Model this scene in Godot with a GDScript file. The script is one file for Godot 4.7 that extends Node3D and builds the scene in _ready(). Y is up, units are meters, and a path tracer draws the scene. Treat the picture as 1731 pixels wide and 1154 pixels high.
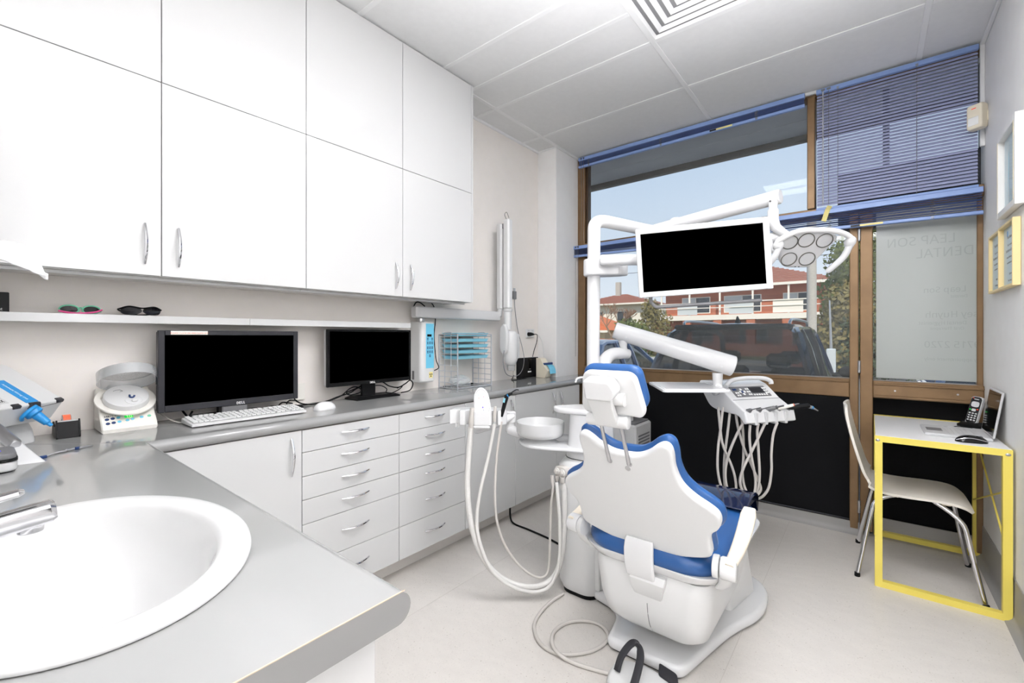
extends Node3D
# A dental surgery: bench with cupboards on the left wall, treatment chair, shop window with blinds, desk on the right.
# Metres, y up. The camera stands in the doorway; the bench wall is at x = -2.285, the window wall at z = -3.55, the right wall at x = 0.495.

const CAM_H := 1.25
const FOCAL := 748.0          # focal length in pixels of the 1731 x 1154 frame
const YAW := 0.679692         # the camera looks this far to the left of the window wall's normal
const CEIL := 2.876
const XL := -2.285
const XR := 0.495
const ZW := -3.55
const ZN := 0.22

var M := {}
var taken := {}

# ---------------------------------------------------------------- mesh collector
class MB:
	var v := PackedVector3Array()
	var xf := Transform3D()

	func tri(a: Vector3, b: Vector3, c: Vector3) -> void:
		v.append(xf * a); v.append(xf * b); v.append(xf * c)

	func quad(a: Vector3, b: Vector3, c: Vector3, d: Vector3) -> void:
		tri(a, b, c); tri(a, c, d)

	func quad_out(a: Vector3, b: Vector3, c: Vector3, d: Vector3, mid: Vector3) -> void:
		var n := (b - a).cross(c - a)
		if n.length_squared() < 1e-14: n = (c - a).cross(d - a)
		if n.dot((a + b + c + d) * 0.25 - mid) < 0.0: quad(d, c, b, a)
		else: quad(a, b, c, d)

	func tri_out(a: Vector3, b: Vector3, c: Vector3, mid: Vector3) -> void:
		if (b - a).cross(c - a).dot((a + b + c) / 3.0 - mid) < 0.0: tri(c, b, a)
		else: tri(a, b, c)

	# a box with chamfered edges
	func box(c: Vector3, s: Vector3, bev := 0.0) -> MB:
		var h := s * 0.5
		bev = minf(bev, minf(h.x, minf(h.y, h.z)) * 0.98)
		if bev <= 0.0:
			for ax in 3:
				for sg in [-1.0, 1.0]:
					var q: Array[Vector3] = []
					for k in [[-1, -1], [1, -1], [1, 1], [-1, 1]]:
						var p := Vector3.ZERO
						p[ax] = sg * h[ax]; p[(ax + 1) % 3] = k[0] * h[(ax + 1) % 3]; p[(ax + 2) % 3] = k[1] * h[(ax + 2) % 3]
						q.append(c + p)
					quad_out(q[0], q[1], q[2], q[3], c)
			return self
		var pt := func(sx: float, sy: float, sz: float, ax: int) -> Vector3:
			var p := Vector3(sx * (h.x - bev), sy * (h.y - bev), sz * (h.z - bev))
			p[ax] = Vector3(sx, sy, sz)[ax] * h[ax]
			return c + p
		for ax in 3:
			var b1 := (ax + 1) % 3
			var b2 := (ax + 2) % 3
			for sg in [-1.0, 1.0]:
				var q: Array[Vector3] = []
				for k in [[-1, -1], [1, -1], [1, 1], [-1, 1]]:
					var sgn := Vector3.ZERO
					sgn[ax] = sg; sgn[b1] = k[0]; sgn[b2] = k[1]
					q.append(pt.call(sgn.x, sgn.y, sgn.z, ax))
				quad_out(q[0], q[1], q[2], q[3], c)
			for s1 in [-1.0, 1.0]:
				for s2 in [-1.0, 1.0]:
					var lo := Vector3.ZERO; lo[ax] = -1; lo[b1] = s1; lo[b2] = s2
					var hi := lo; hi[ax] = 1
					quad_out(pt.call(lo.x, lo.y, lo.z, b1), pt.call(hi.x, hi.y, hi.z, b1), pt.call(hi.x, hi.y, hi.z, b2), pt.call(lo.x, lo.y, lo.z, b2), c)
		for sx in [-1.0, 1.0]:
			for sy in [-1.0, 1.0]:
				for sz in [-1.0, 1.0]:
					tri_out(pt.call(sx, sy, sz, 0), pt.call(sx, sy, sz, 1), pt.call(sx, sy, sz, 2), c)
		return self

	# box from its two corners
	func bx(a: Vector3, b: Vector3, bev := 0.0) -> MB:
		return box((a + b) * 0.5, (b - a).abs(), bev)

	# skin over rings of points; every ring has the same count and runs counter-clockwise seen from its far end
	func loft(rings: Array, caps := true, closed := true) -> MB:
		var n: int = rings[0].size()
		for i in rings.size() - 1:
			for k in (n if closed else n - 1):
				var k2 := (k + 1) % n
				var a: Vector3 = rings[i][k]
				var b: Vector3 = rings[i][k2]
				var c: Vector3 = rings[i + 1][k2]
				var d: Vector3 = rings[i + 1][k]
				if a.distance_squared_to(b) > 1e-12: tri(a, b, c)
				if c.distance_squared_to(d) > 1e-12: tri(a, c, d)
		if caps:
			cap(rings[0], true)
			cap(rings[-1], false)
		return self

	func cap(ring: Array, back: bool) -> void:
		var m := Vector3.ZERO
		for p in ring: m += p
		m /= ring.size()
		for k in ring.size():
			var a: Vector3 = ring[k]
			var b: Vector3 = ring[(k + 1) % ring.size()]
			if a.distance_squared_to(b) < 1e-12: continue
			if back: tri(m, b, a)
			else: tri(m, a, b)

	func tube(pts: Array, r, seg := 10, caps := true) -> MB:
		var rings := []
		var t0: Vector3 = (pts[1] - pts[0]).normalized()
		var up := Vector3.UP if absf(t0.y) < 0.9 else Vector3.RIGHT
		var nrm := t0.cross(up).normalized()
		for i in pts.size():
			var t: Vector3 = (pts[mini(i + 1, pts.size() - 1)] - pts[maxi(i - 1, 0)]).normalized()
			nrm = (nrm - t * nrm.dot(t)).normalized()
			var bin := t.cross(nrm)
			var rr: float = r if not (r is Array) else r[i]
			var ring := []
			for k in seg:
				var an := TAU * k / seg
				ring.append(pts[i] + (nrm * cos(an) + bin * sin(an)) * rr)
			rings.append(ring)
		return loft(rings, caps)

	func cyl(a: Vector3, b: Vector3, r0: float, r1 := -1.0, seg := 20) -> MB:
		return tube([a, b], [r0, r0 if r1 < 0.0 else r1], seg)

	# cylinder with rounded rims
	func rcyl(a: Vector3, b: Vector3, r: float, bev := 0.003, seg := 24) -> MB:
		var d := (b - a).normalized()
		return tube([a, a + d * bev * 0.3, a + d * bev, b - d * bev, b - d * bev * 0.3, b], [r - bev, r - bev * 0.3, r, r, r - bev * 0.3, r - bev], seg)

	# profile of (radius, height) turned round the y axis through c; stretch squashes it to an ellipse
	func lathe(c: Vector3, prof: Array, seg := 36, sx := 1.0, sz := 1.0, caps := false) -> MB:
		var rings := []
		for p in prof:
			var ring := []
			for k in seg:
				var an := -TAU * k / seg
				ring.append(c + Vector3(cos(an) * p.x * sx, p.y, sin(an) * p.x * sz))
			rings.append(ring)
		return loft(rings, caps)

	func ball(c: Vector3, r: Vector3, seg := 20, rows := 10) -> MB:
		var prof := []
		for i in rows + 1:
			var an := -PI / 2 + PI * i / rows
			prof.append(Vector2(cos(an), sin(an) * r.y))
		return lathe(c, prof, seg, r.x, r.z)

	# polygon in the x-y plane, pulled from z0 to z1, with bevelled rims
	func prism(poly: PackedVector2Array, z0: float, z1: float, bev := 0.0, steps := 1) -> MB:
		if Geometry2D.is_polygon_clockwise(poly): poly.reverse()
		var layers := []
		if bev > 0.0:
			for i in steps + 1:
				var an := PI / 2 * i / steps
				layers.append([inset(poly, bev * (1.0 - sin(an))), z0 + bev * (1.0 - cos(an))])
			for i in steps + 1:
				var an := PI / 2 * (1.0 - float(i) / steps)
				layers.append([inset(poly, bev * (1.0 - sin(an))), z1 - bev * (1.0 - cos(an))])
		else:
			layers = [[poly, z0], [poly, z1]]
		var rings := []
		for l in layers:
			var ring := []
			for p in l[0]: ring.append(Vector3(p.x, p.y, l[1]))
			rings.append(ring)
		loft(rings, false)
		for e in [[layers[0], true], [layers[-1], false]]:
			var pl: PackedVector2Array = e[0][0]
			var z: float = e[0][1]
			var id := Geometry2D.triangulate_polygon(pl)
			if id.is_empty(): id = Geometry2D.triangulate_polygon(poly)
			for i in range(0, id.size(), 3):
				var a := Vector3(pl[id[i]].x, pl[id[i]].y, z)
				var b := Vector3(pl[id[i + 1]].x, pl[id[i + 1]].y, z)
				var c := Vector3(pl[id[i + 2]].x, pl[id[i + 2]].y, z)
				var up := (b - a).cross(c - a).z > 0.0
				if up == e[1]: tri(c, b, a)
				else: tri(a, b, c)
		return self

	static func inset(poly: PackedVector2Array, d: float) -> PackedVector2Array:
		var out := PackedVector2Array()
		var n := poly.size()
		for i in n:
			var e1 := (poly[i] - poly[(i + n - 1) % n]).normalized()
			var e2 := (poly[(i + 1) % n] - poly[i]).normalized()
			var n1 := Vector2(-e1.y, e1.x)
			var n2 := Vector2(-e2.y, e2.x)
			var m := (n1 + n2)
			var k := maxf(0.35, 1.0 + n1.dot(n2))
			out.append(poly[i] + m / k * d)
		return out

	# a rounded slab: outline polygon in x-z, from y0 to y1
	func slab(poly: PackedVector2Array, y0: float, y1: float, bev := 0.0, steps := 1) -> MB:
		var keep := xf
		var pl := PackedVector2Array()
		for p in poly: pl.append(Vector2(p.x, -p.y))
		xf = keep * Transform3D(Basis(Vector3.RIGHT, -PI / 2), Vector3.ZERO)
		prism(pl, y0, y1, bev, steps)
		xf = keep
		return self

	func mesh(smooth := 38.0) -> ArrayMesh:
		var n := v.size()
		var fn := PackedVector3Array(); fn.resize(n / 3)
		for i in n / 3:
			fn[i] = (v[i * 3 + 1] - v[i * 3]).cross(v[i * 3 + 2] - v[i * 3])
		var norm := PackedVector3Array(); norm.resize(n)
		if smooth <= 0.0:
			for i in n: norm[i] = fn[i / 3].normalized()
		else:
			var at := {}
			var keys := PackedInt32Array(); keys.resize(n)
			var lists := []
			for i in n:
				var key := Vector3i((v[i] * 20000.0).round())
				var id: int = at.get(key, -1)
				if id < 0:
					id = lists.size()
					at[key] = id
					lists.append(PackedInt32Array())
				keys[i] = id
				lists[id].append(i / 3)
			var un := PackedVector3Array(); un.resize(n / 3)
			for i in n / 3: un[i] = fn[i].normalized()
			var lim := cos(deg_to_rad(smooth))
			for i in n:
				var me := un[i / 3]
				var sum := Vector3.ZERO
				for f in lists[keys[i]]:
					if un[f].dot(me) >= lim: sum += fn[f]
				norm[i] = sum.normalized() if sum.length_squared() > 1e-20 else me
		var vv := PackedVector3Array(); vv.resize(n)
		var nn := PackedVector3Array(); nn.resize(n)
		for i in range(0, n, 3):     # front faces run clockwise
			vv[i] = v[i]; vv[i + 1] = v[i + 2]; vv[i + 2] = v[i + 1]
			nn[i] = norm[i]; nn[i + 1] = norm[i + 2]; nn[i + 2] = norm[i + 1]
		var arr := []
		arr.resize(Mesh.ARRAY_MAX)
		arr[Mesh.ARRAY_VERTEX] = vv
		arr[Mesh.ARRAY_NORMAL] = nn
		var am := ArrayMesh.new()
		am.add_surface_from_arrays(Mesh.PRIMITIVE_TRIANGLES, arr)
		return am

# ---------------------------------------------------------------- nodes
func V(x: float, y: float, z: float) -> Vector3:
	return Vector3(x, y, z)

func numbered(called: String) -> String:
	if not taken.has(called):
		taken[called] = 0
		return called
	taken[called] += 1
	return "%s_%03d" % [called, taken[called]]

func tag(o: Node3D, label: String, category: String, group := "") -> void:
	o.set_meta("label", label)
	o.set_meta("category", category)
	if group: o.set_meta("group", group)

func thing(called: String, label: String, category: String, at := Vector3.ZERO, group := "", turn := 0.0) -> Node3D:
	var o := Node3D.new()
	o.name = numbered(called)
	add_child(o)
	o.position = at
	o.rotation.y = turn
	tag(o, label, category, group)
	return o

# a part in the axes of its thing
func part(parent: Node3D, called: String, mb: MB, m: Material, smooth := 38.0) -> MeshInstance3D:
	var o := MeshInstance3D.new()
	o.name = called
	o.mesh = mb.mesh(smooth)
	o.material_override = m
	parent.add_child(o, true)
	return o

# a part whose shape was given in world metres; the thing must not be turned
func wpart(parent: Node3D, called: String, mb: MB, m: Material, smooth := 38.0) -> MeshInstance3D:
	var off := Vector3.ZERO
	var p: Node = parent
	while p is Node3D and p != self:
		off += (p as Node3D).position
		p = p.get_parent()
	for i in mb.v.size(): mb.v[i] -= off
	return part(parent, called, mb, m, smooth)

# a thing of one mesh, shape in world metres, its origin put at its base
func solo(called: String, label: String, category: String, mb: MB, m: Material, at: Vector3, group := "", smooth := 38.0) -> MeshInstance3D:
	for i in mb.v.size(): mb.v[i] -= at
	var o := MeshInstance3D.new()
	o.name = numbered(called)
	o.mesh = mb.mesh(smooth)
	o.material_override = m
	add_child(o)
	o.position = at
	tag(o, label, category, group)
	return o

func struct(called: String, mb: MB, m: Material, smooth := 0.0) -> MeshInstance3D:
	var o := MeshInstance3D.new()
	o.name = numbered(called)
	o.mesh = mb.mesh(smooth)
	o.material_override = m
	add_child(o)
	o.set_meta("kind", "structure")
	return o

func letters(parent: Node3D, called: String, words: String, height: float, m: Material, xf: Transform3D, depth := 0.001, font := "Droid Sans", weight := 400) -> MeshInstance3D:
	var t := TextMesh.new()
	var f := SystemFont.new()
	f.font_names = PackedStringArray([font])
	f.font_weight = weight
	t.font = f
	t.text = words
	t.font_size = 32
	t.pixel_size = height / 23.0
	t.depth = depth
	t.curve_step = 2.0
	t.horizontal_alignment = HORIZONTAL_ALIGNMENT_CENTER
	var o := MeshInstance3D.new()
	o.name = called
	o.mesh = t
	o.material_override = m
	parent.add_child(o, true)
	o.transform = xf
	return o

# ---------------------------------------------------------------- curves
static func spline(pts: Array, n := 8, closed := false) -> Array:
	var out := []
	var c := pts.size()
	for i in (c if closed else c - 1):
		var p0 = pts[(i + c - 1) % c] if closed else pts[maxi(i - 1, 0)]
		var p1 = pts[i]
		var p2 = pts[(i + 1) % c]
		var p3 = pts[(i + 2) % c] if closed else pts[mini(i + 2, c - 1)]
		for k in n:
			var t := float(k) / n
			out.append(0.5 * (2.0 * p1 + (p2 - p0) * t + (2.0 * p0 - 5.0 * p1 + 4.0 * p2 - p3) * t * t + (3.0 * p1 - p0 - 3.0 * p2 + p3) * t * t * t))
	if not closed: out.append(pts[-1])
	return out

static func smooth2(pts: Array, n := 6) -> PackedVector2Array:
	return PackedVector2Array(spline(pts, n, true))

# rounded rectangle outline round (cx, cy)
static func rrect(cx: float, cy: float, w: float, h: float, r: float, n := 5) -> PackedVector2Array:
	var out := PackedVector2Array()
	for q in [[1, 1, 0.0], [-1, 1, PI / 2], [-1, -1, PI], [1, -1, PI * 1.5]]:
		for i in n + 1:
			var an: float = q[2] + PI / 2 * i / n
			out.append(Vector2(cx + q[0] * (w / 2 - r) + cos(an) * r, cy + q[1] * (h / 2 - r) + sin(an) * r))
	return out

# outline with its corners rounded; each point is (x, y, radius)
static func rounded(pts: Array, n := 6) -> PackedVector2Array:
	var out := PackedVector2Array()
	var c := pts.size()
	for i in c:
		var p := Vector2(pts[i].x, pts[i].y)
		var a := Vector2(pts[(i + c - 1) % c].x, pts[(i + c - 1) % c].y)
		var b := Vector2(pts[(i + 1) % c].x, pts[(i + 1) % c].y)
		var r: float = minf(pts[i].z, minf(p.distance_to(a), p.distance_to(b)) * 0.49)
		if r <= 0.0001:
			out.append(p)
			continue
		var s := p + (a - p).normalized() * r
		var e := p + (b - p).normalized() * r
		for k in n + 1:
			var t := float(k) / n
			out.append(s.lerp(p, t).lerp(p.lerp(e, t), t))
	return out

# a ring of points from a 2D outline laid in the plane (o, ux, uy)
static func lay(poly: PackedVector2Array, o: Vector3, ux: Vector3, uy: Vector3) -> Array:
	var out := []
	for p in poly: out.append(o + ux * p.x + uy * p.y)
	return out

# an axis frame: z of the result looks along dir
static func facing(at: Vector3, dir: Vector3, up := Vector3.UP) -> Transform3D:
	var z := dir.normalized()
	var x := up.cross(z).normalized()
	return Transform3D(Basis(x, z.cross(x), z), at)

# ---------------------------------------------------------------- materials
func mat(called: String, c: Color, rough := 0.5, metal := 0.0) -> StandardMaterial3D:
	var m := StandardMaterial3D.new()
	m.resource_name = called
	m.albedo_color = c
	m.roughness = rough
	m.metallic = metal
	M[called] = m
	return m

func rgb(r: int, g: int, b: int, a := 255) -> Color:
	return Color8(r, g, b, a)

func noise_tex(freq: float, cols: Array, sd: int, size := 512, type := FastNoiseLite.TYPE_SIMPLEX_SMOOTH, octaves := 4) -> NoiseTexture2D:
	var nz := FastNoiseLite.new()
	nz.seed = sd
	nz.noise_type = type
	nz.frequency = freq
	nz.fractal_octaves = octaves
	var t := NoiseTexture2D.new()
	t.width = size
	t.height = size
	t.seamless = true
	t.noise = nz
	if cols.size():
		var g := Gradient.new()
		var offs := PackedFloat32Array()
		var cc := PackedColorArray()
		for e in cols:
			offs.append(e[0])
			cc.append(e[1])
		g.offsets = offs
		g.colors = cc
		t.color_ramp = g
	return t

func tex(m: StandardMaterial3D, t: Texture2D, metres: float, world := true) -> StandardMaterial3D:
	m.albedo_texture = t
	m.uv1_triplanar = true
	m.uv1_world_triplanar = world
	m.uv1_scale = Vector3.ONE / metres
	return m

func glow(called: String, c: Color, energy: float) -> StandardMaterial3D:
	var m := mat(called, c, 0.4)
	m.emission_enabled = true
	m.emission = c
	m.emission_energy_multiplier = energy
	return m

func pane(called: String, c: Color, alpha: float, rough := 0.02) -> StandardMaterial3D:
	c.a = alpha
	var m := mat(called, c, rough)
	m.transparency = BaseMaterial3D.TRANSPARENCY_ALPHA
	return m

# ================================================================ the scene
func _ready() -> void:
	seed(7)
	# ---- camera: level, with the lens shifted 9 pixels (the horizon lies at row 568 of 1154)
	var cam := Camera3D.new()
	cam.name = "camera"
	add_child(cam)
	cam.position = V(0, CAM_H, 0)
	cam.rotation.y = YAW
	cam.projection = Camera3D.PROJECTION_FRUSTUM
	cam.keep_aspect = Camera3D.KEEP_HEIGHT
	cam.near = 0.05
	cam.far = 400.0
	cam.size = cam.near * 1154.0 / FOCAL
	cam.frustum_offset = Vector2(0, -9.0 / FOCAL * cam.near)
	cam.current = true
	# ---- sky, exposure
	var sky_mat := ProceduralSkyMaterial.new()
	sky_mat.sky_top_color = rgb(150, 188, 228)
	sky_mat.sky_horizon_color = rgb(232, 240, 246)
	sky_mat.sky_curve = 0.3
	sky_mat.ground_horizon_color = rgb(190, 190, 185)
	sky_mat.ground_bottom_color = rgb(120, 118, 112)
	sky_mat.sun_angle_max = 20.0
	var sky := Sky.new()
	sky.sky_material = sky_mat
	var env := Environment.new()
	env.background_mode = Environment.BG_SKY
	env.sky = sky
	env.background_energy_multiplier = 0.92
	env.tonemap_mode = Environment.TONE_MAPPER_LINEAR
	env.tonemap_exposure = 1.12
	env.sdfgi_enabled = true
	env.ssao_enabled = true
	env.ssil_enabled = true
	var we := WorldEnvironment.new()
	we.name = "world"
	we.environment = env
	add_child(we)
	# ---- sun, high behind the building: it lights the houses over the road, the awning shades the shop front
	var sun := DirectionalLight3D.new()
	sun.name = "sun"
	add_child(sun)
	sun.basis = Basis.looking_at(V(-0.35, -0.75, -0.75))
	sun.light_color = rgb(255, 244, 226)
	sun.light_energy = 1.0
	sun.light_angular_distance = 0.5
	sun.shadow_enabled = true
	# ---- room lamps: the twin-panel fitting in the ceiling grid, and an added fill panel behind the camera
	area_lamp("ceiling_panel_lamp", V(-0.355, CEIL - 0.016, -1.687), Vector2(1.08, 0.22), 0.9)
	area_lamp("ceiling_panel_lamp_second", V(-0.355, CEIL - 0.016, -1.4), Vector2(1.08, 0.22), 0.9)
	area_lamp("added_fill_panel_lamp", V(-0.35, CEIL - 0.04, 1.7), Vector2(1.1, 0.5), 6.0)
	# added unseen fill flash, turned up so that the ceiling throws light back softly
	var flash := SpotLight3D.new()
	flash.name = "added_fill_flash"
	add_child(flash)
	flash.position = V(0.3, 0.98, -0.45)
	flash.basis = Basis.looking_at(V(-0.12, 0.95, -0.17), Vector3.FORWARD)
	flash.spot_angle = 46.0
	flash.spot_angle_attenuation = 1.0
	flash.spot_range = 12.0
	flash.spot_attenuation = 2.0
	flash.light_energy = 24.0
	flash.light_size = 0.12
	flash.light_color = rgb(250, 250, 255)
	flash.shadow_enabled = true

	materials()
	structure()
	window_wall()
	ceiling_grid()
	passage()
	bench()
	wall_cabinets()
	bench_things()
	dental_unit()
	desk_corner()
	blinds()
	outside()

func area_lamp(called: String, at: Vector3, size: Vector2, energy: float) -> void:
	var l := AreaLight3D.new()
	l.name = called
	add_child(l)
	l.position = at
	l.rotation.x = -PI / 2
	l.area_size = size
	l.light_energy = energy
	l.light_color = rgb(248, 250, 255)
	l.area_range = 12.0
	l.area_attenuation = 2.0
	l.shadow_enabled = true

func materials() -> void:
	tex(mat("wall_paint", rgb(255, 255, 255), 0.6), noise_tex(0.02, [[0.0, rgb(242, 240, 238)], [1.0, rgb(245, 244, 242)]], 3), 1.4)
	tex(mat("bench_wall_paint", rgb(255, 255, 255), 0.55), noise_tex(0.02, [[0.0, rgb(240, 234, 227)], [1.0, rgb(243, 237, 231)]], 4), 1.4)
	tex(mat("ceiling_board", rgb(255, 255, 255), 0.7), noise_tex(0.03, [[0.0, rgb(232, 232, 231)], [1.0, rgb(236, 236, 235)]], 5), 0.8)
	mat("batten_white", rgb(240, 240, 239), 0.45)
	mat("laminate_white", rgb(211, 211, 210), 0.12).metallic_specular = 0.5
	mat("carcass_white", rgb(236, 233, 228), 0.4)
	mat("vent_shadow", rgb(158, 158, 158), 0.8)  # grey that stands for the shade between the vent louvres
	mat("gap_brown", rgb(150, 132, 116), 0.8)
	mat("laminate_grey", rgb(156, 156, 155), 0.06)
	mat("laminate_edge", rgb(138, 137, 136), 0.3)
	mat("seam_tan", rgb(196, 178, 156), 0.6)
	tex(mat("floor_vinyl", rgb(255, 255, 255), 0.38), floor_tex(), 1.3)
	mat("skirting_vinyl", rgb(158, 156, 153), 0.45)
	mat("seam_grey", rgb(200, 194, 187), 0.5)
	mat("chrome", rgb(225, 225, 228), 0.08, 1.0)
	mat("satin_metal", rgb(190, 190, 192), 0.28, 1.0)
	mat("dark_metal", rgb(90, 90, 92), 0.3, 1.0)
	tex(mat("bronze", rgb(255, 255, 255), 0.36), noise_tex(0.01, [[0.0, rgb(126, 99, 69)], [1.0, rgb(142, 113, 80)]], 6), 0.9).metallic = 0.35
	mat("bronze_dark", rgb(72, 55, 38), 0.4).metallic = 0.35
	mat("panel_black", rgb(20, 20, 22), 0.75).metallic_specular = 0.25
	pane("glass", rgb(235, 245, 248), 0.04).metallic_specular = 0.22
	mat("frosted_film", rgb(176, 181, 177), 0.16)
	mat("film_print", rgb(164, 169, 165), 0.2)
	mat("black_plastic", rgb(20, 20, 21), 0.42).metallic_specular = 0.3
	mat("black_gloss", rgb(10, 10, 11), 0.08)
	mat("screen_black", rgb(0, 0, 0), 0.9).specular_mode = BaseMaterial3D.SPECULAR_DISABLED
	mat("grey_plastic", rgb(120, 120, 122), 0.4)
	mat("dark_grey_plastic", rgb(54, 54, 58), 0.4).metallic_specular = 0.35
	mat("white_plastic", rgb(224, 224, 223), 0.28)
	mat("white_gloss", rgb(228, 228, 228), 0.12)
	mat("cream_plastic", rgb(235, 226, 205), 0.4)
	mat("ivory_plastic", rgb(240, 237, 229), 0.35)
	mat("light_grey_plastic", rgb(208, 208, 208), 0.4)
	mat("armrest_cream", rgb(232, 222, 204), 0.4)
	mat("reflector_metal", rgb(134, 134, 128), 0.1, 1.0)
	mat("reflector_facet", rgb(84, 84, 80), 0.22, 1.0)
	mat("porcelain", rgb(214, 214, 213), 0.08)
	mat("upholstery_blue", rgb(40, 88, 148), 0.34)
	mat("footcover_navy", rgb(16, 28, 62), 0.06)
	mat("hose_grey", rgb(205, 200, 194), 0.4)
	mat("hose_light", rgb(222, 220, 216), 0.4)
	mat("blind_blue", rgb(104, 130, 194), 0.4)
	mat("blind_slat_lit", rgb(168, 174, 206), 0.4)  # paler than the raised slats: room bounce light put into the colour
	mat("blind_rail", rgb(142, 168, 220), 0.35)
	mat("desk_yellow", rgb(240, 220, 104), 0.4)
	mat("desk_white", rgb(246, 246, 246), 0.3)
	mat("chair_cream", rgb(236, 230, 220), 0.35)
	mat("label_white", rgb(245, 245, 243), 0.5)
	mat("label_yellow", rgb(240, 226, 150), 0.5)
	mat("gold_frame", rgb(240, 216, 158), 0.35)
	mat("picture_white", rgb(240, 238, 234), 0.35)
	mat("tray_blue", rgb(146, 216, 236), 0.35)
	mat("rack_wire", rgb(214, 216, 220), 0.3, 0.6)
	mat("tip_blue", rgb(40, 150, 220), 0.35)
	mat("film_blue", rgb(120, 205, 235), 0.25)
	mat("ink_navy", rgb(28, 58, 110), 0.5)
	mat("ink_black", rgb(20, 20, 20), 0.5)
	mat("ink_grey", rgb(120, 120, 122), 0.5)
	mat("mint", rgb(120, 205, 170), 0.3)
	mat("pink", rgb(232, 84, 150), 0.3)
	pane("lens_dark", rgb(18, 18, 26), 0.9, 0.05)
	pane("clear_plastic", rgb(206, 208, 210), 0.38, 0.12)
	pane("clear_film", rgb(232, 240, 245), 0.28, 0.12)
	mat("paper", rgb(248, 248, 247), 0.8)
	mat("wire_black", rgb(16, 16, 16), 0.5).metallic_specular = 0.3
	mat("orange_label", rgb(236, 110, 70), 0.4)
	glow("lamp_diffuser", rgb(255, 252, 246), 1.3)
	glow("led_green", rgb(30, 190, 70), 0.8)
	glow("led_digit", rgb(180, 255, 160), 1.0)
	glow("led_violet", rgb(90, 80, 220), 0.8)
	glow("led_red", rgb(220, 60, 30), 0.5)

# beige safety vinyl with fine flecks
func floor_tex() -> ImageTexture:
	var n := 1024
	var im := Image.create(n, n, false, Image.FORMAT_RGB8)
	var base := FastNoiseLite.new()
	base.seed = 11
	base.frequency = 0.012
	base.fractal_octaves = 3
	var rng := RandomNumberGenerator.new()
	rng.seed = 5
	for y in range(0, n, 4):
		for x in range(0, n, 4):
			# torus sampling keeps the tile seamless
			var u := TAU * x / n
			var w := TAU * y / n
			var k := base.get_noise_3d(cos(u) * 160.0 + 300.0 * cos(w), sin(u) * 160.0, sin(w) * 300.0) * 4.0
			var c := Color8(int(216 + k), int(211 + k), int(205 + k))
			im.fill_rect(Rect2i(x, y, 4, 4), c)
	for i in 26000:
		var c2 := rng.randf_range(-11.0, 9.0)
		im.fill_rect(Rect2i(rng.randi() % n, rng.randi() % n, 1 + rng.randi() % 4, 1 + rng.randi() % 3), Color8(int(214 + c2), int(209 + c2), int(202 + c2 * 0.9)))
	for i in 240:
		im.fill_rect(Rect2i(rng.randi() % n, rng.randi() % n, 2, 2), Color8(150, 138, 126))
	return ImageTexture.create_from_image(im)

# ---------------------------------------------------------------- shell
func structure() -> void:
	var fl := struct("floor", MB.new().bx(V(XL - 0.2, -0.14, ZW - 0.1), V(XR + 0.2, 0.0, 2.9)), M.floor_vinyl)
	# welded joints of the vinyl sheets
	for x in [-0.42, -1.6]:
		part(fl, "weld_seam", MB.new().bx(V(x - 0.001, 0.0, -3.5), V(x + 0.001, 0.0005, 0.2)), M.seam_grey, 0)
	struct("wall_left", MB.new().bx(V(XL - 0.16, 0, ZW - 0.1), V(XL, 3.3, ZN + 0.12)), M.bench_wall_paint)
	struct("wall_right", MB.new().bx(V(XR, 0, ZW - 0.1), V(XR + 0.16, 3.3, 2.9)), M.wall_paint)
	# wall behind the basin; the room goes on beside it, behind the camera
	var wn := MB.new()
	wn.bx(V(XL, 0, ZN), V(-0.42, 3.3, ZN + 0.12))
	struct("wall_near", wn, M.wall_paint)
	# the boxed-out pier between bench wall and window
	struct("wall_pier", MB.new().bx(V(XL, 0, ZW - 0.1), V(-2.092, CEIL, -3.19), 0.004), M.wall_paint)
	# coved vinyl skirting
	var cove := MB.new()
	for seg in [[V(XR, 0, 0.22), V(XR, 0, ZW - 0.088), V(-1, 0, 0), 0.19], [V(-2.0, 0, ZW), V(-0.05, 0, ZW), V(0, 0, 1), 0.075], [V(-0.05, 0, ZW - 0.088), V(XR, 0, ZW - 0.088), V(0, 0, 1), 0.105]]:
		var a: Vector3 = seg[0]
		var b: Vector3 = seg[1]
		var nrm: Vector3 = seg[2]
		var h: float = seg[3]
		var rings := []
		for e in [a, b]:
			var ring := []
			for p in [[0.0, 0.0], [0.035, 0.0], [0.034, 0.003], [0.022, 0.008], [0.012, 0.018], [0.006, 0.034], [0.004, h], [0.0, h]]:
				ring.append(e + nrm * p[0] + Vector3.UP * p[1])
			rings.append(ring)
		if nrm.x < -0.5: cove.loft(rings, true)
		else: cove.loft([rings[1], rings[0]], true)
	struct("baseboard_right", cove, M.skirting_vinyl, 50)

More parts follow.
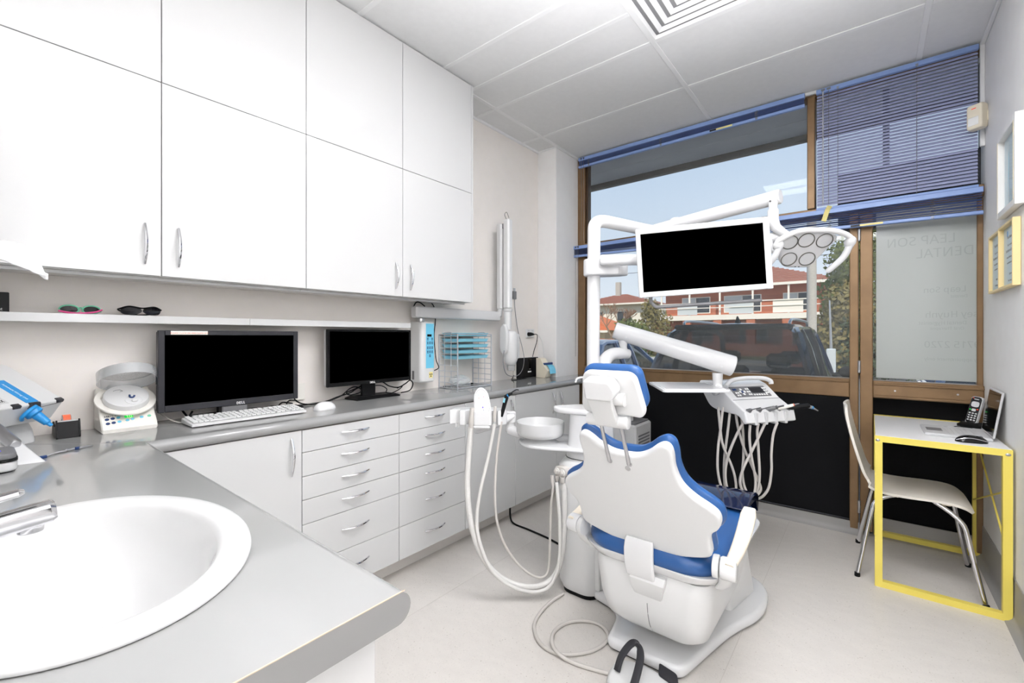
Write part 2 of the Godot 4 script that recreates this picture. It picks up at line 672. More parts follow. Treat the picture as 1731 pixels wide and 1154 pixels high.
func ceiling_grid() -> void:
	var top := struct("ceiling", MB.new().bx(V(XL - 0.16, CEIL + 0.02, ZW - 0.1), V(XR + 0.16, 3.3, ZN + 0.12)), M.ceiling_board)
	var xs := [XL, -2.08, -0.93, 0.225, XR]
	var zs := [ZW, -2.96, -2.39, -1.83, -1.255, -0.68, -0.105, ZN]
	for i in xs.size() - 1:
		for k in zs.size() - 1:
			var cells := [[zs[k], zs[k + 1]]]
			if i == 2 and k == 3: continue      # lamp
			if i == 1 and k == 2: cells = [[-2.39, -2.105], [-2.105, -1.83]]
			for c in cells:
				var x0: float = xs[i] + 0.001
				if i == 2 and k == 2: x0 = -0.36   # beside the air outlet
				part(top, "ceiling_tile", MB.new().bx(V(x0, CEIL, c[0] + 0.001), V(xs[i + 1] - 0.001, CEIL + 0.02, c[1] - 0.001)), M.ceiling_board, 0)
	for x in [-2.08, -0.93, 0.225]:
		part(top, "batten", MB.new().bx(V(x - 0.014, CEIL - 0.006, ZW), V(x + 0.014, CEIL, ZN), 0.002), M.batten_white, 0)
	for z in [-2.96, -2.39, -1.83, -1.255, -0.68, -0.105]:
		for s in [[XL, -2.094], [-2.066, -0.944], [-0.916, 0.211], [0.239, XR]]:
			if z == -0.68 or z == -0.105 or true:
				part(top, "batten", MB.new().bx(V(s[0], CEIL - 0.0055, z - 0.014), V(s[1], CEIL, z + 0.014), 0.002), M.batten_white, 0)
	part(top, "batten", MB.new().bx(V(-2.066, CEIL - 0.0055, -2.119), V(-0.944, CEIL, -2.091), 0.002), M.batten_white, 0)
	# edge trims
	var tr := MB.new()
	tr.bx(V(XL, CEIL - 0.018, -3.19), V(XL + 0.018, CEIL, ZN), 0.003)
	tr.bx(V(XL, CEIL - 0.012, -3.19), V(-2.09, CEIL, -3.178), 0.003)
	tr.bx(V(-2.092, CEIL - 0.012, ZW), V(-2.078, CEIL, -3.178), 0.003)
	tr.bx(V(-2.08, CEIL - 0.02, ZW - 0.01), V(XR, CEIL, ZW + 0.012), 0.003)
	tr.bx(V(XR - 0.018, CEIL - 0.018, ZW), V(XR, CEIL, ZN), 0.003)
	tr.bx(V(XR - 0.02, 2.3, ZW), V(XR, CEIL, ZW + 0.02), 0.003)
	struct("trim_1", tr, M.batten_white)
	# the lamp that the cupboard doors mirror
	var lamp := thing("ceiling_light", "recessed twin-panel ceiling light fitting in the white grid ceiling", "ceiling light", V(-0.355, CEIL, -1.545))
	var fr := MB.new()
	for r in [[-0.93, 0.22, -1.83, -1.80], [-0.93, 0.22, -1.285, -1.255], [-0.93, -0.9, -1.8, -1.285], [0.19, 0.22, -1.8, -1.285], [-0.9, 0.19, -1.575, -1.515]]:
		fr.bx(V(r[0] + 0.002, CEIL - 0.012, r[2]), V(r[1], CEIL + 0.018, r[3]), 0.002)
	wpart(lamp, "frame", fr, M.batten_white, 0)
	for z in [[-1.8, -1.575], [-1.515, -1.285]]:
		wpart(lamp, "diffuser", MB.new().bx(V(-0.9, CEIL + 0.002, z[0]), V(0.19, CEIL + 0.012, z[1])), M.lamp_diffuser, 0)
	# square air outlet with stepped louvres
	var vent := thing("air_outlet", "white square air outlet with stepped louvres in the ceiling", "ceiling vent", V(-0.64, CEIL, -2.1))
	var cx := -0.64
	var cz := -2.1
	wpart(vent, "vent_shade_plate", MB.new().bx(V(cx - 0.27, CEIL + 0.013, cz - 0.27), V(cx + 0.27, CEIL + 0.0195, cz + 0.27)), M.vent_shadow, 0)  # plate added behind the louvres, its grey painting the shade of the gaps
	var sq := func(r: float, y: float) -> Array: return [V(cx + r, y, cz - r), V(cx - r, y, cz - r), V(cx - r, y, cz + r), V(cx + r, y, cz + r)]
	for k in 6:
		var r0 := 0.282 - k * 0.047
		var r1 := r0 - 0.023
		var rings := []
		if k == 0: rings = [sq.call(r0, CEIL + 0.002), sq.call(r0, CEIL - 0.008), sq.call(r0 - 0.012, CEIL - 0.008), sq.call(r1, CEIL + 0.005)]
		elif k == 5: rings = [sq.call(r0 - 0.004, CEIL + 0.006), sq.call(r0, CEIL - 0.01), sq.call(0.001, CEIL - 0.01)]
		else: rings = [sq.call(r1 + 0.003, CEIL + 0.007), sq.call(r0 - 0.001, CEIL - 0.003), sq.call(r0, CEIL - 0.006), sq.call(r0 - 0.003, CEIL - 0.006), sq.call(r1, CEIL + 0.005)]
		rings.reverse()
		wpart(vent, "louvre", MB.new().loft(rings, false), M.batten_white, 0)

# a short passage beyond the doorway in which the photographer stands
func passage() -> void:
	var p := MB.new()
	p.bx(V(-1.3, 0, 2.8), V(XR, 3.3, 2.9))
	p.bx(V(-1.42, 0, ZN + 0.12), V(-1.3, 3.3, 2.9))
	struct("wall_passage", p, M.wall_paint)
	struct("ceiling_passage", MB.new().bx(V(-1.42, CEIL, ZN + 0.121), V(XR, 3.3, 2.9)), M.ceiling_board)
	struct("roof", MB.new().bx(V(-6, 3.3, -3.4), V(6, 3.6, 6)), M.ceiling_board)  # unseen slab, added to keep the sun out of the room
	var lamp := thing("added_fill_panel", "added fill light panel on the unseen ceiling behind the camera", "ceiling light", V(-0.35, CEIL, 1.7))  # out of view, added to brighten the room from behind
	part(lamp, "frame", MB.new().box(V(0, -0.015, 0), V(1.18, 0.03, 0.58), 0.004), M.batten_white, 0)
	part(lamp, "diffuser", MB.new().box(V(0, -0.032, 0), V(1.1, 0.004, 0.5)), M.lamp_diffuser, 0)
	var fl := thing("added_flash_head", "added black fill flash on a light stand by the right wall, brightening the ceiling", "flash", V(0.3, 0.0, -0.45))  # out of view, added to even out the brightness of the room
	part(fl, "stand", MB.new().tube([V(0, 0.02, 0), V(0, 0.76, 0)], 0.014, 12), M.black_plastic)
	for k in 3:
		var an := TAU * k / 3.0 + 0.3
		part(fl, "leg", MB.new().tube([V(0, 0.3, 0), V(cos(an) * 0.14, 0.008, sin(an) * 0.14)], 0.008, 8), M.black_plastic)
	part(fl, "hood", MB.new().lathe(V(0, 0.75, 0), [Vector2(0.0, 0.0), Vector2(0.05, 0.0), Vector2(0.055, 0.1), Vector2(0.14, 0.215), Vector2(0.136, 0.215), Vector2(0.05, 0.105), Vector2(0.0, 0.1)], 32), M.black_plastic)
	part(fl, "diffuser", MB.new().lathe(V(0, 0.95, 0), [Vector2(0.0, 0.0), Vector2(0.128, 0.0), Vector2(0.128, 0.006), Vector2(0.0, 0.006)], 32), M.lamp_diffuser)

# ---------------------------------------------------------------- shop window and door
func window_wall() -> void:
	var z0 := ZW - 0.1
	var z1 := ZW
	var wf := struct("window_1", MB.new().bx(V(-2.092, 0.06, z0), V(-2.02, CEIL, z1), 0.004), M.bronze)
	var frame := func(called: String, a: Vector3, b: Vector3, m: Material) -> void:
		part(wf, called, MB.new().bx(a, b, 0.004), m, 0)
	frame.call("glazing_bead", V(-2.02, 0.98, z0 + 0.02), V(-1.995, 2.85, z1 - 0.02), M.bronze_dark)
	frame.call("head_rail", V(-2.02, 2.84, z0), V(XR, CEIL, z1 - 0.01), M.bronze)
	frame.call("transom_rail", V(-2.02, 2.03, z0), V(XR, 2.095, z1), M.bronze)
	frame.call("mullion", V(-0.325, 2.095, z0), V(-0.281, 2.84, z1 + 0.012), M.bronze)
	frame.call("sill_rail", V(-2.02, 0.862, z0), V(-0.1, 0.98, z1 + 0.004), M.bronze)
	frame.call("sill_bead", V(-2.02, 0.955, z1 + 0.002), V(-0.1, 0.968, z1 + 0.012), M.bronze)
	frame.call("door_post", V(-0.1, 0.0, z0), V(-0.054, 2.03, z1 + 0.006), M.bronze)
	frame.call("bottom_rail", V(-2.02, 0.0, z0), V(-0.1, 0.085, z1 - 0.004), M.bronze_dark)
	frame.call("lower_panel", V(-2.02, 0.085, z1 - 0.03), V(-0.1, 0.862, z1 - 0.002), M.panel_black)
	frame.call("panel_foot", V(-2.02, 0.078, z1 - 0.02), V(-0.1, 0.088, z1 + 0.006), M.dark_grey_plastic)
	for g in [[-1.995, -0.325, 2.095, 2.84], [-0.281, XR, 2.095, 2.84], [-1.995, -0.1, 0.98, 2.03]]:
		part(wf, "pane", MB.new().bx(V(g[0], g[2], z0 + 0.045), V(g[1], g[3], z0 + 0.051)), M.glass, 0)
	# the glazed door, its pane covered with frosted film lettered on the outside
	var d := struct("door_1", MB.new().bx(V(-0.048, 0.03, z0 + 0.02), V(0.016, 2.025, z1 + 0.002), 0.004), M.bronze)
	part(d, "stile", MB.new().bx(V(0.47, 0.03, z0 + 0.02), V(XR, 2.025, z1 - 0.03), 0.003), M.bronze, 0)
	part(d, "mid_rail", MB.new().bx(V(0.016, 0.868, z0 + 0.02), V(XR, 0.975, z1 + 0.002), 0.004), M.bronze, 0)
	part(d, "rail_bead", MB.new().bx(V(0.016, 0.948, z1), V(XR, 0.962, z1 + 0.012), 0.004), M.bronze, 0)
	part(d, "rail_bead", MB.new().bx(V(0.016, 0.872, z1), V(XR, 0.888, z1 + 0.01), 0.004), M.bronze, 0)
	part(d, "lower_panel", MB.new().bx(V(0.016, 0.105, z0 - 0.01), V(XR, 0.87, z0 + 0.006)), M.panel_black, 0)
	part(d, "bottom_rail", MB.new().bx(V(0.016, 0.03, z0 - 0.01), V(XR, 0.105, z0 + 0.012)), M.bronze_dark, 0)
	part(d, "pane", MB.new().bx(V(0.016, 0.975, z0 + 0.045), V(XR, 2.025, z0 + 0.051)), M.glass, 0)
	var film := part(d, "frosted_film", MB.new().bx(V(0.032, 0.99, z0 + 0.052), V(XR - 0.002, 2.025, z0 + 0.054)), M.frosted_film, 0)
	# mirror-written lettering showing through the film
	var back := Basis(Vector3.LEFT, Vector3.UP, Vector3.BACK)
	for t in [["LEAP SON", 0.05, 0.235, 1.82], ["DENTAL", 0.05, 0.34, 1.74], ["Leap Son", 0.032, 0.34, 1.522], ["Dentist", 0.016, 0.4, 1.48], ["Kelsey Huynh", 0.034, 0.4, 1.376], ["Dental Hygienist", 0.02, 0.33, 1.327], ["Oral Therapist", 0.016, 0.35, 1.295], ["9715 2720", 0.036, 0.37, 1.2], ["by appointment only", 0.018, 0.37, 1.115]]:
		letters(film, "lettering", t[0], t[1], M.film_print, Transform3D(back, V(t[2], t[3], z0 + 0.0546)), 0.0008)
	for y in [1.02, 1.85]:
		var hm := MB.new()
		hm.cyl(V(-0.051, y, z1 + 0.012), V(-0.051, y + 0.075, z1 + 0.012), 0.008, -1.0, 12)
		hm.cyl(V(-0.051, y + 0.024, z1 + 0.012), V(-0.051, y + 0.026, z1 + 0.012), 0.0088, -1.0, 12)
		hm.cyl(V(-0.051, y + 0.049, z1 + 0.012), V(-0.051, y + 0.051, z1 + 0.012), 0.0088, -1.0, 12)
		part(d, "hinge", hm, M.satin_metal)
	part(d, "hinge", MB.new().cyl(V(-0.051, 0.14, z1 + 0.012), V(-0.051, 0.215, z1 + 0.012), 0.008, -1.0, 12), M.satin_metal)
	for x in [0.12, 0.39]:
		part(d, "screw", MB.new().cyl(V(x, 0.918, z1), V(x, 0.918, z1 + 0.004), 0.005, -1.0, 10), M.satin_metal)

# ---------------------------------------------------------------- bench along the left wall with its return
func arc_handle(v: MB, a: Vector3, b: Vector3, out: Vector3, rise := 0.022) -> MB:
	var pts := []
	var rr := []
	for i in 13:
		var t := i / 12.0
		pts.append(a.lerp(b, t) + out * (0.004 + rise * sin(PI * t)))
		rr.append(0.0035 + 0.002 * sin(PI * t))
	return v.tube(pts, rr, 8)

func bench() -> void:
	var f := -1.862        # front of the doors
	var cb := f - 0.018    # front of the carcasses
	var names := "white base cupboards under the grey worktop"
	# one unit each; fronts are [z0, z1, y0, y1, handle kind, handle z]
	var zs := [-0.42, -0.895, -1.391, -1.864, -2.343, -2.842, -3.19]
	var ys := [0.853, 0.757, 0.655, 0.555, 0.451, 0.276, 0.106]
	var labels := ["white corner base cupboard, arched chrome handle on its door, beside the six-drawer units",
		"white six-drawer base unit next to the corner cupboard, under the computer keyboard",
		"white six-drawer base unit between the other drawer unit and the cupboards, under the small monitor",
		"white single-door base cupboard next to the drawers, behind the hanging suction hoses",
		"white base cupboard with a single door behind the spittoon bowl", "narrow white base cupboard at the window end of the bench"]
	for i in 6:
		var z1: float = zs[i]
		var z0: float = zs[i + 1]
		var u := thing("drawer_unit" if i == 1 or i == 2 else "base_cupboard", labels[i], "drawer unit" if i == 1 or i == 2 else "cupboard", V((XL + f) / 2, 0.1, (z0 + z1) / 2), "six-drawer units under the worktop" if i == 1 or i == 2 else "base cupboards under the worktop")
		var body := MB.new().bx(V(XL + 0.002, 0.1, z0 + 0.0005), V(cb - 0.001, 0.855, z1 - 0.0005))
		wpart(u, "body", body, M.gap_brown, 0)
		if i == 1 or i == 2:
			for k in 6:
				var dr := wpart(u, "drawer_front", MB.new().bx(V(cb, ys[k + 1] + 0.0013, z0 + 0.0013), V(f, ys[k] - 0.0013, z1 - 0.0013), 0.0012), M.laminate_white, 0)
				var y: float = (ys[k] + ys[k + 1]) / 2 + 0.01
				var zc: float = (z0 + z1) / 2 + 0.0
				wpart(dr, "handle", arc_handle(MB.new(), V(f, y, zc + 0.07), V(f, y, zc - 0.07), Vector3.RIGHT), M.chrome)
		else:
			var dr2 := wpart(u, "door", MB.new().bx(V(cb, 0.106, z0 + 0.0013), V(f, 0.853, z1 - 0.0013), 0.0012), M.laminate_white, 0)
			var hz: float = [-0.85, 0, 0, -2.29, -2.79, -2.895][i]
			wpart(dr2, "handle", arc_handle(MB.new(), V(f, 0.67, hz), V(f, 0.826, hz), Vector3.RIGHT), M.chrome)
	struct("trim_3", MB.new().bx(V(XL, 0, -3.19), V(-1.96, 0.1, ZN)), M.carcass_white)
	# the return under the basin: a cupboard with its end panel
	var ret := thing("basin_cupboard", "white cupboard under the washbasin with a plain end panel", "cupboard", V(-1.1, 0, -0.08))
	wpart(ret, "body", MB.new().bx(V(-1.855, 0.1, -0.345), V(-0.565, 0.73, ZN - 0.002)), M.carcass_white, 0)
	wpart(ret, "end_panel", MB.new().bx(V(-0.563, 0.0, -0.366), V(-0.545, 0.855, ZN - 0.002), 0.001), M.laminate_white, 0)
	for k in 3:
		var x0 := -1.84 + k * 0.425
		var dd := wpart(ret, "door", MB.new().bx(V(x0, 0.106, -0.364), V(x0 + 0.422, 0.853, -0.346), 0.0012), M.laminate_white, 0)
		wpart(dd, "handle", arc_handle(MB.new(), V(x0 + 0.38, 0.67, -0.364), V(x0 + 0.38, 0.826, -0.364), Vector3.FORWARD), M.chrome)
	worktop()
	basin()

# L-shaped postformed worktop: bullnosed along the inner edge, square cut at the free end
func worktop() -> void:
	var t := thing("worktop", "glossy grey laminate L-shaped worktop with a rounded front edge", "worktop", V(-1.6, 0.856, -1.2))
	var y0 := 0.856
	var y1 := 0.9
	var lip := -1.846      # front edge of the long leg
	var zi := -0.392       # front edge of the return
	var xe := -0.50        # free end of the return
	var r := 0.022
	# cross-section across the depth: [distance behind the front edge, height]
	var prof := func() -> Array:
		var out := [[0.6, y0], [r, y0]]
		for i in 13:
			var an := -PI / 2 - PI * i / 12.0
			out.append([r + cos(an) * r, (y0 + y1) / 2 + sin(an) * r])
		out.append([0.6, y1])
		return out
	var pr: Array = prof.call()
	var long := MB.new()
	var a := []
	var b := []
	for p in pr:
		var dx: float = minf(p[0], lip - XL - 0.001)
		a.append(V(lip - dx, p[1], -3.188))
		b.append(V(lip - dx, p[1], zi + minf(p[0], 0.6)))   # mitred into the return
	# the mitre cannot run past the back edge
	for i in b.size(): b[i].z = minf(b[i].z, zi + (lip - b[i].x))
	long.loft([b, a], true)
	wpart(t, "long_leg", long, M.laminate_grey, 50)
	# far stub in front of the pier
	wpart(t, "window_end", MB.new().bx(V(-2.09, y0, ZW + 0.002), V(lip - r, y1, -3.188), 0.002), M.laminate_grey, 0)
	# the return, with a hole for the basin
	var ret := MB.new()
	var c := []
	var d := []
	for p in pr:
		if p[0] > r + 0.001: continue
		d.append(V(xe, p[1], zi + p[0]))
		c.append(V(lip - p[0], p[1], zi + p[0]))
	ret.loft([c, d], false, false)
	var fill := func(y: float, up: bool) -> void:
		var outer := PackedVector2Array([Vector2(lip - r, zi + r), Vector2(xe, zi + r), Vector2(xe, ZN - 0.001), Vector2(XL + 0.001, ZN - 0.001), Vector2(XL + 0.001, zi + (lip - XL) - 0.001)])
		var hole := PackedVector2Array()
		for k in 40: hole.append(Vector2(-0.957 + 0.275 * cos(TAU * k / 40.0), -0.12 + 0.18 * sin(TAU * k / 40.0)))
		# split the sheet at the basin's centre line so that the hole can be cut
		var right := PackedVector2Array([Vector2(-0.957, zi + r), Vector2(xe, zi + r), Vector2(xe, ZN - 0.001), Vector2(-0.957, ZN - 0.001)])
		for half in Geometry2D.clip_polygons(outer, right) + Geometry2D.intersect_polygons(outer, right):
			for pc in Geometry2D.clip_polygons(half, hole):
				var id := Geometry2D.triangulate_polygon(pc)
				for i in range(0, id.size(), 3):
					var q := [V(pc[id[i]].x, y, pc[id[i]].y), V(pc[id[i + 1]].x, y, pc[id[i + 1]].y), V(pc[id[i + 2]].x, y, pc[id[i + 2]].y)]
					if ((q[1] - q[0]).cross(q[2] - q[0]).y > 0.0) == up: ret.tri(q[0], q[1], q[2])
					else: ret.tri(q[2], q[1], q[0])
	fill.call(y1, true)
	fill.call(y0, false)
	wpart(t, "return_leg", ret, M.laminate_grey, 50)
	# grey edging of the free end with its thin tan glue line
	var ends := PackedVector2Array()
	ends.append(Vector2(-(ZN - 0.001), y1))
	ends.append(Vector2(-(ZN - 0.001), y0))
	for p in pr:
		if p[0] <= r + 0.001: ends.append(Vector2(-(zi + p[0]), p[1]))
	var cap := MB.new()
	cap.xf = Transform3D(Basis(V(0, 0, -1), V(0, 1, 0), V(1, 0, 0)), V(xe, 0, 0))
	cap.prism(ends, 0.0, 0.0012)
	wpart(t, "end_edging", cap, M.laminate_edge, 0)
	wpart(t, "glue_line", MB.new().bx(V(xe - 0.0002, y1 - 0.0009, zi + 0.01), V(xe + 0.0014, y1 + 0.0002, ZN - 0.002)), M.seam_tan, 0)
	# upstand joint where the two legs meet
	wpart(t, "mitre_joint", MB.new().tube([V(lip - 0.004, y1 + 0.0001, zi + 0.004), V(XL + 0.01, y1 + 0.0001, zi + (lip - XL) - 0.01)], 0.0006, 4), M.laminate_edge)

func basin() -> void:
	var t := thing("washbasin", "white oval ceramic washbasin set into the grey worktop", "washbasin", V(-0.957, 0.9, -0.12))
	var prof := []
	# outside foot of the rim, over the roll, down the bowl
	for p in [[0.278, -0.03], [0.278, 0.0005], [0.3035, 0.0005], [0.3055, 0.0025], [0.3057, 0.006], [0.304, 0.0095], [0.3, 0.012], [0.294, 0.0132], [0.284, 0.0135], [0.272, 0.013], [0.265, 0.0115], [0.26, 0.008], [0.256, 0.002], [0.252, -0.01], [0.246, -0.03], [0.236, -0.055], [0.218, -0.082], [0.19, -0.106], [0.15, -0.124], [0.1, -0.135], [0.05, -0.14], [0.022, -0.141]]:
		prof.append(Vector2(p[0], p[1]))
	var bowl := MB.new()
	var rings := []
	for p in prof:
		var ring := []
		for k in 96:
			var an := -TAU * k / 96.0
			var zr: float = p.x - 0.0955   # an oval: the rim keeps its width all round
			if p.x < 0.24: zr = p.x * 0.615
			ring.append(V(cos(an) * p.x, p.y, sin(an) * zr))
		rings.append(ring)
	rings.reverse()
	for i in rings.size(): rings[i].reverse()
	bowl.loft(rings, false)
	part(t, "bowl", bowl, M.porcelain, 60)
	part(t, "drain", MB.new().lathe(V(0, -0.141, 0), [Vector2(0.0, 0.003), Vector2(0.02, 0.003), Vector2(0.024, 0.0)], 24), M.chrome)
	var tap := thing("basin_mixer_tap", "chrome mixer tap with a lever over the white washbasin", "tap", V(-0.957, 0.9, 0.085))
	# spout runs along -z from the body
	part(tap, "body", MB.new().rcyl(V(0, 0.0, 0.02), V(0, 0.075, 0.02), 0.024, 0.003), M.chrome)
	var sp := MB.new()
	var rs := []
	for e in [[0.02, 0.064, 0.022, 0.0155], [-0.06, 0.075, 0.02, 0.015], [-0.13, 0.084, 0.0185, 0.0145], [-0.166, 0.0885, 0.0175, 0.014], [-0.172, 0.089, 0.0145, 0.011]]:
		rs.append(lay(rrect(0, 0, e[2] * 2, e[3] * 2, 0.006, 3), V(0, e[1], e[0]), Vector3.LEFT, V(0, 1, 0.12).normalized()))
	sp.loft(rs)
	part(tap, "spout", sp, M.chrome, 30)
	part(tap, "aerator", MB.new().rcyl(V(0, 0.063, -0.146), V(0, 0.076, -0.146), 0.0145, 0.002), M.chrome)
	var lv := MB.new()
	var ls := []
	for e in [[0.045, 0.092, 0.02, 0.006], [-0.02, 0.105, 0.015, 0.005], [-0.1, 0.118, 0.012, 0.0045], [-0.134, 0.1235, 0.011, 0.004], [-0.14, 0.124, 0.007, 0.002]]:
		ls.append(lay(rrect(0, 0, e[2] * 2, e[3] * 2, 0.0019, 2), V(0, e[1], e[0]), Vector3.LEFT, V(0, 1, 0.12).normalized()))
	lv.loft(ls)
	part(tap, "lever", lv, M.chrome, 30)
	part(tap, "lever_hub", MB.new().rcyl(V(0, 0.074, 0.02), V(0, 0.1, 0.02), 0.022, 0.003), M.chrome)

# ---------------------------------------------------------------- wall cupboards and the shelf below them
func wall_cabinets() -> void:
	var f := -2.0
	var zs := [0.115, -0.45, -0.981, -1.518, -2.058]
	var info := [["lower", 1.468, 2.171], ["upper", 2.1725, CEIL - 0.006]]
	var labels := {"lower0": "white glossy wall cupboard with two doors above the big monitor and the mixing machine",
		"lower1": "white glossy wall cupboard with two doors above the small monitor and the instrument rack",
		"upper0": "plain white handleless top cupboard over the wall cupboard above the mixing machine",
		"upper1": "plain white handleless top cupboard at the ceiling, over the cupboard above the small monitor"}
	for e in info:
		for u in 2:
			var z1: float = zs[u * 2]
			var z0: float = zs[u * 2 + 2]
			var t := thing("wall_cupboard" if e[0] == "lower" else "top_cupboard", labels[e[0] + str(u)], "cupboard", V(-2.14, e[1], (z0 + z1) / 2), "white cupboards on the bench wall")
			wpart(t, "body", MB.new().bx(V(XL + 0.001, e[1] + 0.001, z0 + 0.0005), V(f - 0.019, e[2], z1 - 0.0005)), M.gap_brown, 0)
			if e[0] == "lower":
				wpart(t, "bottom_board", MB.new().bx(V(XL + 0.001, e[1] - 0.0, z0 - 0.004), V(f - 0.02, e[1] + 0.0009, z1)), M.carcass_white, 0)
				wpart(t, "light_rail", MB.new().bx(V(f - 0.075, e[1] - 0.012, z0), V(f - 0.06, e[1] - 0.0002, z1), 0.002), M.light_grey_plastic, 0)
			if u == 1:
				wpart(t, "side_panel", MB.new().bx(V(XL + 0.001, e[1], z0 - 0.017), V(f, e[2], z0 - 0.0005), 0.001), M.laminate_white, 0)
			for k in 2:
				var a: float = zs[u * 2 + k]
				var b: float = zs[u * 2 + k + 1]
				var d := wpart(t, "door", MB.new().bx(V(f - 0.018, e[1], b + 0.0014), V(f, e[2] - 0.0014, a - 0.0014), 0.0012), M.laminate_white, 0)
				if e[0] == "lower":
					var hz: float = b + 0.048 if k == 0 else a - 0.05
					wpart(d, "handle", arc_handle(MB.new(), V(f, 1.507, hz), V(f, 1.65, hz), Vector3.RIGHT), M.chrome)
	# shallow shelf in two boards
	for k in 2:
		var a2: float = [0.2, -0.801][k]
		var b2: float = [-0.8, -1.69][k]
		var lab: String = ["long white shelf board under the wall cupboards carrying two pairs of glasses", "empty white shelf board above the two computer monitors, next to the radiation control box"][k]
		var s := thing("wall_shelf", lab, "shelf", V(-2.2, 1.3, (a2 + b2) / 2), "shelf boards under the wall cupboards")
		wpart(s, "board", MB.new().bx(V(XL, 1.301, b2), V(-2.152, 1.328, a2), 0.001), M.laminate_white, 0)
		wpart(s, "edge_strip", MB.new().bx(V(-2.1515, 1.2985, b2), V(-2.149, 1.3285, a2), 0.0008), M.laminate_white, 0)

# ---------------------------------------------------------------- things on the bench, the shelf and the bench wall
# facing the room: local x runs along -z, local z points into the room (+x)
func bench_things() -> void:
	monitor("large_monitor", "large black computer monitor with a printed strip on its top edge, behind the white keyboard", V(-2.15, 0.9, -0.742), 0.54, 0.05, 0.373, true)
	monitor("small_monitor", "black computer monitor with a silver edge on a square foot, beside the radiation control box", V(-2.165, 0.9, -1.434), 0.532, 0.086, 0.386, false)
	keyboard()
	var mouse := thing("computer_mouse", "white computer mouse on the grey worktop beside the white keyboard", "mouse", V(-2.03, 0.9, -1.085), "", PI / 2)
	mouse_shape(mouse, M.white_gloss, M.white_plastic, 0.11, 0.06, 0.034)
	monitor_cables()
	mixing_machine()
	impression_machine()
	tape_dispenser()
	curing_lamp()
	shelf_things()
	xray_unit()
	instrument_rack()
	box_speaker()
	label_printer()
	sockets()
	hand_towel()

func mouse_shape(root: Node3D, m: Material, m2: Material, l: float, w: float, h: float) -> void:
	# l along the local x axis
	var rings := []
	for i in 15:
		var t := i / 14.0
		var s := sqrt(maxf(0.0, 1.0 - pow(absf(t * 2 - 1), 2.6)))
		var hh := h * s * (0.75 + 0.35 * sin(PI * (0.25 + 0.55 * t)))
		var ring := []
		for k in 17:
			var an := PI * k / 16.0
			ring.append(V(-l / 2 + l * t, maxf(0.004, sin(an) * hh), -cos(an) * w / 2 * s))
		rings.append(ring)
	rings.reverse()
	part(root, "shell", MB.new().loft(rings, false, false), m, 60)
	part(root, "foot", MB.new().slab(PackedVector2Array(spline([Vector2(-l * 0.48, 0), Vector2(-l * 0.3, w * 0.43), Vector2(l * 0.3, w * 0.43), Vector2(l * 0.48, 0), Vector2(l * 0.3, -w * 0.43), Vector2(-l * 0.3, -w * 0.43)], 4, true)), 0.0, 0.006), m2)
	part(root, "wheel", MB.new().cyl(V(l * 0.28, h * 0.83, -0.003), V(l * 0.28, h * 0.83, 0.003), 0.007, -1.0, 12), M.grey_plastic)

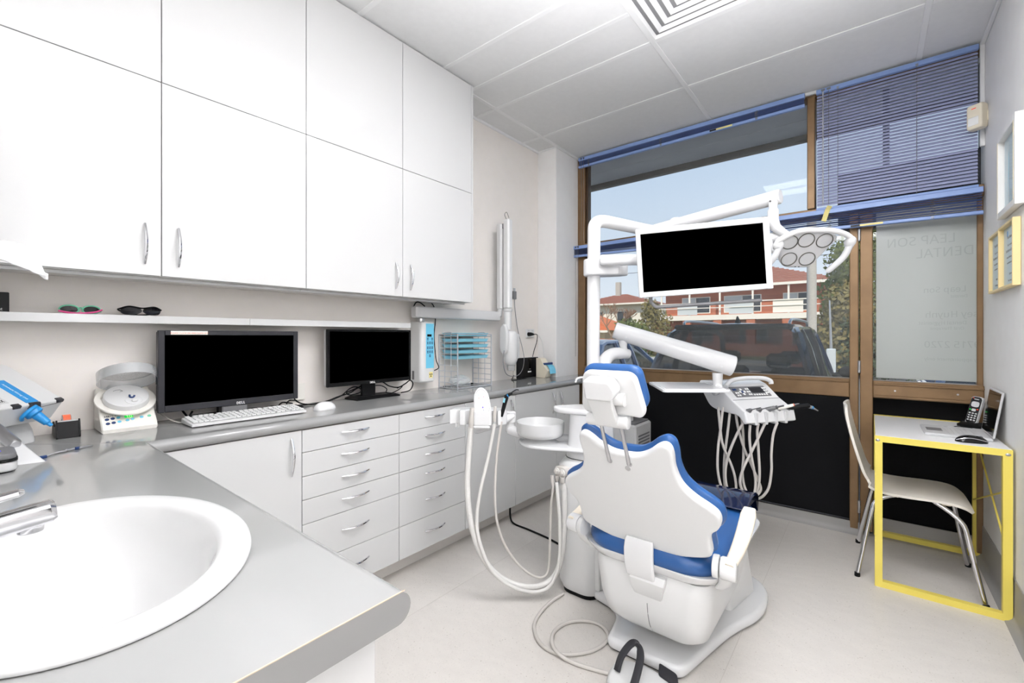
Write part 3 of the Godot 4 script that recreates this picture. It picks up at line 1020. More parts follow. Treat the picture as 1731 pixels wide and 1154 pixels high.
func monitor(called: String, label: String, at: Vector3, w: float, y0: float, y1: float, big: bool) -> void:
	var t := thing(called, label, "monitor", at, "computer monitors on the bench", PI / 2)
	var yc := (y0 + y1) / 2
	var h := y1 - y0
	part(t, "housing", MB.new().box(V(0, yc, -0.024), V(w - 0.004, h - 0.004, 0.03), 0.006), M.dark_grey_plastic if big else M.light_grey_plastic, 0)
	var bz := MB.new()
	var s := 0.021 if big else 0.014
	var sb := 0.026 if big else 0.02
	bz.bx(V(-w / 2, y0, -0.012), V(-w / 2 + s, y1, 0.005), 0.002)
	bz.bx(V(w / 2 - s, y0, -0.012), V(w / 2, y1, 0.005), 0.002)
	bz.bx(V(-w / 2 + s, y1 - s + 0.002, -0.012), V(w / 2 - s, y1, 0.005), 0.002)
	bz.bx(V(-w / 2 + s, y0, -0.012), V(w / 2 - s, y0 + sb, 0.005), 0.002)
	part(t, "bezel", bz, M.dark_grey_plastic if big else M.black_plastic, 0)
	part(t, "screen", MB.new().bx(V(-w / 2 + s, y0 + sb, -0.01), V(w / 2 - s, y1 - s + 0.002, 0.001)), M.screen_black, 0)
	letters(t, "maker_lettering", "DELL", 0.011, M.label_white, Transform3D(Basis(), V(0.02 if big else 0.0, y0 + sb * 0.34, 0.0051)), 0.0006, "Droid Sans", 700)
	if big:
		part(t, "printed_strip", MB.new().bx(V(-w / 2 + 0.04, y1 - 0.0165, 0.005), V(-w / 2 + 0.165, y1 - 0.002, 0.0058)), M.ivory_plastic, 0)
		letters(t, "strip_lettering", "PLEASE CLOCK ON AND CLOCK OFF", 0.0058, M.orange_label, Transform3D(Basis(), V(-w / 2 + 0.1025, y1 - 0.0115, 0.006)), 0.0003)
		part(t, "side_button", MB.new().bx(V(-w / 2 - 0.003, yc - 0.05, -0.02), V(-w / 2, yc - 0.01, -0.008)), M.black_plastic, 0)
		part(t, "neck", MB.new().bx(V(-0.045, 0.01, -0.09), V(0.045, y0 + 0.06, -0.04), 0.004), M.dark_grey_plastic, 0)
		part(t, "foot", MB.new().slab(rrect(0, -0.055, 0.27, 0.145, 0.02), 0.0, 0.012, 0.003), M.black_plastic)
		part(t, "foot_rise", MB.new().bx(V(-0.05, 0.012, -0.045), V(0.05, 0.05, 0.0), 0.004), M.grey_plastic, 0)
	else:
		part(t, "neck", MB.new().bx(V(-0.043, 0.01, -0.05), V(0.043, y0 + 0.05, -0.03), 0.003), M.black_plastic, 0)
		var ft := MB.new()
		ft.loft([lay(rrect(0, 0, 0.285, 0.128, 0.004, 1), V(0.04, 0.0, -0.05), Vector3.RIGHT, Vector3.FORWARD), lay(rrect(0, 0, 0.285, 0.128, 0.004, 1), V(0.04, 0.007, -0.05), Vector3.RIGHT, Vector3.FORWARD), lay(rrect(0, 0.004, 0.24, 0.1, 0.004, 1), V(0.04, 0.016, -0.05), Vector3.RIGHT, Vector3.FORWARD)])
		part(t, "foot", ft, M.black_plastic, 0)

func keyboard() -> void:
	var t := thing("keyboard", "white computer keyboard lying in front of the large monitor", "keyboard", V(-2.0, 0.9, -0.762), "", PI / 2)
	# front edge at local z = 0, the back 0.128 behind it
	var w := 0.44
	var prof := PackedVector2Array([Vector2(0.0, 0.004), Vector2(0.0, 0.011), Vector2(0.004, 0.0135), Vector2(0.126, 0.024), Vector2(0.13, 0.022), Vector2(0.13, 0.004)])
	var b := MB.new()
	b.xf = Transform3D(Basis(V(0, 0, -1), V(0, 1, 0), V(1, 0, 0)), V(-w / 2, 0, 0))
	b.prism(prof, 0.0, w, 0.002)
	part(t, "case", b, M.white_plastic, 20)
	for x in [-0.16, 0.16]:
		part(t, "rubber_foot", MB.new().bx(V(x - 0.015, 0, -0.012), V(x + 0.015, 0.0042, -0.004)), M.black_plastic, 0)
		part(t, "flip_foot", MB.new().bx(V(x - 0.015, 0, -0.128), V(x + 0.015, 0.0042, -0.118)), M.black_plastic, 0)
	var keys := MB.new()
	for r in 6:
		var d := 0.012 + r * 0.0195
		var y := 0.0135 + (d - 0.004) * 0.086
		var x := -0.212
		var n := 0
		while x < 0.205:
			var kw := 0.016
			if r == 0 and n == 3: kw = 0.092
			if r == 1 and (n == 0 or n == 11): kw = 0.034
			if n > 0 and (absf(x - 0.084) < 0.009 or absf(x - 0.148) < 0.0091): x += 0.007
			if r == 5 and (n == 1 or n == 5 or n == 9): x += 0.008
			if x + kw > 0.216: break
			keys.box(V(x + kw / 2, y + 0.0045, -d - 0.008), V(kw, 0.006, 0.0155), 0.0015)
			x += kw + 0.0028
			n += 1
	var ks := part(t, "keys", keys, M.white_plastic, 0)
	ks.set_meta("kind", "stuff")
	ks.set_meta("label", "rows of low white keys")
	part(t, "lead", MB.new().tube(spline([V(-0.285, 0.06, -0.24), V(-0.25, 0.02, -0.18), V(-0.22, 0.006, -0.135), V(-0.2, 0.012, -0.125)], 6), 0.002, 8), M.hose_grey)

func cord(called: String, label: String, pts: Array, r: float, m: Material, cat := "cable", group := "", n := 8, seg := 8) -> MeshInstance3D:
	return solo(called, label, cat, MB.new().tube(spline(pts, n), r, seg), m, pts[0], group, 60)

func monitor_cables() -> void:
	cord("monitor_cable", "black cable sagging along the worktop between the two monitors", [V(-2.22, 1.0, -1.0), V(-2.2, 0.93, -1.03), V(-2.2, 0.905, -1.1), V(-2.21, 0.91, -1.19), V(-2.22, 0.925, -1.26), V(-2.215, 0.94, -1.33), V(-2.215, 0.955, -1.36), V(-2.22, 0.97, -1.4)], 0.0035, M.wire_black)
	cord("monitor_cable", "black cable on the worktop that loops up left of the small monitor's neck", [V(-2.23, 0.905, -1.0), V(-2.21, 0.9045, -1.08), V(-2.2, 0.91, -1.18), V(-2.195, 0.93, -1.26), V(-2.19, 0.965, -1.31), V(-2.19, 0.972, -1.35), V(-2.2, 0.95, -1.39), V(-2.2, 0.935, -1.37), V(-2.2, 0.93, -1.32), V(-2.2, 0.945, -1.3), V(-2.21, 0.96, -1.36), V(-2.215, 0.98, -1.42)], 0.0035, M.wire_black)
	cord("monitor_cable", "black cable ending in a big loose loop right of the small monitor's neck", [V(-2.225, 0.98, -1.46), V(-2.22, 0.985, -1.53), V(-2.21, 0.955, -1.58), V(-2.19, 0.945, -1.63), V(-2.17, 0.965, -1.665), V(-2.15, 0.985, -1.685), V(-2.13, 0.965, -1.69), V(-2.12, 0.93, -1.66), V(-2.125, 0.921, -1.6)], 0.0035, M.wire_black)
	cord("monitor_cable", "thin black cable curling over the foot of the small monitor", [V(-2.225, 0.965, -1.45), V(-2.2, 0.965, -1.51), V(-2.18, 0.945, -1.54), V(-2.17, 0.925, -1.53), V(-2.16, 0.92, -1.56), V(-2.17, 0.935, -1.62), V(-2.18, 0.95, -1.65), V(-2.19, 0.94, -1.62)], 0.0028, M.wire_black)
	# the tangle behind the keyboard
	cord("monitor_cable", "tangled black cable behind the keyboard at the right of the large monitor's foot", [V(-2.2, 0.905, -0.86), V(-2.16, 0.925, -0.9), V(-2.14, 0.91, -0.94), V(-2.17, 0.906, -0.98), V(-2.14, 0.92, -1.0), V(-2.12, 0.912, -0.97), V(-2.135, 0.92, -0.92), V(-2.17, 0.935, -0.95), V(-2.2, 0.92, -1.01)], 0.0035, M.wire_black)
	cord("monitor_cable", "black cable lying in a flat coil by the corner of the white keyboard", [V(-2.21, 0.905, -0.9), V(-2.17, 0.9045, -0.95), V(-2.13, 0.9045, -1.0), V(-2.15, 0.906, -1.04), V(-2.18, 0.912, -1.0), V(-2.15, 0.93, -0.96), V(-2.18, 0.94, -0.99), V(-2.22, 0.93, -1.04)], 0.003, M.wire_black)
	cord("monitor_cable", "short black bundled cable at the left end of the white keyboard", [V(-2.2, 0.95, -0.56), V(-2.17, 0.925, -0.57), V(-2.15, 0.906, -0.58), V(-2.17, 0.904, -0.6), V(-2.15, 0.92, -0.575), V(-2.17, 0.94, -0.59)], 0.004, M.wire_black)

# ---------------------------------------------------------------- capsule mixer with its clear lid open
func mixing_machine() -> void:
	var t := thing("capsule_mixer", "cream capsule mixing machine with a round turntable and an open clear lid", "mixer", V(-2.127, 0.9, -0.387), "", PI / 2)
	# side outline: (depth behind the front, height)
	var side := PackedVector2Array([Vector2(0.0, 0.0), Vector2(-0.002, 0.013), Vector2(0.058, 0.083), Vector2(0.142, 0.152), Vector2(0.15, 0.148), Vector2(0.152, 0.03), Vector2(0.145, 0.0)])
	var b := MB.new()
	b.xf = Transform3D(Basis(V(0, 0, -1), V(0, 1, 0), V(1, 0, 0)), V(-0.08, 0, 0))
	b.prism(side, 0.0, 0.16, 0.004)
	part(t, "body", b, M.ivory_plastic, 20)
	part(t, "foot_pad", MB.new().bx(V(-0.07, -0.0, -0.13), V(0.07, 0.003, -0.004)), M.black_plastic, 0)
	# the sloping front panel: origin in its middle, y up the slope
	var n := V(0, 0.06, 0.07).normalized()
	var up := V(0, 0.07, -0.06).normalized()
	var px := Transform3D(Basis(Vector3.RIGHT, up, n), V(0, 0.046, -0.027) + n * 0.0006)
	var key := func(x: float, y: float, r: float, m: Material) -> void:
		var kb := MB.new()
		kb.xf = px
		var ring := PackedVector2Array()
		for k in 14: ring.append(Vector2(x + cos(TAU * k / 14.0) * r, y + sin(TAU * k / 14.0) * r * 0.82))
		kb.prism(ring, 0.0, 0.0012)
		part(t, "key", kb, m, 0)
	for q in [[-0.062, 0.0], [-0.046, 0.002], [-0.061, -0.018], [-0.045, -0.016]]: key.call(q[0], q[1], 0.0062, M.ink_navy)
	for q in [[-0.03, 0.004], [-0.029, -0.014], [-0.006, -0.011], [0.009, -0.008], [0.036, -0.004]]: key.call(q[0], q[1], 0.0058, M.film_blue)
	key.call(0.059, -0.002, 0.006, M.mint)
	var disp := MB.new()
	disp.xf = px
	disp.bx(V(-0.013, 0.0, 0.0), V(0.012, 0.017, 0.001))
	var ds := part(t, "display", disp, M.led_green, 0)
	letters(ds, "digits", "10", 0.011, M.led_digit, px * Transform3D(Basis(), V(0, 0.0035, 0.0013)), 0.0004)
	letters(t, "maker_lettering", "3M", 0.0075, M.ink_black, px * Transform3D(Basis(), V(-0.062, 0.0125, 0.0)), 0.0006, "Droid Sans", 700)
	letters(t, "model_lettering", "ESPE RotoMix", 0.0065, M.ink_grey, px * Transform3D(Basis(), V(-0.034, 0.0135, 0.0)), 0.0006)
	# turntable on the upper slope
	var tilt := deg_to_rad(33.0)
	var tn := V(0, cos(tilt), sin(tilt))
	var bas := Basis(Vector3.RIGHT, tn, Vector3.RIGHT.cross(tn))
	var tx := Transform3D(bas, V(0, 0.105, -0.078))
	var fl := MB.new()
	fl.xf = tx
	fl.lathe(Vector3.ZERO, [Vector2(0.0, 0.0), Vector2(0.088, 0.0), Vector2(0.0905, 0.003), Vector2(0.0905, 0.006), Vector2(0.089, 0.008), Vector2(0.069, 0.006)], 48)
	part(t, "flange", fl, M.ivory_plastic)
	var dr := MB.new()
	dr.xf = tx
	dr.lathe(Vector3.ZERO, [Vector2(0.068, 0.005), Vector2(0.067, 0.022), Vector2(0.065, 0.0245), Vector2(0.0, 0.0245)], 48)
	var tt := part(t, "turntable", dr, M.white_plastic)
	var cu := MB.new()
	cu.xf = tx
	cu.lathe(V(0.016, 0.0245, 0.03), [Vector2(0.026, 0.0), Vector2(0.026, 0.002), Vector2(0.0, 0.002)], 24)
	part(tt, "capsule_seat", cu, M.white_gloss)
	var cl := MB.new()
	cl.xf = tx
	cl.bx(V(0.008, 0.0265, 0.034), V(0.026, 0.036, 0.046), 0.003)
	part(tt, "clamp", cl, M.white_plastic, 0)
	var hk := MB.new()
	hk.xf = tx * Transform3D(Basis(Vector3.RIGHT, 0.9), V(0.012, 0.034, 0.015))
	var hp := []
	for i in 11: hp.append(V(cos(0.6 - PI * 1.25 * i / 10.0 + PI) * 0.007, 0.0, sin(0.6 - PI * 1.25 * i / 10.0 + PI) * 0.007))
	hk.tube(hp, 0.0032, 8)
	part(tt, "capsule_grip", hk, M.ink_navy)
	part(tt, "warning_mark", MB.new().tube([tx * V(-0.035, 0.025, -0.03), tx * V(-0.026, 0.025, -0.036), tx * V(-0.015, 0.025, -0.036), tx * V(-0.008, 0.025, -0.028), tx * V(-0.016, 0.025, -0.024)], 0.0009, 4), M.ink_grey)
	# clear lid standing open on two hinges at the back
	var on := V(0, -sin(deg_to_rad(63.0)), cos(deg_to_rad(63.0)))     # the way the open side looks
	var lx := Transform3D(Basis(Vector3.RIGHT, -on, Vector3.RIGHT.cross(-on)), V(0, 0.2, -0.055))
	var lid := MB.new()
	lid.xf = lx
	lid.lathe(Vector3.ZERO, [Vector2(0.0855, -0.022), Vector2(0.088, -0.023), Vector2(0.088, -0.021), Vector2(0.087, 0.016), Vector2(0.083, 0.0185), Vector2(0.0, 0.0185)], 48)
	lid.lathe(Vector3.ZERO, [Vector2(0.0, 0.0165), Vector2(0.0815, 0.0165), Vector2(0.0848, 0.0145), Vector2(0.0855, -0.022)], 48)
	part(t, "clear_lid", lid, M.clear_plastic)
	for x in [-0.045, 0.045]:
		var h := MB.new()
		h.bx(V(x - 0.007, 0.146, -0.143), V(x + 0.007, 0.157, -0.13), 0.002)
		part(t, "lid_hinge", h, M.grey_plastic, 0)

# ---------------------------------------------------------------- impression-paste machine with its blue mixing tip
func impression_machine() -> void:
	var t := thing("impression_mixer", "tilted white impression mixing machine with a blue band and blue mixing tip", "mixer", V(-2.09, 0.9, -0.04), "", deg_to_rad(135.0))
	# tilted housing: profile in (z out, y), extruded along local x; the top falls towards the front
	var body := MB.new()
	body.xf = Transform3D(Basis(V(0, 0, 1), V(0, 1, 0), V(-1, 0, 0)), Vector3.ZERO)
	var prof := rounded([Vector3(0.0726, 0.076, 0.006), Vector3(0.1145, 0.138, 0.006), Vector3(-0.06, 0.256, 0.02), Vector3(-0.11, 0.262, 0.03), Vector3(-0.148, 0.225, 0.02), Vector3(-0.148, 0.1, 0.02), Vector3(-0.04, 0.062, 0.02)], 4)
	body.prism(prof, -0.129, 0.13, 0.006, 2)
	var bd := part(t, "housing", body, M.white_plastic, 30)
	part(t, "stand", MB.new().loft([lay(rrect(0, 0, 0.26, 0.16, 0.03), V(0.012, 0, -0.05), Vector3.RIGHT, Vector3.FORWARD), lay(rrect(0, 0, 0.25, 0.155, 0.03), V(0.012, 0.04, -0.052), Vector3.RIGHT, Vector3.FORWARD), lay(rrect(0, 0, 0.24, 0.14, 0.03), V(0.01, 0.075, -0.055), Vector3.RIGHT, Vector3.FORWARD)]), M.white_plastic, 40)
	part(t, "stand_seal", MB.new().slab(rrect(0.012, -0.05, 0.25, 0.15, 0.03), 0.0, 0.003), M.black_plastic)
	var slope := (V(0, 0.256, -0.06) - V(0, 0.138, 0.1145)).normalized()
	var sn := Vector3.RIGHT.cross(slope).normalized()
	var sx := Transform3D(Basis(Vector3.RIGHT, slope, sn), V(0, 0.138, 0.1145))
	var band := MB.new()
	band.xf = sx
	band.bx(V(0.006, 0.01, 0.0), V(0.046, 0.13, 0.0016), 0.0007)
	var bn := part(t, "blue_band", band, M.tip_blue, 0)
	letters(bn, "band_lettering", "Automatic Mixing Unit", 0.0062, M.label_white, sx * Transform3D(Basis(Vector3.FORWARD, PI / 2), V(0.024, 0.068, 0.0018)), 0.0004)
	var lg := MB.new()
	lg.xf = sx
	lg.bx(V(-0.125, 0.022, 0.0), V(-0.035, 0.052, 0.0012))
	var pl := part(t, "name_plate", lg, M.light_grey_plastic, 0)
	letters(pl, "plate_lettering", "PENTAMIX", 0.011, M.ink_black, sx * Transform3D(Basis(), V(-0.08, 0.033, 0.0013)), 0.0004, "Droid Sans", 700)
	for x in [-0.03, 0.112]:
		var ct := MB.new()
		ct.xf = sx
		ct.bx(V(x - 0.012, -0.004, -0.008), V(x + 0.012, 0.013, 0.004), 0.003)
		part(t, "catch", ct, M.dark_grey_plastic, 0)
	# seam between lid and tray on the front face, and the slot of the tip
	var fd := V(0, 0.076 - 0.138, 0.0726 - 0.1145).normalized()
	var fn := fd.cross(Vector3.RIGHT).normalized()
	if fn.z < 0: fn = -fn
	var o := V(0.022, 0.138, 0.1145) + fd * 0.022
	part(bd, "lid_seam", MB.new().tube([V(0.05, 0.138, 0.1145) + fd * 0.016 + fn * 0.0004, V(0.126, 0.138, 0.1145) + fd * 0.008 + fn * 0.0004], 0.001, 4), M.grey_plastic)
	part(t, "tip_slot", MB.new().box(V(0.026, 0.138, 0.1145) + fd * 0.006, V(0.034, 0.022, 0.014), 0.003), M.dark_grey_plastic, 0)
	# mixing tip: collar and stepped nozzle
	var ax := (fn * 0.6 + V(0.3, -0.4, 0.1)).normalized()
	var tip := MB.new()
	tip.tube([o, o + ax * 0.004, o + ax * 0.018, o + ax * 0.022], [0.014, 0.022, 0.022, 0.016], 24)
	tip.tube([o + ax * 0.022, o + ax * 0.028, o + ax * 0.032, o + ax * 0.058, o + ax * 0.061, o + ax * 0.072, o + ax * 0.073], [0.013, 0.013, 0.0125, 0.0105, 0.0065, 0.005, 0.003], 20)
	part(t, "mixing_tip", tip, M.tip_blue)
	part(t, "tip_bracket", MB.new().tube(spline([o - fd * 0.02 + fn * 0.008, o - fd * 0.012 + fn * 0.014 + V(-0.022, 0, 0), o + fd * 0.01 + fn * 0.014 + V(-0.03, 0, 0), o + fd * 0.026 + fn * 0.01 + V(-0.018, 0, 0)], 6), 0.0055, 10), M.tip_blue)

func tape_dispenser() -> void:
	var t := thing("tape_dispenser", "black desk tape dispenser with a roll of tape, beside the impression mixing machine", "tape dispenser", V(-2.185, 0.9, -0.225), "", PI / 2)
	var side := PackedVector2Array([Vector2(0.045, 0.0), Vector2(0.048, 0.006), Vector2(0.03, 0.062), Vector2(0.026, 0.062), Vector2(0.02, 0.04), Vector2(-0.02, 0.034), Vector2(-0.05, 0.05), Vector2(-0.062, 0.046), Vector2(-0.07, 0.0)])
	for x in [-0.028, 0.028]:
		var s := MB.new()
		s.xf = Transform3D(Basis(V(0, 0, 1), V(0, 1, 0), V(-1, 0, 0)), V(x, 0, 0))
		s.prism(side, -0.0025, 0.0025, 0.001)
		part(t, "cheek", s, M.black_plastic, 0)
	var f := MB.new()
	f.quad(V(-0.028, 0.002, 0.046), V(0.028, 0.002, 0.046), V(0.028, 0.056, 0.03), V(-0.028, 0.056, 0.03))
	f.bx(V(-0.028, 0.0, -0.068), V(0.028, 0.006, 0.044))
	part(t, "front_plate", f, M.black_plastic, 0)
	part(t, "cutter", MB.new().bx(V(-0.024, 0.056, 0.025), V(0.024, 0.06, 0.031)), M.satin_metal, 0)
	var roll := MB.new()
	roll.xf = Transform3D(Basis(V(0, 1, 0), V(-1, 0, 0), V(0, 0, 1)), V(0, 0.048, -0.012))
	roll.lathe(Vector3.ZERO, [Vector2(0.013, -0.011), Vector2(0.026, -0.011), Vector2(0.026, 0.011), Vector2(0.013, 0.011), Vector2(0.013, -0.011)], 28)
	part(t, "tape_roll", roll, M.clear_film)
	var core := MB.new()
	core.xf = roll.xf
	core.lathe(Vector3.ZERO, [Vector2(0.024, -0.0095), Vector2(0.0265, -0.0095), Vector2(0.0265, 0.0095), Vector2(0.024, 0.0095)], 28)
	part(t, "printed_wrap", core, M.orange_label)

func curing_lamp() -> void:
	# white cradle with the silver handpiece lying in it
	var c := thing("lamp_cradle", "white wedge-shaped charging cradle at the worktop corner holding a silver handpiece", "cradle", V(-1.93, 0.9, -0.03), "")
	var cr := MB.new()
	cr.loft([lay(smooth2([Vector2(-0.13, 0.08), Vector2(0.06, 0.09), Vector2(0.135, -0.085), Vector2(0.1, -0.11), Vector2(-0.12, -0.06)]), V(0, 0, 0), Vector3.RIGHT, Vector3.BACK), lay(smooth2([Vector2(-0.13, 0.08), Vector2(0.06, 0.09), Vector2(0.12, -0.075), Vector2(0.09, -0.1), Vector2(-0.12, -0.06)]), V(0, 0.012, 0), Vector3.RIGHT, Vector3.BACK), lay(smooth2([Vector2(-0.12, 0.06), Vector2(0.02, 0.07), Vector2(0.03, -0.03), Vector2(0.0, -0.06), Vector2(-0.11, -0.04)]), V(-0.01, 0.06, 0), Vector3.RIGHT, Vector3.BACK)])
	cr.v.reverse()
	wpart(c, "shell", cr_world(cr, c.position), M.white_gloss, 50)
	var h := thing("curing_lamp", "silver pen-shaped curing lamp lying in the white charging cradle", "curing lamp", V(-1.86, 0.955, -0.06))
	var a := V(-2.06, 1.045, 0.0)
	var b := V(-1.86, 0.945, -0.09)
	var d := (b - a)
	wpart(h, "barrel", MB.new().tube([a, a + d * 0.05, a + d * 0.5, a + d * 0.97, b], [0.012, 0.017, 0.0175, 0.016, 0.012], 20), M.satin_metal)
	wpart(h, "button", MB.new().ball(a + d * 0.42 + V(0.004, 0.017, 0), V(0.009, 0.004, 0.006), 14, 6), M.black_gloss)
	# charger with a lit display
	var g := thing("lamp_charger", "small black and silver charger with a violet display on the worktop edge", "charger", V(-1.77, 0.9, -0.02))
	wpart(g, "base", MB.new().slab(rrect(-1.775, 0.02, 0.13, 0.215, 0.025), 0.903, 0.928, 0.006, 3), M.light_grey_plastic)
	wpart(g, "rubber_foot", MB.new().slab(rrect(-1.775, 0.02, 0.12, 0.2, 0.02), 0.9, 0.903), M.black_plastic)
	wpart(g, "band", MB.new().slab(rrect(-1.775, 0.02, 0.132, 0.217, 0.025), 0.928, 0.934), M.black_gloss)
	wpart(g, "top", MB.new().slab(rrect(-1.775, 0.02, 0.128, 0.212, 0.025), 0.934, 0.949, 0.004, 2), M.grey_plastic)
	wpart(g, "display", MB.new().bx(V(-1.775, 0.949, -0.06), V(-1.765, 0.9496, -0.035)), M.led_violet, 0)
	# keys and clips on a ball chain
	var k := thing("bib_chain", "bib chain with two small clips lying on the grey worktop", "chain", V(-1.87, 0.9, -0.18))
	var pts := spline([V(-1.84, 0.903, -0.14), V(-1.86, 0.903, -0.155), V(-1.88, 0.904, -0.175), V(-1.885, 0.904, -0.19), V(-1.9, 0.904, -0.195), V(-1.895, 0.904, -0.2), V(-1.905, 0.904, -0.215), V(-1.9, 0.904, -0.225)], 7)
	var beads := MB.new()
	for p in pts: beads.ball(p, Vector3.ONE * 0.0028, 8, 5)
	var bd := wpart(k, "beads", beads, M.satin_metal)
	bd.set_meta("kind", "stuff")
	for q in [[V(-1.835, 0.904, -0.135), V(-1.815, 0.903, -0.1)], [V(-1.905, 0.904, -0.225), V(-1.918, 0.903, -0.255)]]:
		var e: Vector3 = q[1] - q[0]
		wpart(k, "clip", MB.new().tube([q[0], q[0] + e * 0.3, q[1]], [0.003, 0.0045, 0.002], 8), M.satin_metal)
		wpart(k, "clip_sleeve", MB.new().cyl(q[0] - e * 0.35, q[0] - e * 0.05, 0.0048, -1.0, 10), M.ink_navy)

func cr_world(mb: MB, off: Vector3) -> MB:
	for i in mb.v.size(): mb.v[i] += off
	return mb

# ---------------------------------------------------------------- things on the shelf
func shelf_things() -> void:
	var y := 1.3285
	var bx := thing("black_case", "small black box with silver lettering at the end of the white shelf", "box", V(-2.22, y, -0.02), "", PI / 2)
	part(bx, "case", MB.new().bx(V(-0.09, 0.0, -0.04), V(0.073, 0.066, 0.012), 0.002), M.black_plastic, 0)
	letters(bx, "lettering", "point", 0.008, M.label_white, Transform3D(Basis(), V(0.045, 0.01, 0.0122)), 0.0004)
	# green and pink child's glasses
	var g := thing("green_sunglasses", "mint green sunglasses with pink arms folded on the white shelf", "sunglasses", V(-2.185, y, -0.26), "glasses on the shelf", PI / 2)
	glasses(g, 0.118, 0.031, M.mint, M.pink, false)
	var b := thing("black_safety_glasses", "black wraparound safety glasses standing on the white shelf", "glasses", V(-2.185, y, -0.432), "glasses on the shelf", PI / 2)
	glasses(b, 0.128, 0.036, M.black_gloss, M.black_plastic, true)

func glasses(t: Node3D, w: float, h: float, fm: Material, am: Material, wrap: bool) -> void:
	for s in [-1.0, 1.0]:
		var ring := []
		var n := 26
		for k in n:
			var an := TAU * k / n
			var x: float = s * (w * 0.245) + cos(an) * w * (0.235 if wrap else 0.205)
			var yy: float = h * 0.52 + sin(an) * h * 0.46 * (1.0 - 0.28 * cos(an) * s * (-1.0 if wrap else 1.0) * (0.6 if sin(an) < 0 else 0.1))
			var zz := -pow(absf(x) / (w * 0.5), 2.0) * (0.028 if wrap else 0.012)
			ring.append(V(x, maxf(yy, 0.003), zz))
		if not wrap:
			var loop: Array = ring.duplicate()
			loop.append(ring[0])
			var rm := part(t, "rim", MB.new().tube(loop, 0.0026, 8, false), fm)
			rm.name = "rim"
		var lens := MB.new()
		var front := []
		var back := []
		for p in ring:
			front.append(p + V(0, 0, 0.001))
			back.append(p - V(0, 0, 0.001))
		lens.loft([back, front], true)
		part(t, "lens", lens, M.lens_dark)
		var ex: Vector3 = V(s * w * 0.49, h * (0.72 if wrap else 0.5), -(0.026 if wrap else 0.011))
		if wrap:
			part(t, "arm", MB.new().tube(spline([ex + V(-s * 0.01, 0.0, 0.006), ex, ex + V(0, -0.004, -0.02), ex + V(-s * 0.03, -0.018, -0.03), ex + V(-s * 0.07, -0.022, -0.032)], 6), 0.0028, 8), am)
	if wrap:
		part(t, "brow", MB.new().tube(spline([V(-w * 0.5, h * 0.7, -0.028), V(-w * 0.3, h * 0.97, -0.008), V(0, h * 0.8, 0.001), V(w * 0.3, h * 0.97, -0.008), V(w * 0.5, h * 0.7, -0.028)], 8), 0.003, 8), fm)
	else:
		part(t, "bridge", MB.new().tube(spline([V(-w * 0.06, h * 0.55, 0), V(0, h * 0.72, 0.002), V(w * 0.06, h * 0.55, 0)], 6), 0.0028, 8), fm)
		part(t, "arm", MB.new().tube(spline([V(-w * 0.47, h * 0.32, 0.002), V(-w * 0.25, h * 0.1, 0.016), V(0.0, h * 0.08, 0.02), V(w * 0.3, h * 0.25, 0.014), V(w * 0.47, h * 0.55, 0.004)], 6), 0.0033, 8), am)
		part(t, "arm", MB.new().tube(spline([V(w * 0.47, h * 0.4, -0.006), V(w * 0.2, h * 0.12, -0.02), V(-w * 0.3, h * 0.12, -0.022)], 6), 0.003, 8), fm)

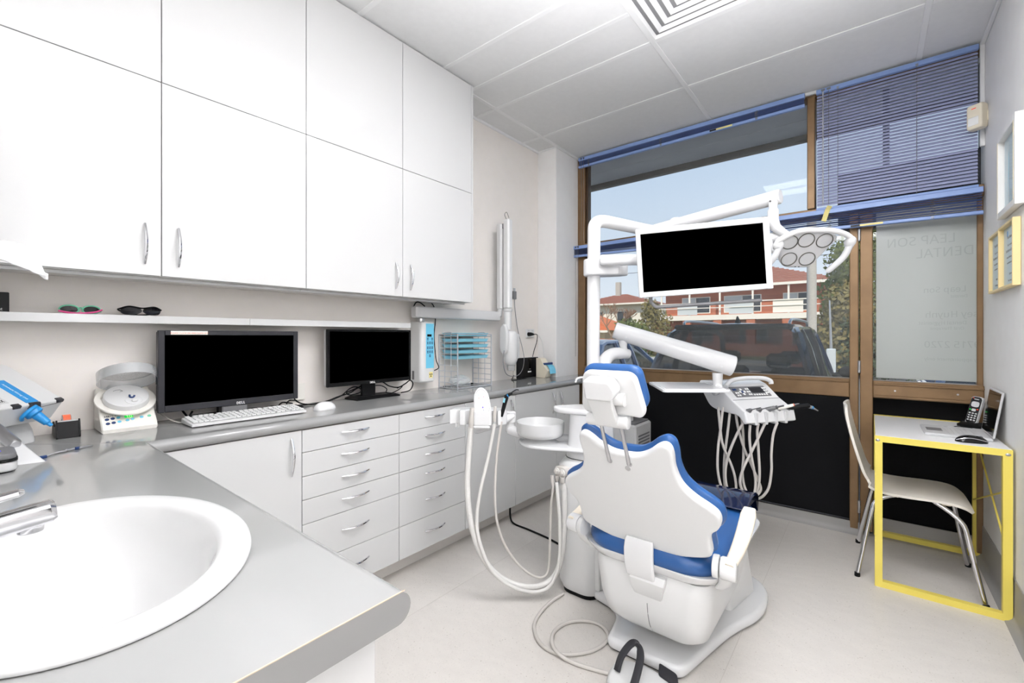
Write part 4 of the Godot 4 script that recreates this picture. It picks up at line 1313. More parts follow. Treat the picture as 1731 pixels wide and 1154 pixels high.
# ---------------------------------------------------------------- wall-mounted intra-oral X-ray unit
func xray_unit() -> void:
	var t := thing("xray_unit", "white wall-mounted dental X-ray unit: control box with blue keypad, long arm and folded tube head", "x-ray unit", V(XL, 0.955, -1.853))
	var W := Transform3D(Basis(V(0, 0, -1), V(0, 1, 0), V(1, 0, 0)), V(XL + 0.002, 0, -1.853))
	var box := MB.new()
	box.xf = W
	box.xf = W * Transform3D(Basis(V(1, 0, 0), V(0, 0, 1), V(0, -1, 0)), Vector3.ZERO)
	# outline in plan (along the wall, out of the wall), pulled along height: rounded front edges
	var plan := rounded([Vector3(-0.062, 0.0, 0), Vector3(0.062, 0.0, 0), Vector3(0.058, 0.105, 0.03), Vector3(-0.058, 0.105, 0.03)])
	var bb := MB.new()
	var rings := []
	for e in [[0.957, 0.92], [0.966, 1.0], [1.332, 1.0], [1.342, 0.93]]:
		var ring := []
		for p in plan: ring.append(W * V(p.x * e[1], e[0], p.y * e[1]))
		rings.append(ring)
	for r in rings: r.reverse()
	bb.loft(rings)
	var cb := wpart(t, "control_box", bb, M.white_plastic, 40)
	var W2 := W * Transform3D(Basis(), V(0.008, 0, 0.1055))
	var kp := MB.new()
	kp.xf = W2
	kp.bx(V(-0.031, 1.047, 0), V(0.034, 1.33, 0.0012))
	wpart(cb, "blue_keypad", kp, M.film_blue, 0)
	var dsp := MB.new()
	dsp.xf = W2
	dsp.bx(V(-0.021, 1.247, 0.0012), V(0.014, 1.262, 0.002))
	wpart(cb, "display", dsp, M.black_gloss, 0)
	for r in 5:
		for c in 3:
			if r == 4 and c != 1: continue
			if r == 0 and c == 1: continue
			var kk := MB.new()
			kk.xf = W2
			var y: float = [1.232, 1.207, 1.176, 1.15, 1.125][r]
			kk.bx(V(-0.022 + c * 0.018, y - 0.008, 0.0012), V(-0.011 + c * 0.018, y + 0.008, 0.002))
			wpart(cb, "key", kk, M.ink_navy, 0)
			var dot := MB.new()
			dot.xf = W2
			dot.bx(V(-0.019 + c * 0.018, y - 0.004, 0.002), V(-0.014 + c * 0.018, y + 0.003, 0.0023))
			wpart(cb, "key_symbol", dot, M.film_blue, 0)
	var wl := MB.new()
	wl.xf = W2
	wl.bx(V(-0.005, 0.985, 0.0), V(0.024, 1.022, 0.001))
	var st := wpart(cb, "warning_sticker", wl, M.label_yellow, 0)
	for k in 3:
		var bl := MB.new()
		bl.xf = W2 * Transform3D(Basis(), V(0.0095, 1.0035, 0.001))
		var a0 := PI / 2 + TAU * k / 3.0 + PI
		var pg := PackedVector2Array([Vector2(cos(a0 - 0.5), sin(a0 - 0.5)) * 0.0035, Vector2(cos(a0 - 0.5), sin(a0 - 0.5)) * 0.012, Vector2(cos(a0), sin(a0)) * 0.0125, Vector2(cos(a0 + 0.5), sin(a0 + 0.5)) * 0.012, Vector2(cos(a0 + 0.5), sin(a0 + 0.5)) * 0.0035])
		bl.prism(pg, 0.0, 0.0005)
		wpart(st, "trefoil_blade", bl, M.ink_black, 0)
	# serial strip on the box's side
	wpart(cb, "side_strip", MB.new().bx(V(XL + 0.02, 0.975, -1.7915), V(XL + 0.04, 1.03, -1.79)), M.grey_plastic, 0)
	# pivot and the horizontal arm
	wpart(t, "pivot", MB.new().rcyl(V(-2.19, 1.34, -1.8), V(-2.19, 1.362, -1.8), 0.022, 0.003), M.satin_metal)
	var arm := MB.new()
	var rr := []
	for e in [[-1.745, 0.7, 0.75], [-1.752, 0.92, 0.95], [-1.77, 1.0, 1.0], [-2.535, 0.86, 1.0], [-2.545, 0.7, 0.9]]:
		rr.append(lay(rrect(0, 0, 0.06 * e[1], 0.07 * e[2], 0.012), V(-2.19, 1.4, e[0]), Vector3.RIGHT, Vector3.UP))
	for r in rr: r.reverse()
	rr.reverse()
	arm.loft(rr)
	wpart(t, "horizontal_arm", flip(arm), M.light_grey_plastic, 40)
	wpart(t, "arm_end_cap", MB.new().bx(V(-2.222, 1.363, -1.79), V(-2.158, 1.437, -1.742), 0.01), M.light_grey_plastic, 0)
	# folded scissor arm standing upright
	wpart(t, "rear_bar", MB.new().bx(V(-2.205, 1.45, -2.58), V(-2.155, 2.1, -2.535), 0.01), M.light_grey_plastic, 0)
	wpart(t, "front_bar", MB.new().bx(V(-2.15, 1.455, -2.6), V(-2.09, 2.13, -2.545), 0.011), M.white_plastic, 0)
	wpart(t, "elbow_pin", MB.new().bx(V(-2.16, 2.06, -2.59), V(-2.14, 2.1, -2.55), 0.004), M.grey_plastic, 0)
	wpart(t, "elbow_wire", MB.new().tube(spline([V(-2.13, 2.13, -2.57), V(-2.14, 2.165, -2.56), V(-2.13, 2.185, -2.57), V(-2.115, 2.15, -2.575), V(-2.11, 2.13, -2.575)], 5), 0.0018, 6), M.wire_black)
	wpart(t, "bar_bracket", MB.new().cyl(V(-2.18, 1.4, -2.545), V(-2.18, 1.46, -2.555), 0.018), M.light_grey_plastic)
	wpart(t, "collar", MB.new().rcyl(V(-2.12, 1.435, -2.572), V(-2.12, 1.456, -2.572), 0.036, 0.004), M.light_grey_plastic)
	wpart(t, "neck", MB.new().tube([V(-2.12, 1.3, -2.572), V(-2.12, 1.395, -2.572), V(-2.12, 1.398, -2.572), V(-2.12, 1.44, -2.572)], [0.028, 0.028, 0.03, 0.03], 20), M.white_plastic)
	# yoke and tube head hanging from the neck
	var yoke := MB.new()
	var yr := []
	for i in 13:
		var f := i / 12.0
		var y2 := 1.34 - f * 0.225
		var s2 := sqrt(maxf(0.02, 1.0 - pow(absf(f * 2 - 1), 3.5)))
		yr.append(lay(rrect(0, 0, 0.072 * s2, 0.034, 0.012), V(-2.122, y2, -2.535), Vector3.RIGHT, Vector3.BACK))
	yoke.loft(yr)
	wpart(t, "yoke", yoke, M.white_plastic, 60)
	wpart(t, "yoke_mark", MB.new().ball(V(-2.11, 1.14, -2.517), V(0.004, 0.004, 0.002), 10, 6), M.ink_navy)
	var hd := MB.new()
	var hr := []
	for e in [[1.03, 0.028, 0.028], [1.045, 0.04, 0.036], [1.075, 0.052, 0.045], [1.13, 0.057, 0.05], [1.2, 0.057, 0.05], [1.26, 0.052, 0.046], [1.285, 0.04, 0.036], [1.292, 0.02, 0.02]]:
		var ring := []
		for k in 28:
			var an := -TAU * k / 28.0
			ring.append(V(-2.11 + cos(an) * e[1], e[0], -2.597 + sin(an) * e[2] * 1.1))
		hr.append(ring)
	hd.loft(hr)
	wpart(t, "tube_head", hd, M.white_plastic, 60)
	wpart(t, "head_rib", MB.new().bx(V(-2.14, 1.08, -2.66), V(-2.07, 1.27, -2.635), 0.01), M.light_grey_plastic, 0)
	wpart(t, "cone", MB.new().tube([V(-2.11, 1.03, -2.6), V(-2.11, 0.996, -2.6), V(-2.11, 0.99, -2.6)], [0.033, 0.028, 0.026], 20), M.clear_plastic)
	# cables above the cupboard end and beside the box
	cord("xray_cable", "black cable leaving the top of the X-ray arm under the wall cupboard", [V(-2.2, 1.43, -1.75), V(-2.2, 1.46, -1.77), V(-2.2, 1.462, -1.8), V(-2.2, 1.44, -1.84)], 0.004, M.wire_black)
	cord("xray_cable", "grey cable dropping from the wall cupboard to the X-ray control box", [V(-2.25, 1.467, -1.94), V(-2.26, 1.44, -1.97), V(-2.265, 1.36, -1.985), V(-2.26, 1.25, -1.97), V(-2.265, 1.1, -1.99), V(-2.26, 1.04, -2.01), V(-2.27, 1.02, -1.98)], 0.0032, M.wire_black)
	# loose sensor lead hanging on the wall
	var ld := thing("sensor_lead", "thin grey sensor lead looping down the wall beside the X-ray tube head", "cable", V(XL, 1.0, -2.8))
	wpart(ld, "plug", MB.new().bx(V(XL, 1.555, -2.865), V(XL + 0.02, 1.62, -2.825), 0.003), M.grey_plastic, 0)
	wpart(ld, "plug_pins", MB.new().bx(V(XL + 0.006, 1.62, -2.855), V(XL + 0.014, 1.645, -2.835)), M.satin_metal, 0)
	wpart(ld, "lead", MB.new().tube(spline([V(XL + 0.01, 1.555, -2.845), V(-2.27, 1.46, -2.85), V(-2.25, 1.3, -2.86), V(-2.21, 1.15, -2.87), V(-2.17, 1.06, -2.84), V(-2.12, 0.985, -2.75), V(-2.08, 0.95, -2.63), V(-2.07, 0.97, -2.5), V(-2.08, 1.06, -2.47), V(-2.1, 1.14, -2.505)], 10), 0.0026, 8), M.grey_plastic)

func flip(mb: MB) -> MB:
	mb.v.reverse()
	return mb

# ---------------------------------------------------------------- wire rack with blue instrument trays
func instrument_rack() -> void:
	var x1 := -2.098
	var x0 := -2.278
	var z1 := -2.03
	var z0 := -2.36
	var y0 := 0.905
	var y1 := 1.262
	var t := thing("wire_rack", "tall chromed wire rack on the worktop holding blue instrument trays", "rack", V((x0 + x1) / 2, 0.9, (z0 + z1) / 2))
	for p in [[x0, z0], [x0, z1], [x1, z0], [x1, z1]]:
		wpart(t, "upright", MB.new().cyl(V(p[0], 0.9, p[1]), V(p[0], y1, p[1]), 0.0045, -1.0, 8), M.rack_wire)
	for y in [y0, y1]:
		var fr := MB.new()
		for q in [[V(x0, y, z0), V(x1, y, z0)], [V(x0, y, z1), V(x1, y, z1)], [V(x0, y, z0), V(x0, y, z1)], [V(x1, y, z0), V(x1, y, z1)]]: fr.cyl(q[0], q[1], 0.0035, -1.0, 8)
		wpart(t, "ring_frame", fr, M.rack_wire)
	for z in [z0, z1]:
		for k in 9:
			var y := y0 + 0.035 + k * 0.0385
			wpart(t, "cross_wire", MB.new().cyl(V(x0, y, z), V(x1, y, z), 0.0022, -1.0, 6), M.rack_wire)
		for x in [x0 + 0.055, x0 + 0.118]:
			wpart(t, "upright_wire", MB.new().cyl(V(x, y0, z), V(x, y1, z), 0.0026, -1.0, 6), M.rack_wire)
		wpart(t, "lift_handle", MB.new().tube(spline([V(x0 + 0.055, y1, z), V(x0 + 0.058, y1 + 0.013, z), V(x0 + 0.115, y1 + 0.013, z), V(x0 + 0.118, y1, z)], 5), 0.0026, 6), M.rack_wire)
	for k in 3:
		var z := z0 + 0.08 + k * 0.085
		wpart(t, "bottom_wire", MB.new().cyl(V(x0, y0, z), V(x1, y0, z), 0.002, -1.0, 6), M.rack_wire)
	for z in [z0 + 0.03, z1 - 0.03]:
		wpart(t, "rubber_foot", MB.new().rcyl(V(x0 + 0.02, 0.9, z), V(x0 + 0.02, 0.91, z), 0.01, 0.002, 14), M.black_plastic)
	var names := ["blue instrument tray on the top level of the wire rack", "blue instrument tray second from the top of the wire rack", "blue instrument tray in the middle of the five in the wire rack", "blue instrument tray second from the bottom of the five in the wire rack", "blue instrument tray lowest of the five in the wire rack"]
	for k in 5:
		var y := y0 + 0.035 + (8 - k) * 0.0385 + 0.0025
		var tr := thing("instrument_tray", names[k], "tray", V((x0 + x1) / 2, y, (z0 + z1) / 2), "blue instrument trays in the wire rack")
		var cx := (x0 + x1) / 2
		var cz := (z0 + z1) / 2
		var m := MB.new()
		var rg := []
		for e in [[0.144, 0.294, 0.0], [0.156, 0.305, 0.018], [0.164, 0.312, 0.019], [0.164, 0.312, 0.021], [0.155, 0.303, 0.021], [0.14, 0.288, 0.003]]:
			rg.append(lay(rrect(0, 0, e[0], e[1], 0.014, 4), V(cx, y + e[2], cz), Vector3.RIGHT, Vector3.FORWARD))
		m.loft(rg)
		wpart(tr, "tray", m, M.tray_blue, 30)
		wpart(tr, "instrument", MB.new().tube([V(cx - 0.02, y + 0.007, cz - 0.1), V(cx - 0.015, y + 0.008, cz), V(cx - 0.02, y + 0.007, cz + 0.1)], [0.002, 0.004, 0.002], 8), M.rack_wire)
		wpart(tr, "instrument", MB.new().tube([V(cx + 0.03, y + 0.007, cz - 0.09), V(cx + 0.026, y + 0.008, cz), V(cx + 0.03, y + 0.007, cz + 0.1)], [0.002, 0.004, 0.002], 8), M.rack_wire)
	# crumpled clear bags in the rack's foot
	var rng := RandomNumberGenerator.new()
	rng.seed = 31
	var bag := MB.new()
	var rings := []
	for i in 10:
		var ring := []
		var f := i / 9.0
		for k in 22:
			var an := -TAU * k / 22.0
			var rad := sin(PI * (0.12 + 0.8 * f)) * (0.85 + rng.randf() * 0.22)
			ring.append(V((x0 + x1) / 2 - 0.01 + cos(an) * 0.066 * rad, y0 + 0.004 + f * 0.075, (z0 + z1) / 2 + 0.05 + sin(an) * 0.085 * rad))
		rings.append(ring)
	bag.loft(rings)
	solo("clear_bag", "crumpled clear plastic bag in the bottom of the wire rack", "bag", bag, M.clear_film, V(x0 + 0.08, y0 + 0.004, cz_of(z0, z1)), "", 20)

func cz_of(a: float, b: float) -> float:
	return (a + b) / 2

func box_speaker() -> void:
	var t := thing("charger_box", "black-fronted box with a cream case standing on the worktop beside the socket", "device", V(-2.265, 0.9, -2.985), "", PI / 2)
	part(t, "case", MB.new().bx(V(-0.15, 0.0, -0.014), V(0.15, 0.172, 0.015), 0.003), M.ivory_plastic, 0)
	part(t, "front", MB.new().bx(V(-0.148, 0.002, 0.0151), V(0.148, 0.17, 0.027), 0.003), M.black_plastic, 0)
	part(t, "display_strip", MB.new().bx(V(0.0, 0.06, 0.027), V(0.045, 0.158, 0.0278)), M.black_gloss, 0)
	part(t, "name_mark", MB.new().bx(V(-0.004, 0.045, 0.027), V(0.044, 0.056, 0.0278)), M.label_white, 0)
	part(t, "status_mark", MB.new().bx(V(0.014, 0.07, 0.0278), V(0.036, 0.074, 0.0284)), M.light_grey_plastic, 0)

func label_printer() -> void:
	var t := thing("barrier_dispenser", "cream dispenser box with a blue film tongue at the window end of the bench", "dispenser", V(-2.13, 0.9, -3.22))
	var s := MB.new()
	s.xf = Transform3D(Basis(V(0, 0, -1), V(0, 1, 0), V(1, 0, 0)), V(-2.19, 0.9, -3.14))
	# profile along the bench seen from the room
	var pf := rounded([Vector3(0.0, 0.0, 0), Vector3(0.0, 0.165, 0.0), Vector3(0.05, 0.168, 0.02), Vector3(0.09, 0.15, 0.04), Vector3(0.12, 0.075, 0.02), Vector3(0.105, 0.0, 0.01)])
	s.xf = Transform3D(Basis(V(1, 0, 0), V(0, 1, 0), V(0, 0, 1)), V(-2.2, 0.9, -3.185))
	var pf2 := rounded([Vector3(0.0, 0.0, 0), Vector3(0.0, 0.165, 0.0), Vector3(0.045, 0.166, 0.02), Vector3(0.075, 0.115, 0.02), Vector3(0.115, 0.06, 0.015), Vector3(0.09, 0.0, 0.01)])
	s.prism(pf2, 0.0, 0.0 + 0.08, 0.003)
	wpart(t, "case", cr_world(s, V(0, 0, 0.06)), M.cream_plastic, 30)
	wpart(t, "slot", MB.new().bx(V(-2.14, 1.005, -3.18), V(-2.118, 1.025, -3.05), 0.003), M.ink_navy, 0)
	var f := MB.new()
	f.tube([V(0, 0, 0), V(0, 0.001, 0)], 0.001, 4)
	var film := MB.new()
	var prev := []
	for p in [V(-2.13, 1.012, 0), V(-2.1, 1.0, 0), V(-2.083, 0.97, 0), V(-2.076, 0.935, 0)]:
		prev.append(p)
	for i in prev.size() - 1:
		var a: Vector3 = prev[i]
		var b: Vector3 = prev[i + 1]
		film.quad(a + V(0, 0, -3.165), a + V(0, 0, -3.075), b + V(0, 0, -3.075), b + V(0, 0, -3.165))
		film.quad(b + V(0.001, 0, -3.165), b + V(0.001, 0, -3.075), a + V(0.001, 0, -3.075), a + V(0.001, 0, -3.165))
	wpart(t, "film_tongue", film, M.film_blue, 60)

func sockets() -> void:
	var t := thing("wall_socket", "white double wall socket with a black plug and a white lead, above the bench", "socket", V(XL, 1.275, -3.068), "", PI / 2)
	part(t, "plate", MB.new().box(V(0, 0, 0.005), V(0.116, 0.074, 0.01), 0.003), M.white_plastic, 0)
	for x in [-0.025, 0.028]:
		part(t, "rocker", MB.new().box(V(x, 0.022, 0.011), V(0.014, 0.01, 0.004), 0.001), M.light_grey_plastic, 0)
	part(t, "plug", MB.new().tube([V(-0.03, -0.008, 0.01), V(-0.03, -0.008, 0.035), V(-0.02, -0.008, 0.045), V(0.0, -0.01, 0.05)], [0.017, 0.016, 0.012, 0.006], 14), M.black_plastic)
	cord("power_lead", "black power lead from the wall socket down to the black-fronted box", [V(-2.235, 1.266, -3.068), V(-2.22, 1.26, -3.09), V(-2.225, 1.2, -3.09), V(-2.24, 1.13, -3.075), V(-2.25, 1.073, -3.065)], 0.0032, M.wire_black, "cable")
	cord("power_lead", "white power lead from the wall socket to the cream dispenser box", [V(-2.27, 1.265, -3.1), V(-2.24, 1.26, -3.13), V(-2.21, 1.2, -3.15), V(-2.19, 1.12, -3.14), V(-2.17, 1.068, -3.12)], 0.003, M.white_plastic, "cable")
	cord("power_lead", "black lead lying on the worktop in front of the black-fronted box", [V(-2.262, 0.93, -2.825), V(-2.262, 0.905, -2.8), V(-2.24, 0.9035, -2.77), V(-2.2, 0.9035, -2.72), V(-2.18, 0.9035, -2.75), V(-2.2, 0.9035, -2.82), V(-2.2, 0.9035, -2.9)], 0.0032, M.wire_black, "cable")
	var b := thing("cable_cover", "cream blank wall plate just above the worktop behind the large monitor", "wall plate", V(XL, 0.965, -1.07), "", PI / 2)
	part(b, "plate", MB.new().box(V(0, 0, 0.006), V(0.075, 0.085, 0.012), 0.002), M.ivory_plastic, 0)

# paper towel sheet pulled out of a dispenser on the wall behind the basin
func hand_towel() -> void:
	var d := thing("towel_dispenser", "white paper towel dispenser on the wall behind the washbasin", "towel dispenser", V(-1.62, 1.42, ZN))
	wpart(d, "case", MB.new().bx(V(-1.78, 1.46, 0.02), V(-1.48, 1.82, ZN - 0.001), 0.015), M.white_plastic, 0)
	wpart(d, "mouth", MB.new().bx(V(-1.72, 1.452, 0.05), V(-1.54, 1.46, 0.17), 0.002), M.light_grey_plastic, 0)
	# the sheet: a grid draped forward and down to a point
	var rows := [[V(-1.72, 1.455, 0.11), V(-1.54, 1.455, 0.11)], [V(-1.7, 1.475, 0.02), V(-1.52, 1.47, 0.03)], [V(-1.66, 1.477, -0.03), V(-1.48, 1.445, 0.0)], [V(-1.59, 1.47, -0.085), V(-1.44, 1.42, -0.03)], [V(-1.53, 1.44, -0.105), V(-1.42, 1.405, -0.06)], [V(-1.475, 1.4, -0.116), V(-1.42, 1.388, -0.1)], [V(-1.448, 1.391, -0.119), V(-1.442, 1.388, -0.119)]]
	var nz := FastNoiseLite.new()
	nz.seed = 9
	nz.frequency = 9.0
	var g := []
	for k in 13:
		var f := k / 12.0
		var col := []
		for r in rows: col.append((r[0] as Vector3).lerp(r[1], f) + V(0, sin(f * 9.0) * 0.006 * (1.0 - absf(f - 0.5)), 0))
		g.append(spline(col, 6))
	var sh := MB.new()
	var off := V(0.0004, 0.0008, 0.0)
	for i in g.size() - 1:
		for j in g[0].size() - 1:
			var q := [g[i][j], g[i][j + 1], g[i + 1][j + 1], g[i + 1][j]]
			for n in 4: q[n] += Vector3.UP * nz.get_noise_3dv(q[n]) * 0.012
			sh.quad(q[0] + off, q[1] + off, q[2] + off, q[3] + off)
			sh.quad(q[3] - off, q[2] - off, q[1] - off, q[0] - off)
	solo("paper_towel", "white paper towel sheet hanging out over the washbasin corner", "paper towel", sh, M.paper, V(-1.62, 1.4, 0.1), "", 50)

# ---------------------------------------------------------------- treatment chair with its unit, arms, lamp and screen
# the point seen at pixel (u, v) of the 1731 x 1154 frame, d metres in front of the camera plane
func at_px(u: float, v: float, d: float) -> Vector3:
	var fwd := V(-sin(YAW), 0, -cos(YAW))
	var rt := V(cos(YAW), 0, -sin(YAW))
	return V(0, CAM_H, 0) + (fwd + rt * ((u - 865.5) / FOCAL) + Vector3.UP * ((568.0 - v) / FOCAL)) * d

func path_px(list: Array) -> Array:
	var out := []
	for q in list: out.append(at_px(q[0], q[1], q[2]))
	return out

func dental_unit() -> void:
	dental_chair()
	spittoon_tower()
	delivery_unit()
	overhead_screen()
	operating_lamp()
	foot_control()
	corner_heater()

const CX := -0.645

func back_half() -> Array:
	return [Vector2(0.0, 0.372), Vector2(0.045, 0.376), Vector2(0.085, 0.396), Vector2(0.118, 0.424), Vector2(0.142, 0.436), Vector2(0.16, 0.428), Vector2(0.167, 0.4), Vector2(0.166, 0.345), Vector2(0.18, 0.288), Vector2(0.214, 0.248), Vector2(0.258, 0.218), Vector2(0.28, 0.196), Vector2(0.284, 0.166), Vector2(0.272, 0.135), Vector2(0.252, 0.112), Vector2(0.243, 0.08), Vector2(0.24, 0.014), Vector2(0.19, -0.014), Vector2(0.11, -0.036), Vector2(0.0, -0.046)]

func back_outline(grow: float) -> PackedVector2Array:
	var half := back_half()
	var pts := []
	for p in half: pts.append(p)
	for i in range(half.size() - 2, 0, -1): pts.append(Vector2(-half[i].x, half[i].y))
	pts.reverse()
	var poly := smooth2(pts, 4)
	if Geometry2D.is_polygon_clockwise(poly): poly.reverse()
	return MB.inset(poly, -grow)

# a shell over an outline: rings shrink and rise like a pillow
func pillow(poly: PackedVector2Array, fr: Transform3D, depth: float, edge: float, dome: float) -> MB:
	var mb := MB.new()
	mb.xf = fr
	var mid := Vector2.ZERO
	for p in poly: mid += p
	mid /= poly.size()
	var rings := []
	var steps := [[edge * 0.6, 0.0], [0.0, edge * 0.7], [0.0, depth - edge]]
	for i in 5:
		var an := PI / 2 * (i + 1) / 5.0
		steps.append([edge * (1.0 - cos(an)), depth - edge + edge * sin(an)])
	for s in steps:
		var ring := []
		for p in MB.inset(poly, s[0]): ring.append(V(p.x, p.y, s[1]))
		rings.append(ring)
	var base := MB.inset(poly, edge)
	for k in [0.82, 0.6, 0.36, 0.14]:
		var ring := []
		for p in base:
			var q: Vector2 = mid.lerp(p, k)
			ring.append(V(q.x, q.y, depth + dome * (1.0 - k * k)))
		rings.append(ring)
	mb.loft(rings)
	return mb

func dental_chair() -> void:
	var t := thing("dental_chair", "white and blue dental treatment chair standing with its back to the doorway", "dental chair", V(CX, 0, -1.95))
	# ---- floor plate
	var plate := smooth_plate([Vector3(-0.82, -1.612, 0.03), Vector3(-0.525, -1.612, 0.05), Vector3(-0.44, -2.0, 0.1), Vector3(-0.355, -2.2, 0.12), Vector3(-0.375, -2.46, 0.16), Vector3(-0.62, -2.56, 0.12), Vector3(-0.98, -2.5, 0.08), Vector3(-1.02, -1.87, 0.02), Vector3(-0.9, -1.84, 0.1), Vector3(-0.848, -1.77, 0.08)])
	wpart(t, "floor_plate", MB.new().slab(plate, 0.006, 0.05, 0.018, 4), M.white_gloss, 40)
	wpart(t, "plate_seal", MB.new().slab(MB.inset(ccw(plate), 0.016), 0.0, 0.007), M.black_plastic, 0)
	# ---- lift column and the cover under the seat
	var col := MB.new()
	col.loft([lay(rounded([Vector3(-0.86, 2.1, 0.02), Vector3(-0.47, 2.1, 0.02), Vector3(-0.42, 2.36, 0.03), Vector3(-0.9, 2.36, 0.03)]), V(0, 0.048, 0), Vector3.RIGHT, V(0, 0, -1)), lay(rounded([Vector3(-0.85, 2.1, 0.02), Vector3(-0.475, 2.1, 0.02), Vector3(-0.43, 2.24, 0.03), Vector3(-0.88, 2.24, 0.03)]), V(0, 0.33, 0), Vector3.RIGHT, V(0, 0, -1)), lay(rounded([Vector3(-0.84, 2.12, 0.02), Vector3(-0.485, 2.12, 0.02), Vector3(-0.44, 2.22, 0.03), Vector3(-0.87, 2.22, 0.03)]), V(0, 0.345, 0), Vector3.RIGHT, V(0, 0, -1))])
	wpart(t, "lift_column", col, M.white_plastic, 30)
	var cov := MB.new()
	var rr := []
	for e in [[0.125, 0.13, -1.66, -2.15, 0.06], [0.135, 0.165, -1.635, -2.18, 0.07], [0.165, 0.192, -1.605, -2.2, 0.07], [0.23, 0.207, -1.58, -2.22, 0.075], [0.33, 0.218, -1.57, -2.24, 0.07], [0.375, 0.22, -1.575, -2.25, 0.06], [0.39, 0.215, -1.58, -2.25, 0.05]]:
		var zc: float = (e[2] + e[3]) / 2
		rr.append(lay(rrect(0, 0, e[1] * 2, absf(e[3] - e[2]), e[4], 6), V(CX + 0.005, e[0], zc), Vector3.RIGHT, V(0, 0, -1)))
	cov.loft(rr)
	wpart(t, "seat_cover", cov, M.white_plastic, 60)
	wpart(t, "cover_seam", MB.new().tube(spline([V(CX + 0.01, 0.27, -1.5745), V(CX + 0.01, 0.23, -1.581), V(CX + 0.012, 0.18, -1.596), V(CX + 0.012, 0.145, -1.626)], 5), 0.0012, 6), M.ink_grey)
	# ---- seat pan and cushion
	var pan := MB.new()
	var pr := []
	for e in [[0.37, 0.2, 0.3], [0.382, 0.236, 0.33], [0.4, 0.258, 0.355], [0.425, 0.272, 0.37], [0.432, 0.272, 0.37], [0.43, 0.262, 0.36]]:
		pr.append(lay(rrect(0, 0, e[1] * 2, e[2] * 2, 0.12, 8), V(CX, e[0], -1.92), Vector3.RIGHT, V(0, 0, -1)))
	pan.loft(pr)
	wpart(t, "seat_pan", pan, M.white_gloss, 60)
	var seat := MB.new()
	var sr := []
	for e in [[0.412, 0.225, 0.0], [0.418, 0.242, 0.015], [0.432, 0.255, 0.028], [0.45, 0.26, 0.033], [0.468, 0.258, 0.03], [0.485, 0.247, 0.02], [0.497, 0.225, 0.0], [0.503, 0.19, -0.03], [0.505, 0.12, -0.1], [0.505, 0.04, -0.2]]:
		var ring := []
		for p in rrect(0, 0, e[1] * 2, (0.33 + e[2]) * 2, minf(0.13, e[1] * 0.9), 8):
			var lift := 0.022 * pow(clampf((p.y + 0.1) / 0.45, 0.0, 1.0), 2.0)     # the seat rises a little towards the knees
			ring.append(V(CX + p.x, e[0] + lift, -1.91 - p.y))
		sr.append(ring)
	seat.loft(sr)
	wpart(t, "seat_cushion", seat, M.upholstery_blue, 60)
	# ---- shiny navy foot cover over the front edge
	var fc := MB.new()
	var prof := [Vector2(2.04, 0.528), Vector2(2.18, 0.5425), Vector2(2.26, 0.539), Vector2(2.305, 0.522), Vector2(2.315, 0.49), Vector2(2.3, 0.45)]
	var ring_a := []
	var ring_b := []
	var sp := spline(prof, 5)
	for p in sp: ring_a.append(p)
	for i in range(sp.size() - 1, -1, -1): ring_b.append(sp[i] - Vector2(0.003, 0.004))
	var outline := []
	for x in [CX - 0.245, CX - 0.24, CX + 0.24, CX + 0.245]:
		var k := 0.004 if absf(x - CX) > 0.242 else 0.0
		var ring := []
		for p in ring_a: ring.append(V(x, p.y - k, -p.x + k))
		for p in ring_b: ring.append(V(x, p.y, -p.x))
		outline.append(ring)
	fc.loft(outline)
	fc.v.reverse()
	wpart(t, "foot_cover", fc, M.footcover_navy, 40)
	# ---- backrest: leans back towards the doorway
	var uv := V(0, 0.4, 0.18).normalized()
	var nf := V(0, 0.18, -0.4).normalized()          # towards the sitter
	var p0 := V(CX, 0.51, -1.55)
	var frame := Transform3D(Basis(Vector3.LEFT, uv, nf), p0)
	var shell := MB.new()
	shell.xf = Transform3D(Basis(Vector3.RIGHT, uv, -nf), p0 + nf * 0.034)
	shell.prism(back_outline(0.0), 0.0, 0.034, 0.011, 4)
	var sh := wpart(t, "back_shell", shell, M.white_plastic, 50)
	var cush := pillow(ccw(back_outline(0.009)), Transform3D(Basis(Vector3.LEFT, uv, nf), p0 + nf * 0.02), 0.055, 0.03, 0.008)
	wpart(t, "back_cushion", cush, M.upholstery_blue, 60)
	var sc := MB.new()
	sc.xf = Transform3D(Basis(Vector3.RIGHT, uv, -nf), p0)
	sc.prism(circle2(0.005, 0.318, 0.0095), 0.0, 0.0022, 0.0008)
	wpart(sh, "screw_cap", sc, M.satin_metal)
	# hinge strap behind, from the back down to the cover
	var st := MB.new()
	var q := []
	for e in [[0.512, -1.541, 0.05], [0.502, -1.533, 0.053], [0.47, -1.529, 0.055], [0.43, -1.531, 0.055], [0.395, -1.539, 0.054], [0.37, -1.548, 0.053], [0.362, -1.556, 0.05]]:
		q.append(lay(rrect(0, 0, e[2] * 2, 0.02, 0.007, 3), V(CX - 0.008, e[0], e[1] - 0.01), Vector3.RIGHT, V(0, 0.1, 1.0).normalized()))
	st.loft(q)
	st.v.reverse()
	wpart(t, "hinge_strap", st, M.white_gloss, 40)
	wpart(t, "strap_slot", MB.new().bx(V(CX - 0.035, 0.49, -1.556), V(CX + 0.02, 0.496, -1.548)), M.dark_grey_plastic, 0)
	var hs := MB.new()
